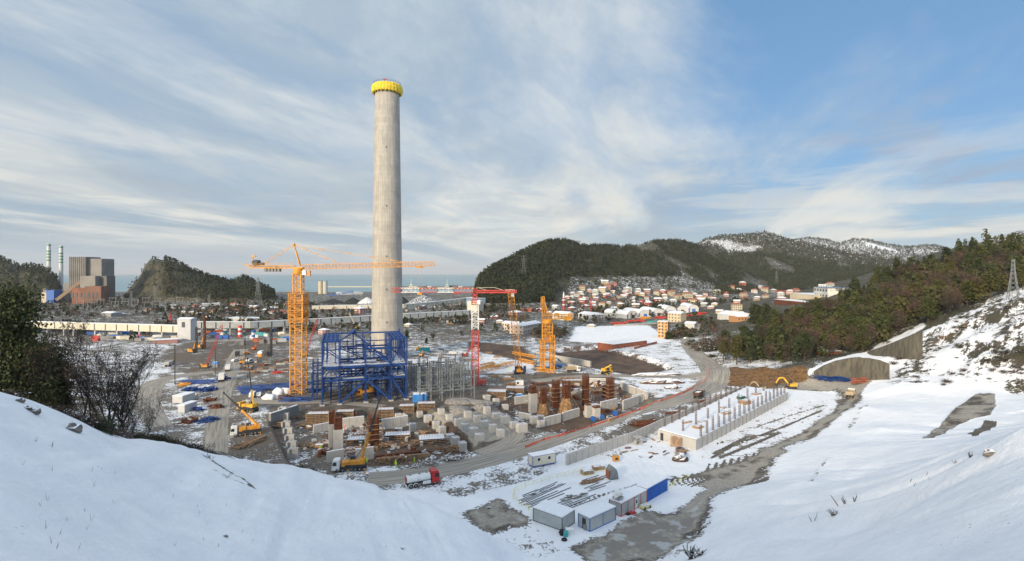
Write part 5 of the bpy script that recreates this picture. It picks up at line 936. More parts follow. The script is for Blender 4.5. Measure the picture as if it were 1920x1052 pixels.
# truck cranes
def truck_crane(label, a, b, cabmt, bodymt, tip, L=9, flip=False, mid=.45, boom1='crane_orange', boom2='dark_steel', s=1.0):
    A, B = P(*a), P(*b); d = B-A; rz = math.atan2(d.y, d.x); c = (A+B)/2; t = thing('truck_crane', label, 'truck crane', (c.x,c.y,c.z), rz)
    MB().box((0,0,1.05),(L*.92,2.3,.5)).box((-L*.12,0,1.5),(L*.55,2.4,.45)).build('chassis', 'dark_steel', t); cabp(t, L*.42, 2.5, cabmt, 2.5, 1.9); wheels(t, (-L*.38,-L*.26,-L*.02 if L > 9 else -L*.14,L*.22,L*.36), 2.5, .52)
    MB().box((-L*.18,0,2.15),(3.4,2.3,.9)).box((-L*.34,0,2.4),(1.2,2.4,1.3)).build('turntable', bodymt, t); MB().box((L*.14,0,1.95),(1.9,2.2,1.1)).build('engine_cover', bodymt, t)
    MB().box((-L*.05,-.8,2.7),(1.5,.9,1.4),taper=.85).build('operator_cab','glass',t)
    for x in (-L*.42, L*.06):
        for s_ in (-1,1): MB().beam((x,s_*1.1,.7),(x,s_*2.3,.7),.2).beam((x,s_*2.3,.1),(x,s_*2.3,.8),.16).box((x,s_*2.3,.06),(.6,.6,.1)).build('outrigger',bodymt,t)
    R_ = Matrix.Rotation(-rz, 3, 'Z'); tp = R_ @ (Vector(tip)-c); f = Vector((-L*.3,0,2.9)); m1 = f.lerp(tp, mid)
    MB().beam(f-(tp-f).normalized()*.8, m1, .48, .58).build('boom_base', boom1, t); MB().beam(m1, m1.lerp(tp,.5), .36,.42).beam(m1.lerp(tp,.5), tp, .26,.3).box(tp,(.5,.4,.7)).build('boom_extension', boom2, t); MB().beam(Vector((-L*.1,0,2.4)), f.lerp(tp,.28), .25).build('lift_cylinder','grey_mid',t)
    MB().beam(tp, tp-Vector((0,0,tp.z*.35)), .06).box(tp-Vector((0,0,tp.z*.35+.3)),(.4,.3,.8)).build('hook','dark_steel',t)
    return t
def tipw(px, py, D): return ((px-960)*D/1000, D, 50-(py-513)*D/1000)
truck_crane('truck crane with white cab, orange turret and long black and orange boom', (690,880), (626,884), 'paint_white', 'crane_orange', tipw(713,744,141), 8.6, mid=.42)
truck_crane('truck crane with small white cab, its boom reaching up left over the site road', (488,812), (438,818), 'paint_white', 'crane_orange', tipw(420,737,170), 8.8, mid=.45)
truck_crane('bright yellow truck crane with upright dark boom beside the blue girder stock', (487,774), (445,767), 'crane_yellow', 'crane_yellow', tipw(464,672,199), 9.0, mid=.3, boom1='crane_yellow')
truck_crane('yellow telescopic crane parked on the track behind the concrete works', (1124,704), (1150,698), 'crane_yellow', 'crane_yellow', tipw(1150,682,262), 6.5, mid=.8, boom1='crane_yellow')
truck_crane('orange crane under the blue building with steeply raised boom', (705,741), (668,744), 'crane_orange', 'crane_orange', tipw(668,704,228), 6.5, mid=.6)
def dumper(label, a, b, body='sand_body', cabm='paint_white', L=7.5, s=1):
    A, B = P(*a), P(*b); d = B-A; rz = math.atan2(d.y, d.x); c = (A+B)/2; t = thing('dump_truck', label, 'dump truck', (c.x,c.y,c.z), rz); t.scale = (s,)*3
    MB().box((0,0,.95),(L*.9,1.0,.3)).build('chassis','dark_steel',t); cabp(t, L*.37, 2.4, cabm, 2.5, 1.8); wheels(t, (-L*.34,-L*.18,L*.16,L*.34), 2.4, .5)
    MB().add([(-L*.5,-1.2,1.3),(L*.22,-1.2,1.3),(L*.22,1.2,1.3),(-L*.5,1.2,1.3),(-L*.52,-1.25,2.7),(L*.24,-1.25,2.8),(L*.24,1.25,2.8),(-L*.52,1.25,2.7)], [(0,3,2,1),(0,1,5,4),(1,2,6,5),(2,3,7,6),(3,0,4,7)]).box((-L*.14,0,2.25),(L*.68,2.2,.2)).build('tipper_body', body, t)
    m = MB(); [m.box((-L*.45+k*L*.155,y,2.0),(.12,.08,1.3)) for k in range(5) for y in (-1.27,1.27)]; m.build('side_ribs', body, t); return t
dumper('sand coloured dump truck driving behind the concrete works', (1063,698), (1086,697), L=6.8); dumper('dirty brown dump truck on the haul road beside the long wall', (1302,750), (1319,741), 'soil', 'grey_mid', L=7); dumper('sand coloured dump truck seen from behind on the upper track', (1592,752), (1598,737), L=7)
def lorry(label, a, b, body, cabm, L=7.5, cargo='paint_white_snowy', h=2.4, name='lorry', s=1):
    A, B = P(*a), P(*b); d = B-A; rz = math.atan2(d.y, d.x); c = (A+B)/2; t = thing(name, label, 'lorry', (c.x,c.y,c.z), rz); t.scale = (s,)*3
    MB().box((0,0,.9),(L*.95,1.0,.3)).build('chassis','dark_steel',t); cabp(t, L*.39, 2.3, cabm, 2.3, 1.6); wheels(t, (-L*.3,-L*.15,L*.3), 2.3, .48); MB().box((-L*.13,0,1.15+h/2),(L*.7,2.35,h)).build('cargo_box', cargo, t); return t
lorry('white box lorry driving on the left site road', (412,722), (419,706), 'x', 'paint_white', 8.5); lorry('white topped lorry parked at the edge of the left site road', (424,703), (430,688), 'x', 'paint_white', 7.5, h=1.6)
lorry('grey lorry parked on the muddy ground far left', (309,689), (326,683), 'x', 'grey_mid', 7, 'concrete_snow', 1.4); lorry('small dark lorry far up the left site road', (443,672), (447,663), 'x', 'dark_steel', 6, 'dark_steel', 1.6); lorry('small blue truck between the wall and the half built crane', (1050,690), (1042,690), 'x', 'blue_tarp', 5, 'container_blue', .8)
def car(label, px, py, mt, rz=1.2, s=1.0, van=False):
    p = P(px, py); t = thing('van' if van else 'car', label, 'van' if van else 'car', p, rz); t.scale = (s,)*3; h = 1.9 if van else 1.45
    MB().side([(-2.1,.4),(2.1,.4),(2.15,.85),(1.5 if not van else 1.9,1.0),(1.0 if not van else 1.4,h),(-1.6 if not van else -2.1,h),(-2.15,.95)], -.85, .85).build('body', mt, t)
    for s_ in (-1,1): MB().side([(-1.5,.98),(1.2,.98),(.85,h-.12),(-1.35,h-.12)], s_*.86-.01, s_*.86+.01).build('side_window','glass',t)
    MB().side([(1.32 if not van else 1.72,1.05),(1.36 if not van else 1.76,1.05),(1.03 if not van else 1.43,h-.08),(.99 if not van else 1.39,h-.08)], -.7,.7).build('windscreen','glass',t)
    for x in (-1.3,1.3):
        for s_ in (-1,1): MB().cone((x,s_*.66,.34),(x,s_*.88,.34),.34,.34,12).build('wheel','tyre',t)
    return t
car('white van parked beside the snow mounds and blue girders', 473, 745, 'paint_white', -1.3, 1.1, True); car('small white car parked right of the white van', 485, 743, 'paint_white', -1.2); car('white car driving up the left site road', 441, 678, 'paint_white', 1.3); car('white van standing right of the upper site road', 469, 680, 'paint_white_snowy', 1.4, 1.1, True); car('orange pickup near the upper site road', 463, 664, 'crane_orange', .2); car('dark car on the road bend beside the wood', 1301, 640, 'dark_steel', 1.2); car('white car parked by the orange apartment block', 1287, 636, 'paint_white', .6)
car('white car parked on the gravel left of the transfer tower', 270, 640, 'paint_white', .3); car('grey car parked among sheds below the conveyor', 312, 643, 'grey_mid', .1); car('red car parked below the conveyor gallery', 298, 640, 'crane_red', .1)
def excavator(label, px, py, rz, mt='crane_yellow', s=1.0):
    p = P(px, py); t = thing('excavator', label, 'excavator', p, rz); t.scale = (s,)*3
    for k in (-1,1): MB().side([(-1.9,.25),(-1.6,0),(1.6,0),(1.9,.25),(1.9,.6),(1.6,.85),(-1.6,.85),(-1.9,.6)], k*1.1-.28, k*1.1+.28).build('track','dark_steel',t)
    MB().box((-.6,0,1.55),(3.0,2.4,1.2)).box((-1.7,0,1.7),(.9,2.5,1.3)).build('body', mt, t); MB().box((.5,.7,2.2),(1.3,.95,1.6),taper=.9).build('cab','glass',t)
    MB().beam((.8,-.2,1.7),(3.0,-.2,4.4),.4,.6).beam((3.0,-.2,4.4),(4.6,-.2,4.2),.38,.5).build('boom', mt, t); MB().beam((4.6,-.2,4.3),(5.9,-.2,2.0),.3,.4).build('arm', mt, t); MB().side([(5.5,2.0),(6.2,1.8),(6.3,1.1),(5.6,.9),(5.3,1.5)],-.7,.3).build('bucket','dark_steel',t); return t
excavator('yellow excavator with bent arm at the foot of the orange earth cut', 1483, 728, math.pi-.1, s=1.05); excavator('small yellow digger at the end of the slab by the earth cut', 1428, 733, 2.6, 'sand_body', .8); excavator('small orange excavator on the upper site road', 454, 682, 1.9, 'crane_orange', .8); excavator('small red excavator on the bare ground beyond the site roads', 476, 656, 1.6, 'safety_orange', .7)
excavator('small yellow excavator right of the chimney foot', 784, 656, .4, 'crane_yellow', .7); excavator('orange machine with raised arm right of the blue building', 790, 668, 1.4, 'crane_orange', .7)
tag(MB().box((0,0,1.3),(6,2.6,2.6)).build('shipping_container','container_teal',loc=P(797,659),rz=.1), 'pale blue shipping container right of the chimney foot', 'container')
t = thing('site_hut', 'small white box hut behind the concrete works, near the crawler crane', 'site hut', P(974,722), .1); MB().box((0,0,1.1),(3.4,2,2.2)).build('hut_wall','paint_white_snowy',t); MB().box((-.8,-1.02,1.2),(.9,.06,.9)).build('window','glass',t)
t = thing('site_hut', 'blue roofed machine hut on the mud beside the red boomed crane', 'site hut', P(403,688), .1); MB().box((0,0,.9),(3.8,2.6,1.8)).build('hut_wall','grey_mid',t); MB().box((0,0,2.3),(3.4,2.8,1.0),taper=.7).build('blue_roof','blue_tarp',t)
t = thing('site_hut', 'white roofed hut with orange base left of the black drilling mast', 'site hut', P(490,668), .0); MB().box((0,0,.9),(4,2.6,1.8)).build('hut_wall','crane_orange',t); MB().blob((0,0,2.2),(2.2,1.8,1.3),2,10,6,.06).build('dome_roof','snow_lump',t)
# white roofed sheds of the left yard
t = thing('site_shed', 'white roofed shed at the left edge of the steel yard', 'shed', P(345,752), 1.45); MB().box((0,0,1.3),(7,4.2,2.6)).build('shed_wall','sheet_grey',t); MB().box((0,0,2.75),(7.3,4.5,.25)).build('snowy_roof','snow_lump',t)
t = thing('site_shed', 'narrow white roofed shed in front of its wider neighbour in the steel yard', 'shed', P(352,770), 1.45); MB().box((0,0,1.3),(6.5,2.6,2.6)).build('shed_wall','sheet_grey',t); MB().box((0,0,2.75),(6.8,2.9,.25)).build('snowy_roof','snow_lump',t)
# poles in the yard
for k, (a, b, tpy, lb) in enumerate([(328,720,645,'tall dark wooden pole left of the steel yard'),(629,632,598,'thin post behind the pink house'),(640,628,596,'second thin post behind the pink house'),(460,695,628,'slim grey mast between the site roads'),(404,705,652,'thin pole beside the drilling ground')]):
    p = P(a, b); h = (b-tpy)*p.y/1000; tag(MB().beam((0,0,-.3),(0,0,h),.35 if k == 0 else .2,n=8).box((0,0,h-.8),(1.6,.12,.12)).build('utility_pole','dark_bark',loc=p), lb, 'pole')
# ------------------------------------------------------------------ workers
def person(label, px, py, mt, rz=0, s=1):
    p = P(px, py); me_ = bpy.data.meshes.new('person')
    V = [(0,0,.95),(0,0,1.2),(0,0,1.42),(0,.0,1.52),(0,.02,1.66),(-.1,0,.88),(-.12,.04,.5),(-.12,0,.08),(-.12,.12,.04),(.1,0,.88),(.14,-.02,.5),(.15,-.08,.08),(.15,.04,.04),(-.2,0,1.4),(-.26,.03,1.13),(-.22,.14,.95),(.2,0,1.4),(.27,-.03,1.13),(.25,.1,.92)]
    E = [(0,1),(1,2),(2,3),(3,4),(0,5),(5,6),(6,7),(7,8),(0,9),(9,10),(10,11),(11,12),(2,13),(13,14),(14,15),(2,16),(16,17),(17,18)]
    Rr = [.15,.15,.17,.07,.11,.11,.075,.05,.05,.11,.075,.05,.05,.08,.055,.04,.08,.055,.04]
    me_.from_pydata(V, E, []); o = bpy.data.objects.new('person', me_); C.objects.link(o); o.modifiers.new('skin','SKIN'); 
    for v, r in zip(me_.skin_vertices[0].data, Rr): v.radius = (r, r*.8)
    me_.skin_vertices[0].data[0].use_root = True; su = o.modifiers.new('smooth','SUBSURF'); su.levels = su.render_levels = 1; me_.materials.append(MATS[mt]); o.location = p; o.rotation_euler.z = rz; o.scale = (s,)*3
    MB().lathe([(.13,1.68),(.14,1.72),(.12,1.80),(.05,1.84)],12).build('helmet','paint_white',o); return tag(o, label, 'person')
for a, b, mt, rz, lb in [(668,781,'safety_orange',.5,'worker in orange on the formwork behind the tall piers'),(646,806,'safety_orange',2,'worker in orange standing below the long wall beside the tall pier'),(601,846,'hi_vis',1,'worker in yellow green vest in the lower left of the excavation'),(688,871,'hi_vis',.2,'worker in yellow green vest beside the crane truck turret'),(742,877,'hi_vis',3,'worker in yellow green vest on the verge right of the crane truck'),(777,871,'hi_vis',1.4,'worker in yellow green vest farther right on the verge'),(1020,693,'safety_orange',0,'worker in orange at the foot of the half built crane'),(958,695,'hi_vis',0,'worker in green vest among the lattice sections')]: person(lb, a, b, mt, rz, 1.1)
# ------------------------------------------------------------------ buildings beyond the site
mat('gantry_red', (.42,.11,.06), .7, .2)
COL = {'cream':(.58,.50,.36),'white':(.66,.66,.63),'pale':(.50,.52,.50),'pink':(.60,.34,.30),'rose':(.42,.21,.18),'red':(.46,.12,.08),'crimson':(.40,.05,.06),'yellow':(.55,.50,.26),'brown':(.32,.23,.16),'orange':(.50,.26,.12),'grey':(.30,.30,.30),'blue':(.20,.30,.42)}
for k, c in COL.items(): mat('wall_'+k, c, .8, .1, .3, dirt=.2)
mat('roof_snow', (.78,.79,.82), .85, .06, .3); mat('roof_tile', (.35,.13,.08), .85, .25, .6, snow=.75)
def bwin(t, x, y, z, w_, h_, ax):
    d = (w_, .12, h_) if ax == 'y' else (.12, w_, h_); MB().box((x,y,z), d).build('window','shutter',t)
HP = {}
def house_proto(colr, st, hip=True):
    key = (colr, st, hip)
    if key in HP: return HP[key], False
    w_, d_, h_ = 11.0, 9.0, 3.0*st; t = thing('house', '', 'house', (0,0,0)); MB().box((0,0,h_/2-1), (w_,d_,h_+2)).build('wall','wall_'+colr,t)
    e = .7; m = MB()
    if hip: m.add([(-w_/2-e,-d_/2-e,h_),(w_/2+e,-d_/2-e,h_),(w_/2+e,d_/2+e,h_),(-w_/2-e,d_/2+e,h_),(-w_*.22,0,h_+2.1),(w_*.22,0,h_+2.1)], [(0,1,5,4),(1,2,5),(2,3,4,5),(3,0,4),(0,3,2,1)])
    else: m.add([(-w_/2-e,-d_/2-e,h_),(w_/2+e,-d_/2-e,h_),(w_/2+e,d_/2+e,h_),(-w_/2-e,d_/2+e,h_),(-w_/2-e,0,h_+2.2),(w_/2+e,0,h_+2.2)], [(0,1,5,4),(1,2,5),(2,3,4,5),(3,0,4),(0,3,2,1)])
    r = m.build('roof','roof_snow' if (len(HP) % 4) else 'roof_tile',t); MB().box((w_*.2,d_*.1,h_+2),(.9,.9,1.8)).build('chimney_stack','wall_brown',r)
    for s in range(st):
        for x in (-3.6,-1.2,1.4,3.8): bwin(t, x, -d_/2-.03, 1.6+s*3, 1.2, 1.4, 'y')
        for y in (-2,2): bwin(t, -w_/2-.03, y, 1.6+s*3, 1.2, 1.4, 'x'); bwin(t, w_/2+.03, y, 1.6+s*3, 1.2, 1.4, 'x')
    if st > 1: MB().box((0,-d_/2-.6,3.0),(w_*.7,1.2,.15)).box((0,-d_/2-1.15,3.5),(w_*.7,.06,.9)).build('balcony','wall_white',t)
    HP[key] = t; return t, True
HL = [(1091,543,12,'cream',2),(1105,547,9,'pink',2),(1116,550,13,'pale',2),(1130,550,14,'cream',3),(1141,544,14,'rose',3),(1151,539,12,'rose',3),(1134,534,14,'yellow',2),(1177,543,17,'pale',1),(1197,547,10,'pale',2),(1213,549,12,'rose',2),(1232,552,12,'cream',2),(1243,551,13,'red',2),(1258,553,14,'cream',2),(1289,557,18,'cream',2),(1270,560,15,'cream',2),
 (1094,569,14,'red',2),(1098,576,13,'red',1),(1130,574,13,'cream',2),(1115,580,10,'red',1),(1152,583,15,'yellow',2),(1164,579,13,'brown',3),(1193,578,17,'brown',2),(1204,568,10,'crimson',2),(1216,577,14,'red',3),(1233,567,14,'red',2),(1247,565,12,'pale',2),(1262,566,14,'pale',1),(1170,557,12,'pale',1),(1203,554,13,'cream',1),(1300,569,18,'cream',2),
 (991,584,19,'red',1),(976,583,13,'white',1),(1010,583,14,'red',1),(1042,580,13,'white',2),(966,594,22,'pink',2),(928,597,18,'red',1),(903,606,14,'rose',2),(937,605,12,'cream',1),(1073,580,13,'red',1),(1046,594,14,'white',2),(1109,613,16,'cream',1),(1090,583,12,'pale',1),(1128,585,12,'yellow',1),(1030,588,10,'brown',1),
 (1344,550,12,'yellow',2),(1371,544,13,'cream',2),(1392,539,13,'red',3),(1384,548,12,'pink',2),(1394,556,12,'cream',2),(1414,549,12,'white',2),(1425,542,10,'pink',2),(1435,547,13,'cream',2),(1450,548,10,'grey',2),(1518,541,9,'white',1),(1543,542,14,'white',2),(1556,538,12,'white',2),(1303,556,10,'pink',2),(1311,561,12,'pink',2),(1321,562,13,'cream',2),(1331,561,10,'white',2),(1315,568,14,'grey',2),(1340,572,12,'cream',1),(1381,582,19,'cream',3),(1350,586,14,'cream',1),
 (322,583,7,'orange',2),(334,581,8,'pink',1),(361,588,10,'yellow',1),(400,588,15,'cream',2),(391,600,13,'pink',2),(439,573,15,'white',1),(225,592,17,'pink',1),(467,580,12,'blue',1),(512,588,13,'white',1),(345,587,9,'pale',1),(374,590,9,'brown',1),(413,583,9,'grey',1),(425,580,9,'cream',1),(452,582,9,'white',1),(484,585,9,'pale',1),(497,583,9,'grey',1),(348,578,8,'white',1),(376,577,8,'cream',1),(505,578,9,'blue',1),(530,584,10,'rose',1),(279,584,12,'white',1),
 (674,587,22,'pink',2),(650,597,10,'white',1),(790,580,15,'rose',2),(608,626,19,'pink',2),(625,584,9,'white',1),(702,606,12,'cream',1),(766,612,10,'cream',1),(845,592,12,'white',1),(872,604,14,'brown',1)]
rng = random.Random(11)
for _ in range(130):      # more roofs in the gaps of the hillside town and the flat quarter
    z_ = rng.random()
    if z_ < .55: a, b = rng.uniform(1060,1345), rng.uniform(548,584)
    elif z_ < .82: a, b = rng.uniform(1300,1540), rng.uniform(546,572)
    else: a, b = rng.uniform(320,540), rng.uniform(573,590)
    if min(abs(a-q[0])+2*abs(b-q[1]) for q in HL) > 9 and not (1075 < a < 1320 and b > 578): HL.append((a, b, rng.uniform(8,12), rng.choice(['white','cream','pale','pink','brown','rose','grey','orange','red']), rng.choice([1,2])))
zones = {}
for k, (a, b, w_, c, st) in enumerate(HL):
    pr, new = house_proto(c, st, (k*7) % 3 > 0); p = P(a, b); s = max(.6, min(1.7, w_*p.y/1000/12.5)); rz = rng.uniform(-.5,.5)-.3
    o = pr if new else dup(pr, p, rz); o.location = p; o.rotation_euler.z = rz; o.scale = (s, s, s*(.85 if w_ > 14 else 1.0))
    zn = ('in the flat quarter left of the crane' if a < 560 else 'behind the conveyor beside the chimney' if a < 800 else 'on the plain between red crane and minaret' if a < 1056 and b > 572 else 'on the slope above the arched warehouses' if a < 1300 and b < 566 else 'beside the arched warehouses' if a < 1300 else 'in the far valley town')
    o['group'] = 'houses '+zn; zones.setdefault((zn, c, st), []).append(o)
for (zn, c, st), os_ in zones.items():
    w1 = ['one storey','two storey','three storey'][st-1]
    if len(os_) == 1: os_[0]['label'] = f'{w1} {c} house with snowy roof {zn}'
    else: rank(os_, lambda o, w_: f'{w1} {c} house {zn}, {w_}')
# plain block buildings
def block(name, label, F_, Rr, dep, h_, mt, roof='roof_snow', rows=0, cols=0, gable=0, wmat='shutter', cat='building', side=0, ww=1.2, wh=1.3):
    f, r = P(*F_), P(*Rr); d = r-f; L = math.hypot(d.x, d.y); rz = math.atan2(d.y, d.x); t = thing(name, label, cat, f, rz); MB().box((L/2, dep/2, h_/2-1), (L, dep, h_+2)).build('wall', mt, t)
    if gable: MB().add([(-.5,-.5,h_),(L+.5,-.5,h_),(L+.5,dep+.5,h_),(-.5,dep+.5,h_),(-.5,dep/2,h_+gable),(L+.5,dep/2,h_+gable)], [(0,1,5,4),(1,2,5),(2,3,4,5),(3,0,4),(0,3,2,1)]).build('roof', roof, t)
    else: MB().box((L/2,dep/2,h_+.15),(L+.8,dep+.8,.3)).build('roof', roof, t)
    for i in range(rows):
        for j in range(cols): bwin(t, (j+.5)*L/cols, -.03, (i+.55)*h_/rows, ww, wh, 'y')
        for j in range(side): bwin(t, -.03, (j+.5)*dep/side, (i+.55)*h_/rows, ww, wh, 'x'); bwin(t, L+.03, (j+.5)*dep/side, (i+.55)*h_/rows, ww, wh, 'x')
    return t, L
mat('apartment_orange', (.62,.34,.14), .8, .1, .3, dirt=.15); mat('school_pink', (.62,.52,.44), .8, .08, .3)
t, L = block('apartment_block', 'orange five storey apartment block with snowy roof beside the curving road', (1233,633), (1252,634), 9, 12.6, 'apartment_orange', rows=5, cols=3, side=3)
for i in range(1, 5): MB().box((L*.3,-.6,i*2.5),(2.6,1.2,.15)).box((L*.3,-1.15,i*2.5+.5),(2.6,.08,.9)).build('balcony','wall_cream',t)
block('school', 'long pale pink two storey school building with snowy roof, right wing', (981,627), (1016,620), 13, 7, 'school_pink', rows=2, cols=9, side=3, gable=1.8); block('school', 'narrower left wing of the pale pink building behind the crane boom', (941,619), (980,622), 11, 6.4, 'school_pink', rows=2, cols=8, side=3, gable=1.6)
block('apartment_block', 'cream block in front of the arched warehouses', (1252,604), (1276,604), 11, 9, 'wall_cream', rows=3, cols=4, gable=2); block('farm_shed', 'low red brick building with wide snowy roof in the white field', (1150,655), (1213,646), 14, 3.2, 'brick_red', gable=.7)
block('warehouse', 'grey gabled warehouse left of the arched row', (1084,600), (1114,604), 16, 7.0, 'sheet_grey', gable=2.4); block('mosque_hall', 'white gabled hall at the foot of the red and white minaret', (1036,599), (1064,601), 12, 6.5, 'wall_white', gable=2.6, rows=1, cols=4)
block('farm_shed', 'long low shed with broken white roof and pink wall in front of the conveyor', (287,645), (333,643), 9, 2.6, 'wall_rose', gable=.6); block('shed', 'low wide white roofed shed in the flat quarter', (380,574), (412,573), 16, 3.5, 'wall_pale'); block('shed', 'long white roofed sheds behind the conveyor, left of the crane', (418,602), (465,603), 18, 3, 'wall_pale'); block('shed', 'white roofed shed right of the long sheds behind the conveyor', (470,603), (492,602), 12, 3, 'wall_grey')
block('shed', 'pale shed pair beside the pink house left of the town', (190,593), (208,594), 12, 4, 'wall_grey', gable=1.6); block('shed', 'pale building with blue roof band beside the red crane mast', (874,572), (895,572), 14, 12, 'wall_blue'); block('shed', 'cream block touching the second conveyor behind the red crane mast', (876,585), (895,586), 14, 14, 'sheet_cream'); block('shed', 'long white roofed shed left of the red crane mast', (850,608), (892,604), 10, 2.4, 'wall_brown')
block('shed', 'white roofed port shed left of the chimney at the coal yard', (641,553), (681,552), 40, 5, 'wall_white'); block('factory', 'blue and white factory block at the end of the valley', (1526,557), (1552,558), 20, 9, 'wall_white', 'wall_blue', rows=2, cols=5, ww=4, wh=2); block('factory', 'long cream factory shed in the far valley', (1481,561), (1530,560), 40, 6, 'wall_cream'); block('material_yard', 'long stack of rusty brown material before the far factory', (1452,571), (1520,569), 14, 5, 'rust')
block('workshop', 'orange fronted workshop with steep white roof beside dark cypresses', (1383,604), (1401,600), 14, 4.5, 'wall_orange', gable=4, rows=1, cols=3, wmat='trim_blue'); block('workshop', 'white workshop sheds left of the orange fronted one', (1345,598), (1382,600), 18, 5, 'wall_white', gable=3); block('shed', 'small pale barn beside the cypress trees near the apartment', (1284,616), (1302,615), 10, 4.5, 'wall_pale', gable=1.6)
block('brick_hut', 'small brick hut at the foot of the wood above the walls', (1527,664), (1554,666), 7, 3.0, 'brick_red', gable=1.0, rows=1, cols=3)
# arched warehouses
for k, (a, b, c, d_) in enumerate([(1176,598,1197,596),(1198,596,1222,594),(1224,594,1247,591),(1248,589,1268,588),(1269,588,1291,586),(1292,586,1310,584)]):
    f, r = P(a, b), P(c, d_); d = r-f; L = math.hypot(d.x,d.y); rz = math.atan2(d.y,d.x); t = thing('warehouse', 'arched grey warehouse with snowy barrel roof, '+('leftmost' if k == 0 else 'rightmost' if k == 5 else ordn(k)+' from the left')+' of six', 'warehouse', f, rz, 'arched warehouses'); n = 12; dp = 42; hw = 4.2; hr = 4.4; sk = -9
    arc = [(L/2-L/2*math.cos(i*math.pi/n), hw+hr*math.sin(i*math.pi/n)) for i in range(n+1)]; prof = [(0,-1)]+arc+[(L,-1)]
    m = MB(); nn_ = len(prof); m.add([(x,0,z) for x, z in prof]+[(x+sk,dp,z) for x, z in prof], [tuple(range(nn_)), tuple(range(nn_,2*nn_))[::-1], (0,nn_,nn_+1,1), (nn_-1,nn_-2,2*nn_-2,2*nn_-1)]); m.build('wall','sheet_grey',t)
    m = MB(); m.add([(x*1.01,-.6,z+.1) for x, z in arc]+[(x+sk,dp+.3,z+.1) for x, z in arc], [(i,i+1,n+2+i,n+1+i) for i in range(n)]); m.build('barrel_roof','roof_snow',t,smooth=True); MB().box((L*.5,-.05,2.2),(3.6,.15,4.2)).build('door','trim_blue' if k % 2 else 'dark_steel',t); MB().box((L*.02,-.3,2.4),(1.0,.5,5.2)).build('corner_post','trim_blue',t)
# stock beside the warehouses
for a, b, w_, mt, lb in [(1160,608,14,'crane_red','red steel stock at the left corner of the warehouse yard'),(1192,604,16,'crane_red','long red steel stock in front of the arched warehouses'),(1208,598,9,'crane_orange','orange stock in front of the third arch'),(1222,606,12,'container_teal','pale green stock in the warehouse yard'),(1240,597,8,'crane_red','red stock beside the cream block'),(1282,594,16,'crane_red','red stock in front of the last arches'),(1312,590,14,'crane_red','red stock right of the arched warehouses')]: heap('stock_pile', lb, 'stock pile', a, b, w_, 3, mt, 16, (4,9), 2.0, .1, .1, .8)
# minaret, masts, silos
p = P(1057,583); t = thing('minaret', 'slim red and white minaret with pointed white top', 'minaret', p); MB().lathe([(1.5,0),(1.3,20)],14).build('shaft','crane_red',t); [MB().lathe([(1.4,z),(2.2,z+.8),(2.2,z+1.8),(1.4,z+2.0)],14).build('balcony','paint_white',t) for z in (7,13.5)]; MB().lathe([(1.35,17.5),(1.35,19.5)],14).lathe([(1.4,20),(.1,26)],14).build('spire','paint_white',t)
for a, b, tp, s, lb in [(1108,586,559,1,'thin red and white lattice mast above the hillside houses'),(319,604,588,1,'short red mast beside the scrub left of the transfer tower')]: p = P(a,b); tag(MB().lattice((0,0,0),(0,0,(b-tp)*p.y/1000),1.2,10,.35,.2).build('radio_mast','crane_red',loc=p), lb, 'mast')
p = P(450,632); t = thing('silo', 'red and white banded silo in the works yard below the conveyor', 'silo', p); [MB().lathe([(1.5,z),(1.5,z+1.8)],16).build('band', 'bollard_red' if k % 2 == 0 else 'paint_white', t) for k, z in enumerate(np.arange(0,7.5,1.8))]
p = P(475,636); t = thing('silo', 'blue and white banded silo right of the red one', 'silo', p); [MB().lathe([(1.2,z),(1.2,z+1.7)],16).build('band', 'trim_blue' if k % 2 else 'paint_white', t) for k, z in enumerate(np.arange(0,6,1.7))]
for a, lb in ((601,'pale cement silo left of its twin on the shore'),(610,'pale cement silo right of its twin on the shore')): p = P(a,551); t = thing('silo', lb, 'silo', (p.x,p.y,0)); MB().lathe([(5.4,-1),(5.4,31)],24).build('shell','wall_cream' if a == 601 else 'wall_pale',t); MB().lathe([(5.6,31),(5.6,32)],24).build('cap','grey_mid',t)
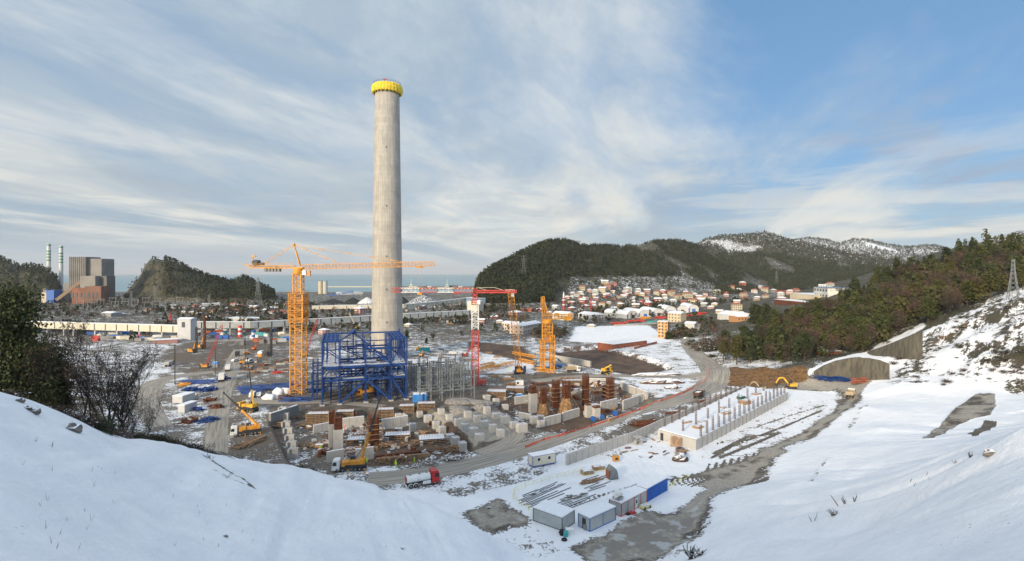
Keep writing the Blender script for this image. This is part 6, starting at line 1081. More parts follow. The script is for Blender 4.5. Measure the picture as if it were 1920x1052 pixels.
# conveyor galleries
def gallery(label, pts, h_, mt, w_=3, step=9.5, legs=True, lmt='concrete_bare'):
    W_ = [Vector(((a-CX)*D/F, D, z)) for a, D, z in pts]; o = Vector((W_[0].x, W_[0].y, 0)); t = thing('conveyor_gallery', label, 'conveyor', o)
    m, j, rf = MB(), MB(), MB()
    for a, b in zip(W_[:-1], W_[1:]):
        a, b = a-o, b-o; L = (b-a).length; rz = math.atan2(b.y-a.y, b.x-a.x); nx, ny = math.sin(rz), -math.cos(rz)
        m.add([(a.x+s*nx*w_/2, a.y+s*ny*w_/2, a.z+z) for z in (0,h_) for s in (1,-1)]+[(b.x+s*nx*w_/2, b.y+s*ny*w_/2, b.z+z) for z in (0,h_) for s in (1,-1)], [(0,4,6,2),(1,3,7,5),(0,1,5,4),(2,6,7,3),(0,2,3,1),(4,5,7,6)])
        rf.add([(a.x+s*nx*w_*.55, a.y+s*ny*w_*.55, a.z+h_+z) for z in (.01,.5) for s in (1,-1)]+[(b.x+s*nx*w_*.55, b.y+s*ny*w_*.55, b.z+h_+z) for z in (.01,.5) for s in (1,-1)], [(0,4,6,2),(1,3,7,5),(0,1,5,4),(2,6,7,3)])
        n = max(1, int(L/step))
        for i in range(n): c = a.lerp(b, (i+.5)/n); j.box((c.x+nx*(w_/2+.06), c.y+ny*(w_/2+.06), c.z+h_/2), (.7,.15,h_*.92), rz)
        if legs:
            for i in range(0, n, 2): c = a.lerp(b, (i+.5)/n); MB().box((c.x, c.y, c.z/2-.3), (1.2, w_*.8, c.z+.5), rz).build('pillar', lmt, t)
    m.build('gallery', mt, t); rf.build('snowy_roof', 'roof_snow', t); j.build('joint_frame', 'dark_steel', t); return t
gallery('long white conveyor gallery on pillars running left from the transfer tower', [(-60,470,4.5),(130,430,5.2),(338,412,4.6)], 5.2, 'sheet_cream')
gallery('long white conveyor gallery running right from the transfer tower behind the chimney', [(365,425,6.5),(470,440,5.0),(590,478,4.2),(700,520,4.0),(760,540,4.2),(885,600,3.6)], 5.0, 'wall_pale')
gallery('second cream conveyor gallery in front of the coal heaps', [(585,680,4.2),(640,690,4.6),(700,700,4.5),(757,705,4.8),(820,790,4.4),(886,880,6.6)], 4.2, 'sheet_cream', 4, 13)
p = P(351,638); t = thing('transfer_tower', 'white conveyor transfer tower with dark window joining both galleries', 'tower', p); MB().box((0,0,8),(9.8,8,16)).build('wall','sheet_grey',t); MB().box((-.4,-4.05,12),(2.4,.15,4)).build('window','shutter',t); MB().add([(-5.3,-4.4,16),(5.3,-4.4,16),(5.3,4.4,16),(-5.3,4.4,16),(-5.3,0,17.2),(5.3,0,17.2)],[(0,1,5,4),(1,2,5),(2,3,4,5),(3,0,4)]).build('roof','roof_snow',t)
# coal heaps
def cone_heap(label, a, b, wpx, toppy, mt, seed):
    p = P(a, b); D = p.y+wpx*p.y/2000; h = 50-(toppy-513)*D/1000; r = wpx*D/2000; n, K = 40, 12; rd = random.Random(seed); rid = [rd.uniform(-1,1) for _ in range(n)]
    V = [(r*(k/K)*math.cos(i*2*math.pi/n)*(1+.05*rid[i]), .8*r*(k/K)*math.sin(i*2*math.pi/n)*(1+.05*rid[i]), h*(1-(k/K)**1.05)*(1+.03*rid[i])-(1 if k == K else 0)+(-h*.05*(1-k/K)**6)) for k in range(K+1) for i in range(n)]
    tag(MB().add(V, [(k*n+i, (k+1)*n+i, (k+1)*n+(i+1)%n, k*n+(i+1)%n) for k in range(K) for i in range(n)]).build('coal_heap', mt, loc=(p.x,D,0), smooth=True), label, 'coal heap')
cone_heap('big black coal heap streaked with snow right of the chimney', 789, 575, 78, 550, 'coal_snowy', 1); cone_heap('black coal heap left of the chimney with white side', 655, 571, 44, 557, 'coal', 2); cone_heap('low black coal heap beside the blue steel bridge', 615, 570, 56, 560, 'coal', 3); cone_heap('white and grey heap touching the chimney on its left', 683, 571, 40, 556, 'rock', 4); cone_heap('coal heap just right of the chimney, partly behind the larger one', 752, 572, 34, 556, 'coal', 5); cone_heap('small coal heap behind the yellow crane mast', 560, 573, 50, 561, 'coal', 6)
p = P(616,560); tag(MB().lattice((0,0,6),(46,10,14),3,12,.7,.4).beam((46,10,0),(46,10,14),1).beam((20,5,0),(20,5,9),1).build('loading_bridge','trim_blue',loc=p), 'blue steel conveyor bridge beside the shore silos', 'conveyor bridge')
def seapt(a, D, z=-2): return Vector(((a-CX)*D/F, D, z))
a, b = seapt(600,2050), seapt(902,2050); m = MB(); m.side([(0,-3),(0,1),(4,3),(b.x-a.x-4,3),(b.x-a.x,1),(b.x-a.x,-3)],-8,8); tag(m.build('breakwater','wall_cream',loc=a), 'long low pale breakwater across the bay', 'breakwater')
a, b = seapt(748,1800), seapt(905,1800); t = thing('pier', 'port pier with dark sheds behind the red crane jib', 'pier', a); MB().box(((b.x-a.x)/2,0,1.5),(b.x-a.x,40,6)).build('quay','wall_cream',t); [MB().box(((b.x-a.x)*f,-5,6),(l_,20,h_)).build('shed','grey_dark',t) for f, l_, h_ in ((.1,40,7),(.28,30,9),(.5,60,7),(.66,26,13),(.85,50,6))]; [MB().box(((b.x-a.x)*f,-24,0),(4,3,5)).build('pile','dark_steel',t) for f in np.linspace(.02,.98,24)]
for a_, lb in ((771,'pale port crane on the pier, left one'),(838,'pale port crane on the pier, right one')):
    p = seapt(a_,1770); t = thing('port_crane', lb, 'harbour crane', p); MB().beam((-7,-6,3),(-4,0,18),1.2).beam((7,-6,3),(4,0,18),1.2).beam((-7,6,3),(-4,0,18),1.2).beam((7,6,3),(4,0,18),1.2).box((0,0,12),(18,8,3.5)).build('portal','port_cream',t); MB().box((0,0,20),(10,8,5)).build('machine_house','port_cream',t); MB().beam((1,0,22),(3,0,46),1.1).beam((-4,0,22),(-1,0,40),.7).build('boom','wall_pale',t); t.scale = (.75,)*3
# power station
D = 930; o = Vector(((163-CX)*D/F, D, 0)); t = thing('power_station', 'dark grey power station block beside two banded stacks', 'power station', o)
def X_(a): return (a-163)*D/F
mat('tower_dull', (.19,.10,.07), .85, .2, .05); mat('station_grey', (.15,.145,.135), .85, .2, .05); mat('station_light', (.24,.23,.215), .85, .15, .05)
MB().box((X_(151),10,39),(X_(166)-X_(135),34,80)).build('boiler_house','station_grey',t); MB().box((X_(178.5),14,37.5),(X_(191)-X_(166)+.2,30,77)).build('second_boiler_house','station_light',t)
MB().box((X_(178),-8,22),(X_(192)-X_(164),16,48)).build('bunker_bay','station_light',t); MB().box((X_(198),4,22.5),(X_(205)-X_(191),20,47)).build('side_tower','station_grey',t); MB().box((X_(130),4,15),(X_(136)-X_(124),20,36)).build('annexe','station_light',t)
m = MB(); [m.box((X_(135+i*3.9),-7.3,40),(1.0,.6,78)) for i in range(1,8)]; m.build('facade_rib','station_light',t); MB().beam((X_(128),-24,5),(X_(169),-10,42),4.2,5.0).build('coal_conveyor','wall_brown',t)
MB().box((X_(186),-34,12.5),(X_(197)-X_(171),18,27)).build('red_hall','tower_brick',t); MB().box((X_(211.5),-34,14),(X_(226)-X_(197),20,30)).build('brown_hall','tower_dull',t)
[MB().box((X_(174+i*7.2),-43.2 if i < 4 else -44.2,14),(3.5,.5,9)).build('hall_window','shutter',t) for i in range(7)]
t2 = thing('filter_plant', 'bright blue and cream plant at the foot of the stacks', 'plant', (X_(119)+o.x, D-20, 0)); MB().box((0,0,11),(13,14,22)).build('blue_casing','trim_blue',t2); MB().box((-12,2,9),(9,14,18)).build('cream_casing','wall_cream',t2); MB().cone((-12,0,18),(-16,0,24),4,2,8).build('duct','grey_mid',t2)
for k, (a, tp, lb) in enumerate([(91.5,457,'taller slim white stack with green bands, left one'),(114.5,461,'slim white stack with green bands, right one behind the blue plant')]):
    Dk = 1080; p = Vector(((a-CX)*Dk/F, Dk, 0)); h = 50+(513-tp)*Dk/1000; t = thing('stack', lb, 'stack', p); MB().lathe([(3.9,-1),(3.5,h*.6),(3.3,h)],24).build('shaft','wall_white',t)
    for q in (h-1.5, h-14, h-20, h-26, h-32): MB().lathe([(3.5,q-(2.6)),(3.48,q)],24).build('band','band_green',t)
    pm = bpy.data.materials.get('steam') or bpy.data.materials.new('steam')
    if 'steam' not in MATS:
        pm.use_nodes = True; nn2 = NT(pm.node_tree); nn2.n.clear(); vs_ = nn2.new('ShaderNodeVolumePrincipled'); vs_.inputs['Color'].default_value = (.95,.95,.95,1); vs_.inputs['Density'].default_value = .004; oo = nn2.new('ShaderNodeOutputMaterial'); nn2.l.new(vs_.outputs[0], oo.inputs['Volume']); MATS['steam'] = pm
    so_ = tag(MB().lathe([(2.0,0),(3.6,7),(4.0,14),(2.0,24)],12).build('steam_plume','steam',loc=p+Vector((0,0,h+.2))), kind='stuff'); import bmesh; bb = bmesh.new(); bb.from_mesh(so_.data); bmesh.ops.recalc_face_normals(bb, faces=bb.faces); bb.to_mesh(so_.data)
# switchyard and pylons
def pylon_mesh(h, mt='steel_grey', s=1):
    m = MB(); b, tpw = h*.11, h*.02; pts_ = [(0,b),(h*.35,b*.62),(h*.7,b*.3),(h,tpw)]
    for (z0,w0),(z1,w1) in zip(pts_[:-1], pts_[1:]):
        c0 = [(-w0,-w0,z0),(w0,-w0,z0),(w0,w0,z0),(-w0,w0,z0)]; c1 = [(-w1,-w1,z1),(w1,-w1,z1),(w1,w1,z1),(-w1,w1,z1)]
        n = 3
        for k in range(4):
            A, B, A1, B1 = Vector(c0[k]), Vector(c0[(k+1)%4]), Vector(c1[k]), Vector(c1[(k+1)%4]); m.beam(A, A1, .012*h*s)
            for i in range(n): f0, f1 = i/n, (i+1)/n; m.beam(A.lerp(A1,f0), B.lerp(B1,f1), .006*h*s).beam(B.lerp(B1,f0), A.lerp(A1,f1), .006*h*s)
    for z in (.72,.82,.93): m.beam((-h*.14,0,h*z),(h*.14,0,h*z),.010*h*s).beam((-h*.14,0,h*z),(0,0,h*(z+.04)),.006*h*s).beam((h*.14,0,h*z),(0,0,h*(z+.04)),.006*h*s)
    return m
for a, b, tp, lb in [(484,573,520,'slim grey pylon in front of the dark rocky point'),(290,572,536,'small pylon before the quarried hill'),(392,578,552,'small pylon right of the quarried hill'),(246,573,545,'small pylon right of the red hall'),(982,520,478,'pylon on the crest of the headland'),(1456,533,508,'pylon on the far wooded slope')]:
    p = P(a, b); tag(pylon_mesh((b-tp)*p.y/1000, s=.6).build('pylon','steel_grey',loc=p), lb, 'pylon')
p = P(1900,562); hP = (562-486)*p.y/1000; t = thing('pylon', 'large grey lattice pylon on the snowy slope at the right edge', 'pylon', p, .6); pylon_mesh(hP).build('lattice_tower','steel_grey',t)
m = MB()
for k, z in enumerate((.72,.82,.93)):
    for s in (-1,1):
        A = Vector((s*hP*.14, 0, hP*z)); B = Matrix.Rotation(-.6,3,'Z') @ (Vector((150+s*4, 560, 62+k*2))-p); pr_ = A
        for i in range(1, 15): f = i/14; c = A.lerp(B, f)-Vector((0,0,4*18*f*(1-f))); m.beam(pr_, c, .07); pr_ = c
m.build('cable','dark_steel',t)
for k in range(22):
    a, b = 150+(k % 11)*21+rng.uniform(-4,4), 571+(k//11)*7; p = P(a, b); h = rng.uniform(9,13)
    t_ = MB().beam((-5,0,0),(-5,0,h),.5).beam((5,0,0),(5,0,h),.5).beam((-6,0,h*.9),(6,0,h*.9),.5).beam((0,0,h*.5),(0,0,h*.9),.3).build('switchyard_gantry','steel_grey',loc=p); tag(t_, 'x', 'gantry', 'gantries of the switchyard')
for row in (0,1): rank([o for o in C.objects if o.name.startswith('switchyard_gantry') and (o.location.y > 790) == (row == 0)], lambda o, w_: 'grey portal gantry in the switchyard, '+('back' if row == 0 else 'front')+' row, '+w_)
p = Vector(((1459-CX)*.86, 860, Z((1459-CX)*.86, 860))); t = thing('gantry_crane', 'red gantry crane over the far material yard', 'gantry crane', p); [MB().beam((x,y,0),(x,y,17),.7).build('leg','gantry_red',t) for x in (0,4) for y in (0,8)]; MB().lattice((-5,4,18),(40,4,17.5),2,14,.5,.3).build('bridge_beam','gantry_red',t)
# jagged concrete walls behind the half built crane
wall('long pale concrete retaining wall descending from the half built crane, upper one', (1003,662), (1106,688), 3.2, 1.2, snow=False, name='retaining_wall'); wall('long pale concrete wall descending below the upper one', (1010,675), (1092,694), 1.6, 1.0, snow=False, name='retaining_wall')
wall('low pale garden wall along the top of the snow field', (1152,612), (1232,607), 1.6, .5, snow=False); wall('low dark wall between snow field and road, by the apartment block', (1190,655), (1232,644), 1.4, .5, 'garden_wall', 'brick_red', snow=False)
# shotcrete faces in the cut on the right
def face(label, pts, thick=1.2):
    """pts: (px, base py, base D, top py) along the wall"""
    V = []; 
    for a, b, D, tp in pts:
        D = P(a, b).y-.6
        zb, ztp = 50-(b-513)*D/1000-1.5, 50-(tp-513)*(D+1.5)/1000
        for z, dd in ((zb,0),(ztp,1.5)):
            x = (a-CX)*(D+dd)/F; V += [(x, D+dd, z), (x+.3, D+dd+thick, z)]
    o = Vector(V[0]); V = [Vector(v)-o for v in V]; Fc = []
    for i in range(len(pts)-1): a, b = i*4, (i+1)*4; Fc += [(a,b,b+2,a+2),(a+2,b+2,b+3,a+3),(a+1,a+3,b+3,b+1),(a,a+1,b+1,b)]
    Fc += [(0,2,3,1), (len(V)-4,len(V)-3,len(V)-1,len(V)-2)]; return tag(MB().add(V, Fc).build('retaining_wall','shotcrete',loc=o), label, 'retaining wall')
m_, n_, b_ = newmat('shotcrete'); g_ = n_.new('ShaderNodeNewGeometry'); p_ = g_.outputs['Position']; st_ = n_.noise(n_.vm('MULTIPLY', p_, (1,1,.1)), .9, 6, .65, .4)
n_.put(b_.inputs['Base Color'], n_.mix(n_.ramp(st_, .35, .68), (.13,.118,.09), (.055,.053,.045))); b_.inputs['Roughness'].default_value = .9
face('lower curved sprayed concrete wall above the blue pipe stacks', [(1527,706,232,697),(1545,708,233,686),(1568,709,234,677),(1598,711,234,671),(1632,712,233,672),(1652,712,231,676),(1668,711,229,682)])
face('upper slanting sprayed concrete wall below the wood', [(1628,664,258,660),(1655,668,256,651),(1685,672,253,639),(1712,674,250,628),(1730,672,249,620)])
for k, (a, b) in enumerate([(1540,712),(1558,714),(1575,714),(1588,715)]): heap('pipe_stack', 'tangle of blue pipes under the lower curved wall, '+['leftmost','second from the left','third from the left','rightmost'][k], 'pipes', a, b, 4, 3, 'steel_blue', 26, (2,4), 1.6, .4, 1.2, .2, group='blue pipe stacks under the wall', along=False)
heap('timber_pile', 'rust brown stack right of the blue pipes under the wall', 'timber', 1612, 718, 6, 3, 'brick_red', 30, (2,4), 2.0, .1, .1, .4)
# ------------------------------------------------------------------ vegetation
def leafmat(name, c1, c2, snow=0):
    m, n, b = newmat(name); g = n.new('ShaderNodeNewGeometry'); oi = n.new('ShaderNodeObjectInfo'); r = g.outputs['Random Per Island']
    c = n.mix(r, c1, c2); c = n.mix(n.m('MULTIPLY', oi.outputs['Random'], .35), c, (c1[0]*1.5, c1[1]*1.15, c1[2]*.8))
    big = n.noise(g.outputs['Position'], .035, 4, .6); c = n.mix(n.m('MULTIPLY', n.ramp(big, .48, .62), .55), c, (c2[0]*1.25, c2[1]*.92, c2[2]*1.1)); c = n.mix(n.m('MULTIPLY', n.ramp(big, .50, .38), .6), c, (c1[0]*.8, c1[1]*.9, c1[2]*.9))
    if snow: c = n.mix(n.m('MULTIPLY', n.ramp(r, 1-snow-.02, 1-snow), 1.0), c, (.75,.78,.82))
    n.put(b.inputs['Base Color'], c); b.inputs['Roughness'].default_value = .8; return m
leafmat('needles', (.018,.033,.008), (.075,.085,.020)); leafmat('needles_dark', (.010,.020,.009), (.045,.06,.022)); leafmat('scrub_leaf', (.030,.026,.016), (.075,.06,.032), .04); leafmat('far_wood', (.014,.026,.009), (.042,.050,.018)); leafmat('far_wood_snow', (.032,.040,.028), (.06,.065,.045), .03); leafmat('twigs', (.042,.032,.021), (.115,.085,.056)); leafmat('twig_snow', (.05,.04,.03), (.11,.08,.06), .10)
def quads(P3, size, asp=1.0, seed=0):
    """small randomly turned leaf faces at the given points"""
    r = np.random.RandomState(seed); n = len(P3); a = r.normal(size=(n,3)); a /= np.linalg.norm(a,axis=1)[:,None]; b = np.cross(a, r.normal(size=(n,3))); b /= np.linalg.norm(b,axis=1)[:,None]
    s = (size*(.6+.8*r.rand(n)))[:,None]; a *= s*asp; b *= s/asp
    V = np.stack([P3-a-b*.6, P3+a*.9-b, P3+a+b*.7, P3-a*.8+b], 1).reshape(-1,3); return V, np.arange(4*n).reshape(n,4)
def crown_pts(n, kind, h, r_, seed):
    r = np.random.RandomState(seed); nc = 26 if kind != 'column' else 40; cs = []
    for i in range(nc):
        f = r.rand(); a = r.rand()*6.28
        if kind == 'pine': z = h*(.30+.70*f); rr = r_*(1-f)**.75*(.55+.6*r.rand())
        elif kind == 'umbrella': z = h*(.45+.55*f); rr = r_*math.sqrt(max(0,1-(2*f-.7)**2*.7))*(.3+.75*r.rand())
        elif kind == 'column': z = h*(.04+.96*f); rr = r_*(1-f**2.2)**.6*(.5+.6*r.rand())
        else: z = h*(.25+.75*f); rr = r_*math.sqrt(max(.02,1-(2*f-1)**2))*(.35+.7*r.rand())
        cs.append((rr*math.cos(a), rr*math.sin(a), z))
    cs = np.array(cs); k = r.randint(0, nc, n); sp = np.array([r_*.30, r_*.30, h*.055 if kind != 'column' else h*.06]); return cs[k]+r.normal(size=(n,3))*sp
def tree_proto(name, kind, h, r_, n, size, leaf, seed, asp=1.0):
    t = thing(name, '', 'tree', (0,0,0)); MB().cone((0,0,-.6),(0,0,h*.9),h*.022,h*.004,8).build('trunk','bark',t); V, Fq = quads(crown_pts(n, kind, h, r_, seed), size, asp, seed); mesh_np('crown', V, Fq, MATS[leaf], t); return t
def branch(m, p, d, L, r, lvl, rd, spread=.6, tips=None):
    q = p; n = 3; 
    for i in range(n):
        nd = (d+Vector((rd.uniform(-.18,.18), rd.uniform(-.18,.18), rd.uniform(-.02,.14)))).normalized(); q2 = q+nd*L/n; m.cone(q, q2, r*(1-i/n*.4), r*(1-(i+1)/n*.4), 5 if lvl > 1 else 3); 
        if lvl > 0 and (i > 0 or lvl < 4):
            for _ in range(1 if lvl > 3 else 2):
                a = rd.uniform(0,6.28); s = Vector((math.cos(a), math.sin(a), rd.uniform(.1,.9))).normalized(); branch(m, q2, (nd*(1-spread)+s*spread).normalized(), L*rd.uniform(.5,.72), r*.48, lvl-1, rd, spread, tips)
        q, d = q2, nd
    if tips is not None: tips.append(q)
def bare_proto(name, h, seed, lvl=4, stems=1, lean=0, wood='dark_bark'):
    rd = random.Random(seed); t = thing(name, '', 'tree', (0,0,0)); m = MB(); tips = []
    for s in range(stems): branch(m, Vector((rd.uniform(-.3,.3)*(stems > 1), rd.uniform(-.3,.3)*(stems > 1), -.4)), Vector((rd.uniform(-.15,.15)+lean+(s-stems/2+.5)*.22, rd.uniform(-.1,.1), 1)).normalized(), h*.55, h*.013, lvl, rd, .40 if lvl == 4 else .52, tips)
    m.build('branches', wood, t); r = np.random.RandomState(seed); tp = np.array([tuple(v) for v in tips]); tp = tp[r.randint(0, len(tp), min((2 if lvl == 4 else 3)*len(tp), 1600))]+r.normal(size=(min((2 if lvl == 4 else 3)*len(tp), 1600),3))*h*.02; V, Fq = quads(tp, h*(.014 if lvl < 4 else .007), 3.2, seed); mesh_np('twigs', V, Fq, MATS['twigs'], t); return t
protos = {'pine': [tree_proto('pine_tree','pine',15,2.7,1900,.27,'needles',s) for s in (1,2)]+[tree_proto('pine_tree','umbrella',14.5,2.9,1700,.28,'needles',3)],
          'dark': [tree_proto('evergreen_tree','pine',12.5,2.8,1600,.28,'needles_dark',s) for s in (4,5)],
          'bare': [bare_proto('bare_tree',12,s,3,1 if s < 9 else 2) for s in (6,7,8,9)]}
used = set(); rt = random.Random(5); placed = []
def put(kind, p, s, label, group, rz=None):
    pr = rt.choice(protos[kind]); rz = rt.uniform(0,6.28) if rz is None else rz
    if pr.name not in used: used.add(pr.name); o = pr; o.location = p; o.rotation_euler.z = rz; o['label'] = label; o['group'] = group
    else: o = dup(pr, p, rz, label, group)
    o.scale = (s,)*3; placed.append((p.x, p.y)); return o
LBL = {'pine': 'green pine tree in the wood on the right hillside', 'dark': 'dark evergreen tree in the wood on the right hillside', 'bare': 'bare brown winter tree in the wood on the right hillside'}
TOPX = [1335,1394,1447,1516,1573,1603,1660,1698,1755,1831,1925,2300]; TOPY = [640,617,592,568,552,530,503,491,476,461,455,430]
WOOD = [(1345,690),(1352,655),(1335,640),(1400,628),(1450,605),(1520,585),(1580,562),(1640,540),(1700,520),(1780,500),(1850,488),(1925,478),(1925,545),(1870,552),(1830,575),(1760,600),(1725,612),(1640,655),(1560,672),(1500,682),(1400,684)]
cnt = 0; tries = 0
def inpoly(x, y, pl):
    c = False
    for i in range(len(pl)):
        (x1,y1),(x2,y2) = pl[i], pl[i-1]
        if (y1 > y) != (y2 > y) and x < (x2-x1)*(y-y1)/(y2-y1)+x1: c = not c
    return c
while cnt < 285 and tries < 6000:
    tries += 1; a, b = rt.uniform(1335,1925), rt.uniform(480,690)
    if not inpoly(a, b, WOOD): continue
    p = P(a, b)
    if b-11000/p.y < np.interp(a, TOPX, TOPY): continue
    if min([abs(p.x-q[0])+abs(p.y-q[1]) for q in placed[-120:]]+[9]) < 3.2: continue
    f = fbm(np.array([p.x/40.]), np.array([p.y/40.]), 2, 91)[0]; up = b < 585-(a-1400)*.25
    kind = rt.choices(['pine','dark','bare'], [.62 if up else .42, .16 if up else .24, .22 if up else .34])[0]
    if a > 1500 and b > 512+(1900-a)*.22: kind = 'bare' if rt.random() < .72 else 'pine'
    put(kind, p-Vector((0,0,.3)), rt.uniform(.72,1.12)*(1.0 if p.y < 300 else 1.1), LBL[kind], {'pine':'pines on the right hillside','dark':'evergreens on the right hillside','bare':'bare trees on the right hillside'}[kind]); cnt += 1
for p_ in (sum(protos.values(), [])):
    if p_.name not in used: used.add(p_.name); q = P(rt.uniform(1500,1700), rt.uniform(590,620)); p_.location = q; k_ = 'pine' if 'pine' in p_.name else 'dark' if 'ever' in p_.name else 'bare'; p_['label'] = LBL[k_]; p_['group'] = {'pine':'pines on the right hillside','dark':'evergreens on the right hillside','bare':'bare trees on the right hillside'}[k_]
# the rest of the wood, too many to count
def merged(name, pts, hs, leaf, seed, per=24, size=.11, asp=1.0, shape=.34):
    """a far wood as one object: every tree a small tuft of leaf faces"""
    r = np.random.RandomState(seed); n = len(pts); k = np.repeat(np.arange(n), per); f = r.rand(n*per)**.8; a = r.rand(n*per)*6.28; h = hs[k]; typ = (r.rand(n) > .4)[k]
    rr = h*shape*np.where(typ, (1-f)**.7, np.sqrt(np.clip(1-(1.7*f-.8)**2,0,1)))*(.3+.8*r.rand(n*per)); P3 = pts[k]+np.stack([rr*np.cos(a), rr*np.sin(a), h*(.06+.94*f)], 1); V = []; F4 = []
    Vv, Ff = quads(P3, 1.0, asp, seed); c = np.repeat(P3, 4, 0); Vv = c+(Vv-c)*(size*np.repeat(h, 4))[:,None]; return tag(mesh_np(name, Vv, Ff, MATS[leaf]), kind='stuff')
r = np.random.RandomState(3); n = 60000; Yc = 236+r.rand(n)*420; Xc = 70+r.rand(n)*650; hz = TH(Xc, Yc); pxx = CX+F*Xc/Yc; pyy = HY+(50-hz)*F/Yc
edge = np.interp(pxx, [1335,1345,1400,1500,1560,1640,1725,1760,1830,1870,1925,2300], [640,690,684,682,672,655,612,600,575,552,540,520]); m1 = (pyy < edge) & (hz > 2.0) & (Yc > 238) & (pxx > 1335) & (pxx < 2300) & (Xc > 100); 
dens = np.where((Yc > 470) & (hz > 72), .12, .75); topok = pyy-11000/Yc > np.interp(pxx, TOPX, TOPY); sparse = (pxx > 1790) & (r.rand(n) < .16) & (hz > 55); m1 &= topok | sparse; m1 &= (r.rand(n) < dens*.16); pts = np.stack([Xc, Yc, hz-.3], 1)[m1]; sel = r.rand(len(pts)) < .68; merged('woodland', pts[sel], 9+r.rand(sel.sum())*6, 'needles', 8, 80, .048, 1.0, .26); merged('woodland', pts[~sel], 7+r.rand((~sel).sum())*5, 'twigs', 9, 50, .04, 3.0)
# hill forests
n = 150000; Pp = np.concatenate([884+r.rand(n)*950, 226+r.rand(n//8)*296, -150+r.rand(n//12)*270]); N_ = len(Pp); Yc = 780+r.rand(N_)**1.5*2600; Xc = (Pp-CX)*Yc/F; hz = far(Xc, Yc); g1 = far(Xc+6, Yc); 
clear = (fbm(Xc/170, Yc/170, 4, 77) > .16) & (Pp > 1100); keep = (hz > np.where((Pp > 1060) & (Pp < 1340), 14, 4)) & ~clear; town_ = (Pp > 1040) & (Pp < 1340) & (hz < 42) & (Yc < 1250); keep &= ~town_ | (r.rand(N_) < .10); keep &= ~((Pp < 395) & (Pp > 226)) | ((r.rand(N_) < .8) & (Pp > 305)) | (r.rand(N_) < .10); keep &= r.rand(N_) < np.where(Yc > 1900, .35, 1.0)
pts = np.stack([Xc, Yc, hz-.5], 1)[keep]; fa = pts[:,1] > 1900; print('hill trees', len(pts))
merged('hill_forest', pts[~fa][:62000], 6+r.rand(min(62000, (~fa).sum()))*5, 'far_wood', 12, 13, .095); merged('hill_forest', pts[fa][:15000], 9+r.rand(min(15000, fa.sum()))*7, 'far_wood_snow', 13, 12, .11)
# scrub between the town and the works
n = 9000; Yc = 330+r.rand(n)**1.2*700; Xc = Yc*(-1.0+r.rand(n)*1.45); hz = TH(Xc, Yc); f = fbm(Xc/45, Yc/45, 3, 55); a_ = CX+F*Xc/Yc; b_2 = HY+50000/Yc; ok_ = (hz < 6) & (hz > -1.5) & (f > .02) & ~((a_ > 280) & (a_ < 1000) & (b_2 > 622)) & ~((a_ > 1060) & (a_ < 1260) & (b_2 > 606)) & ~((a_ > 540) & (a_ < 900) & (b_2 < 575)) & (b_2 < 640)
pts = np.stack([Xc, Yc, hz-.2], 1)[ok_]; k = r.rand(len(pts)); merged('scrub', pts[k < .7], 3+r.rand((k < .7).sum())*4, 'twigs', 14, 26, .09, 2.0, .55); merged('scrub', pts[k >= .7], 4+r.rand((k >= .7).sum())*5, 'needles_dark', 15, 26, .11, 1.0, .45)
# cypresses by the apartment block, single trees on the plain
cy = tree_proto('cypress_tree','column',8,1.5,1200,.28,'needles_dark',21)
for k, (a, b, s, lb) in enumerate([(1253,636,.75,'round dark bush tree at the right corner of the orange apartment block'),(1264,634,.8,'dark tree second from the orange apartment block'),(1274,630,.9,'slim dark cypress between the apartment block and the road'),(1281,627,1.0,'tallest dark cypress by the road beside the apartment block'),(1414,606,1.9,'tall dark cypress beside the orange fronted workshop, left one'),(1422,605,1.7,'dark cypress beside the orange fronted workshop, middle one'),(1436,605,1.8,'tall dark cypress right of the orange fronted workshop')]):
    p = P(a, b); o = cy if k == 0 else dup(cy, p); o.location = p; o['label'] = lb; o.scale = (s*(1.6 if k < 2 else 1),)*2+(s,)
for a, b, kd, s, lb in [(757,610,'dark',.5,'dark green tree just right of the chimney base'),(763,640,'pine',.55,'green tree right of the chimney near the blue building'),(1118,612,'bare',.75,'bare tree in front of the grey gabled warehouse'),(812,640,'bare',.5,'bare tree on the plain between chimney and red crane'),(865,636,'bare',.55,'bare tree left of the red crane mast'),(800,648,'dark',.4,'low green bush tree beside the ditch'),(590,600,'dark',.6,'dark tree behind the crane mast'),(460,602,'bare',.8,'round bare tree behind the conveyor left of the crane'),(455,595,'dark',.7,'dark round tree among the flat quarter houses'),(527,602,'bare',.7,'bare tree left of the crane mast behind the conveyor')]: put(kd, P(a, b), s, lb, 'single trees on the plain')
# trees at the left, on the slope behind the snow
big = tree_proto('evergreen_tree','column',13.5,3.2,20000,.10,'needles',31, .9); big.location = P(22,716)-Vector((0,0,.5)); big['label'] = 'big dark evergreen tree at the left edge behind the snow slope'; big.location = Vector(W(20,700,76)); big.scale = (1.25,1.25,1.5); big.location.z = Z(big.location.x, big.location.y)-.5
b2 = dup(big, (0,0,0), 1.4, 'smaller dark evergreen behind the big one at the left edge', scale=(1.0,1.0,1.25)); b2.location = Vector(W(62,700,84)); b2.location.z = Z(b2.location.x, b2.location.y)-.5
sl = tree_proto('evergreen_tree','column',15,1.6,12000,.10,'needles_dark',32,.9); sl.location = Vector(W(108,700,88)); sl.scale = (1.1,1.1,1.35); sl.location.z = Z(sl.location.x, sl.location.y)-.5; sl['label'] = 'slender ivy clad evergreen right of the big dark one'
bp = [bare_proto('bare_tree', 11.5, s, 4, st, ln) for s, st, ln in ((41,1,.1),(42,2,.05),(43,1,.2),(44,3,.0))]
SP = [(150,80,1.35,0),(166,88,1.4,2),(196,86,1.45,3),(222,92,1.35,1),(248,98,1.1,0),(266,104,.85,3),(84,76,1.1,1),(182,112,1.3,1)]
bs = []
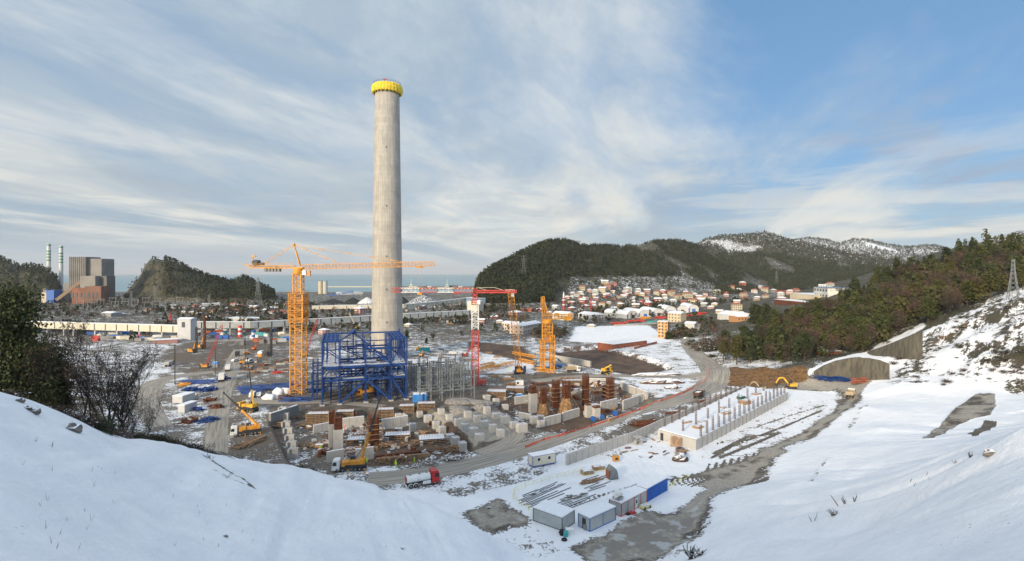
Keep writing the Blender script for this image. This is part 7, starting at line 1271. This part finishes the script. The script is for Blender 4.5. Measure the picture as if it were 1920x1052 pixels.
for k, (a, D, s, j) in enumerate(SP):
    x = (a-CX)*D/F; p = Vector((x, D, Z(x, D)-.3)); o = bp[j] if bp[j].name not in used else dup(bp[j], p, k*1.3); used.add(bp[j].name); o.location = p; o.rotation_euler.z = k*1.3; o.scale = (s,)*3; o['group'] = 'bare trees behind the left snow slope'; bs.append(o)
rank(bs, lambda o, w_: 'bare dark tree behind the left snow slope, '+w_)
# brambles and bushes on the slope edges
def bush_proto(seed, leaf='scrub_leaf', n=700):
    rd = random.Random(seed); t = thing('bush', '', 'bush', (0,0,0)); m = MB()
    for i in range(22): a = rd.uniform(0,6.28); m.cone((0,0,-.2),(math.cos(a)*rd.uniform(.4,1.6), math.sin(a)*rd.uniform(.4,1.6), rd.uniform(.5,1.7)),.03,.008,3)
    m.build('stems','dark_bark',t); r_ = np.random.RandomState(seed); V, Fq = quads(r_.normal(size=(n,3))*np.array([.85,.85,.42])+np.array([0,0,.65]), .085, 1.3, seed); mesh_np('leaves', V, Fq, MATS[leaf], t); return t
bu = [bush_proto(51), bush_proto(52,'twig_snow'), bush_proto(53,'needles_dark')]; first = [True]*3; bl = {}
def putb(j, p, s, grp):
    o = bu[j] if first[j] else dup(bu[j], p, rt.uniform(0,6)); first[j] = False; o.location = p; o.rotation_euler.z = rt.uniform(0,6); o.scale = (s*rt.uniform(.8,1.3), s*rt.uniform(.8,1.3), s*rt.uniform(.7,1.2)); o['group'] = grp[0]; o['label'] = grp[1+j]
G1 = ('bushes along the left slope edge','brown scrubby bush on the edge of the left snow slope','snow dusted twiggy bush on the edge of the left snow slope','dark green low bush on the edge of the left snow slope')
for k in range(190):
    a = rt.uniform(-40,430) if k < 120 else rt.uniform(290,590); cr = np.interp(a, [-300,0,100,200,310,420,560], [58,63,68,73,83,95,106]); D = cr+abs(rt.gauss(0,1))*9+1.5
    if a > 300: D = cr+rt.uniform(-2.5,3.5)
    elif k % 2: D = cr+rt.uniform(-1.5,2.5)
    x = (a-CX)*D/F; putb(rt.choices([0,1,2],[.5,.25,.25])[0], Vector((x, D, Z(x,D)-.15)), rt.uniform(.45,.95) if a < 300 else rt.uniform(.4,.8), G1)
G2 = ('bushes on the snowy rock slope','brown bush on the snowy rock slope at the right','snow dusted bush on the snowy rock slope at the right','dark green bush on the snowy rock slope at the right')
for k in range(95):
    a, b = rt.uniform(1665,1925), rt.uniform(575,722)
    if b < 600+(1720-a)*.3 and a < 1730: continue
    cl = fbm(np.array([a/40.]), np.array([b/30.]), 2, 17)[0]
    if cl < .0 and not (a > 1850 and b > 650) and not (a < 1760 and b > 690): continue
    putb(rt.choice([0,0,1,2]), P(a, b)-Vector((0,0,.2)), rt.uniform(.4,1.0), G2)
G3 = ('bushes along the verge of the curving road','brown bush along the verge between road and wood','snow dusted bush along the verge between road and wood','dark green bush along the verge between road and wood')
for k in range(40): a = rt.uniform(1290,1345); putb(rt.choice([0,1,2]), P(a, rt.uniform(618,650)+(a-1290)*.5), rt.uniform(1.0,2.2), G3)
# ------------------------------------------------------------------ stumps, stones and sticks on the near snow
def stone(label, px, py, r_, seed, mt='rock'): p = P(px, py); rd = random.Random(seed); m = MB().blob((0,0,r_*.35), (r_*1.0,r_*.7,r_*.75), seed, 9, 7, .28).blob((r_*.5,.1,r_*.2), (r_*.5,r_*.5,r_*.5), seed+3, 7, 5, .3); tag(m.build('rock', mt, loc=p, rz=rd.uniform(-.5,.5)), label, 'rock')
stone('jagged grey brown rock sticking out of the left snow slope', 139, 808, .85, 3); stone('dark broken rock upper left on the snow slope', 66, 776, .62, 4); stone('small rock beside the dark broken one', 52, 768, .38, 5); stone('small rock near the upper left edge of the snow', 38, 754, .42, 6); stone('grey brown boulder on the right near snow slope', 1856, 856, .62, 7); stone('small stone low on the left snow slope', 423, 1008, .22, 8); stone('dark rock on the edge of the embankment left of the yard', 917, 953, .4, 9)
def sticks(label, px, py, n, L, seed, spread=.7, mt='dark_bark', r_=.03, name='dead_shrub', thick=0):
    p = P(px, py); rd = random.Random(seed); m = MB()
    for i in range(n):
        a = rd.uniform(0,6.28); d = Vector((math.cos(a)*spread, math.sin(a)*spread, rd.uniform(.5,1))).normalized(); q = Vector((rd.uniform(-.15,.15), rd.uniform(-.15,.15), -.1)); l_ = L*rd.uniform(.5,1)
        e = q+d*l_*.6; e2 = e+(d+Vector((rd.uniform(-.5,.5), rd.uniform(-.5,.5), .1))).normalized()*l_*.4; m.cone(q, e, r_, r_*.7, 5).cone(e, e2, r_*.7, r_*.3, 4)
        for _ in range(3): e3 = q.lerp(e, rd.uniform(.4,1)); m.cone(e3, e3+Vector((rd.uniform(-1,1), rd.uniform(-1,1), rd.uniform(.2,1))).normalized()*l_*.3, r_*.5, r_*.2, 3)
    if thick: m.blob((0,0,.1*thick), (.3*thick,.25*thick,.3*thick), seed, 8, 6, .3)
    return tag(m.build(name, mt, loc=p), label, 'dead shrub')
sticks('large dark snow dusted snag at the bottom beside the puddle', 1297, 1048, 16, 2.6, 1, .55, r_=.10, thick=2); sticks('second part of the dark snag leaning over the first', 1312, 1042, 10, 2.0, 2, .8, r_=.09, thick=1)
sticks('grey dead shrub on the right snow slope', 1563, 966, 14, 1.3, 3, .8, 'rock', .06, thick=1.2); sticks('thorny dark shrub left of the boulder', 1820, 856, 12, .9, 4, .6, r_=.035, thick=.6); sticks('thin twigs left of the thorny shrub', 1792, 868, 5, .8, 5, .9, r_=.02); sticks('dead twigs low on the right snow slope', 1745, 900, 5, .7, 6, .9, r_=.02); sticks('upright broken stalks right of the grey dead shrub', 1585, 944, 5, 1.5, 7, .4, r_=.05); sticks('two upright stalks on the right slope', 1603, 940, 2, 1.5, 8, .2, r_=.06)
sticks('lone crossed sticks on the right snow slope', 1524, 978, 2, 2.2, 9, .3, r_=.04); sticks('thin twigs on the middle of the left snow slope', 395, 860, 9, 1.6, 10, .9, r_=.03); sticks('small twigs beside the gully on the left snow slope', 425, 895, 6, 1.3, 11, .9, r_=.025); sticks('dry weed stems at the far left of the snow', 68, 830, 3, .8, 12, .3, r_=.012); sticks('dry weed stems left of the jagged rock', 95, 838, 3, .9, 13, .3, r_=.012)
sticks('branches at the crest beside the site road', 395, 838, 9, 2.4, 14, .8, r_=.05); sticks('broken branches on the crest above the log fan', 480, 862, 12, 2.0, 15, .9, r_=.04); sticks('broken branches on the crest left of the stub walls', 515, 868, 10, 1.8, 16, .9, r_=.04); sticks('dark weeds at the gully of the middle slope', 755, 1030, 5, .8, 17, .8, r_=.03)
p = P(1572,948); tag(MB().cone((0,0,-.1),(-1.3,-.2,1.7),.09,.05,6).build('wooden_stake','timber',loc=p), 'leaning brown wooden stake on the right snow slope', 'stake')
for k, (a, b) in enumerate([(1706,905),(1713,912),(1736,893)]): tag(MB().cone((0,0,-.1),(.25,0,.5),.03,.02,5).build('twig','dark_bark',loc=P(a,b)), 'tiny twig poking through the snow left of the boulder, '+['leftmost','middle','rightmost'][k], 'twig', 'tiny twigs in the snow')
print('objects', len(C.objects))
# ------------------------------------------------------------------ loose things over the works
def scatter(name, fmt, cat, group, n, area, make, seed, mind=6):
    rd = random.Random(seed); os_ = []; pts_ = []; tr = 0
    while len(os_) < n and tr < 900:
        tr += 1; a, b = rd.uniform(min(q[0] for q in area), max(q[0] for q in area)), rd.uniform(min(q[1] for q in area), max(q[1] for q in area))
        if not inpoly(a, b, area) or min([abs(a-q[0])+2*abs(b-q[1]) for q in pts_]+[99]) < mind: continue
        pts_.append((a, b)); o = make(rd).build(name[0], rd.choice(name[1]), loc=P(a, b), rz=rd.uniform(-.4,.4)); tag(o, 'x', cat, group); os_.append(o)
    rank(os_, fmt)
scatter(('concrete_slab',['concrete_snow','concrete','timber_snow']), lambda o, w_: 'snowy slab on the stockyard beside the red crane, '+w_, 'slab', 'slabs on the stockyard', 44, [(780,648),(870,640),(985,690),(960,715),(905,712),(880,690),(790,672)], lambda rd: MB().box((0,0,.4),(rd.uniform(1.5,6),rd.uniform(.6,2),rd.uniform(.5,1.2))), 1)
scatter(('storage_container',['container_blue','paint_white_snowy','sheet_cream','container_teal','brick_red','sheet_grey','paint_white_snowy','grey_mid']), lambda o, w_: 'small container in the works yard below the conveyor, '+w_, 'container', 'containers in the works yard', 42, [(372,616),(540,612),(545,642),(480,650),(380,640)], lambda rd: MB().box((0,0,1.2),(rd.choice([3,6,6,9]),2.5,2.4)).box((0,0,2.5),(2.9,2.4,.15)), 2)
scatter(('storage_container',['paint_white_snowy','sheet_grey','crane_red','sheet_cream','grey_mid','container_blue']), lambda o, w_: 'parked trailer or container under the left conveyor, '+w_, 'container', 'trailers under the left conveyor', 26, [(170,622),(335,632),(335,642),(180,640)], lambda rd: MB().box((0,0,1.4),(rd.choice([4,6,10]),2.5,2.2)).box((0,0,.2),(2,2.2,.4)), 3)
scatter(('material_stack',['timber_snow','rust','concrete_snow','steel_grey','timber_snow']), lambda o, w_: 'low material stack on the mud between the site roads, '+w_, 'stack', 'material stacks between the site roads', 26, [(455,675),(545,672),(548,700),(460,700)], lambda rd: MB().box((0,0,.4),(rd.uniform(2,5),rd.uniform(.8,2),rd.uniform(.4,1.1))), 4)
scatter(('debris_block',['concrete_snow','timber_snow','rubble','rust','timber']), lambda o, w_: 'small loose block in the right hand works, '+w_, 'debris', 'loose blocks in the right hand works', 60, [(935,750),(1000,728),(1110,712),(1200,742),(1150,790),(1040,800),(1005,775)], lambda rd: MB().box((0,0,.5),(rd.uniform(.6,3),rd.uniform(.4,1.6),rd.uniform(.5,1.8)), rd.random()*3), 5, 9)
scatter(('debris_block',['concrete_snow','timber_snow','rubble','rust','timber','concrete']), lambda o, w_: 'small loose block in the left excavation, '+w_, 'debris', 'loose blocks in the left excavation', 70, [(560,800),(800,790),(870,840),(820,862),(700,862),(570,862)], lambda rd: MB().box((0,0,.45),(rd.uniform(.5,3),rd.uniform(.3,1.5),rd.uniform(.4,1.8)), rd.random()*3), 6, 9)
scatter(('debris_block',['timber_snow','rust','rubble','timber']), lambda o, w_: 'scrap piece on the verge below the long wall, '+w_, 'debris', 'scrap on the verge below the wall', 14, [(1130,845),(1230,822),(1300,850),(1240,868),(1150,862)], lambda rd: MB().box((0,0,.15),(rd.uniform(1,3),rd.uniform(.15,.4),rd.uniform(.15,.4)), rd.random()*3), 7, 9)
scatter(('snow_clod',['rubble','dark_bark','rock']), lambda o, w_: 'small dark clod on the snowy ground beyond the slab, '+w_, 'clod', 'clods on the snow beyond the slab', 34, [(1340,835),(1480,755),(1555,745),(1550,775),(1430,830)], lambda rd: MB().blob((0,0,.15),(rd.uniform(.2,.7),rd.uniform(.2,.5),rd.uniform(.2,.4)),rd.randint(0,99),7,5,.3), 8, 9)
scatter(('weed_stalk',['dark_bark']), lambda o, w_: 'thin dry weed stalk on the near snow, '+w_, 'weed', 'weed stalks on the near snow', 40, [(10,840),(200,880),(480,920),(760,980),(800,1040),(100,1040)], lambda rd: MB().cone((0,0,-.1),(rd.uniform(-.15,.15),0,rd.uniform(.2,.5)),.012,.006,4).cone((0,0,-.1),(rd.uniform(-.25,.25),.05,rd.uniform(.15,.4)),.01,.005,4), 9, 20)
# ------------------------------------------------------------------ air
hm = bpy.data.materials.new('air'); hm.use_nodes = True; nh = NT(hm.node_tree); nh.n.clear(); vp = nh.new('ShaderNodeVolumePrincipled'); vp.inputs['Color'].default_value = (.86,.90,.95,1); vp.inputs['Density'].default_value = 3.5e-5; oh = nh.new('ShaderNodeOutputMaterial'); nh.l.new(vp.outputs[0], oh.inputs['Volume'])
hb_ = MB().box((0,25000,210),(101000,52000,440)); tag(hb_.build('haze', hm), kind='stuff')
pass
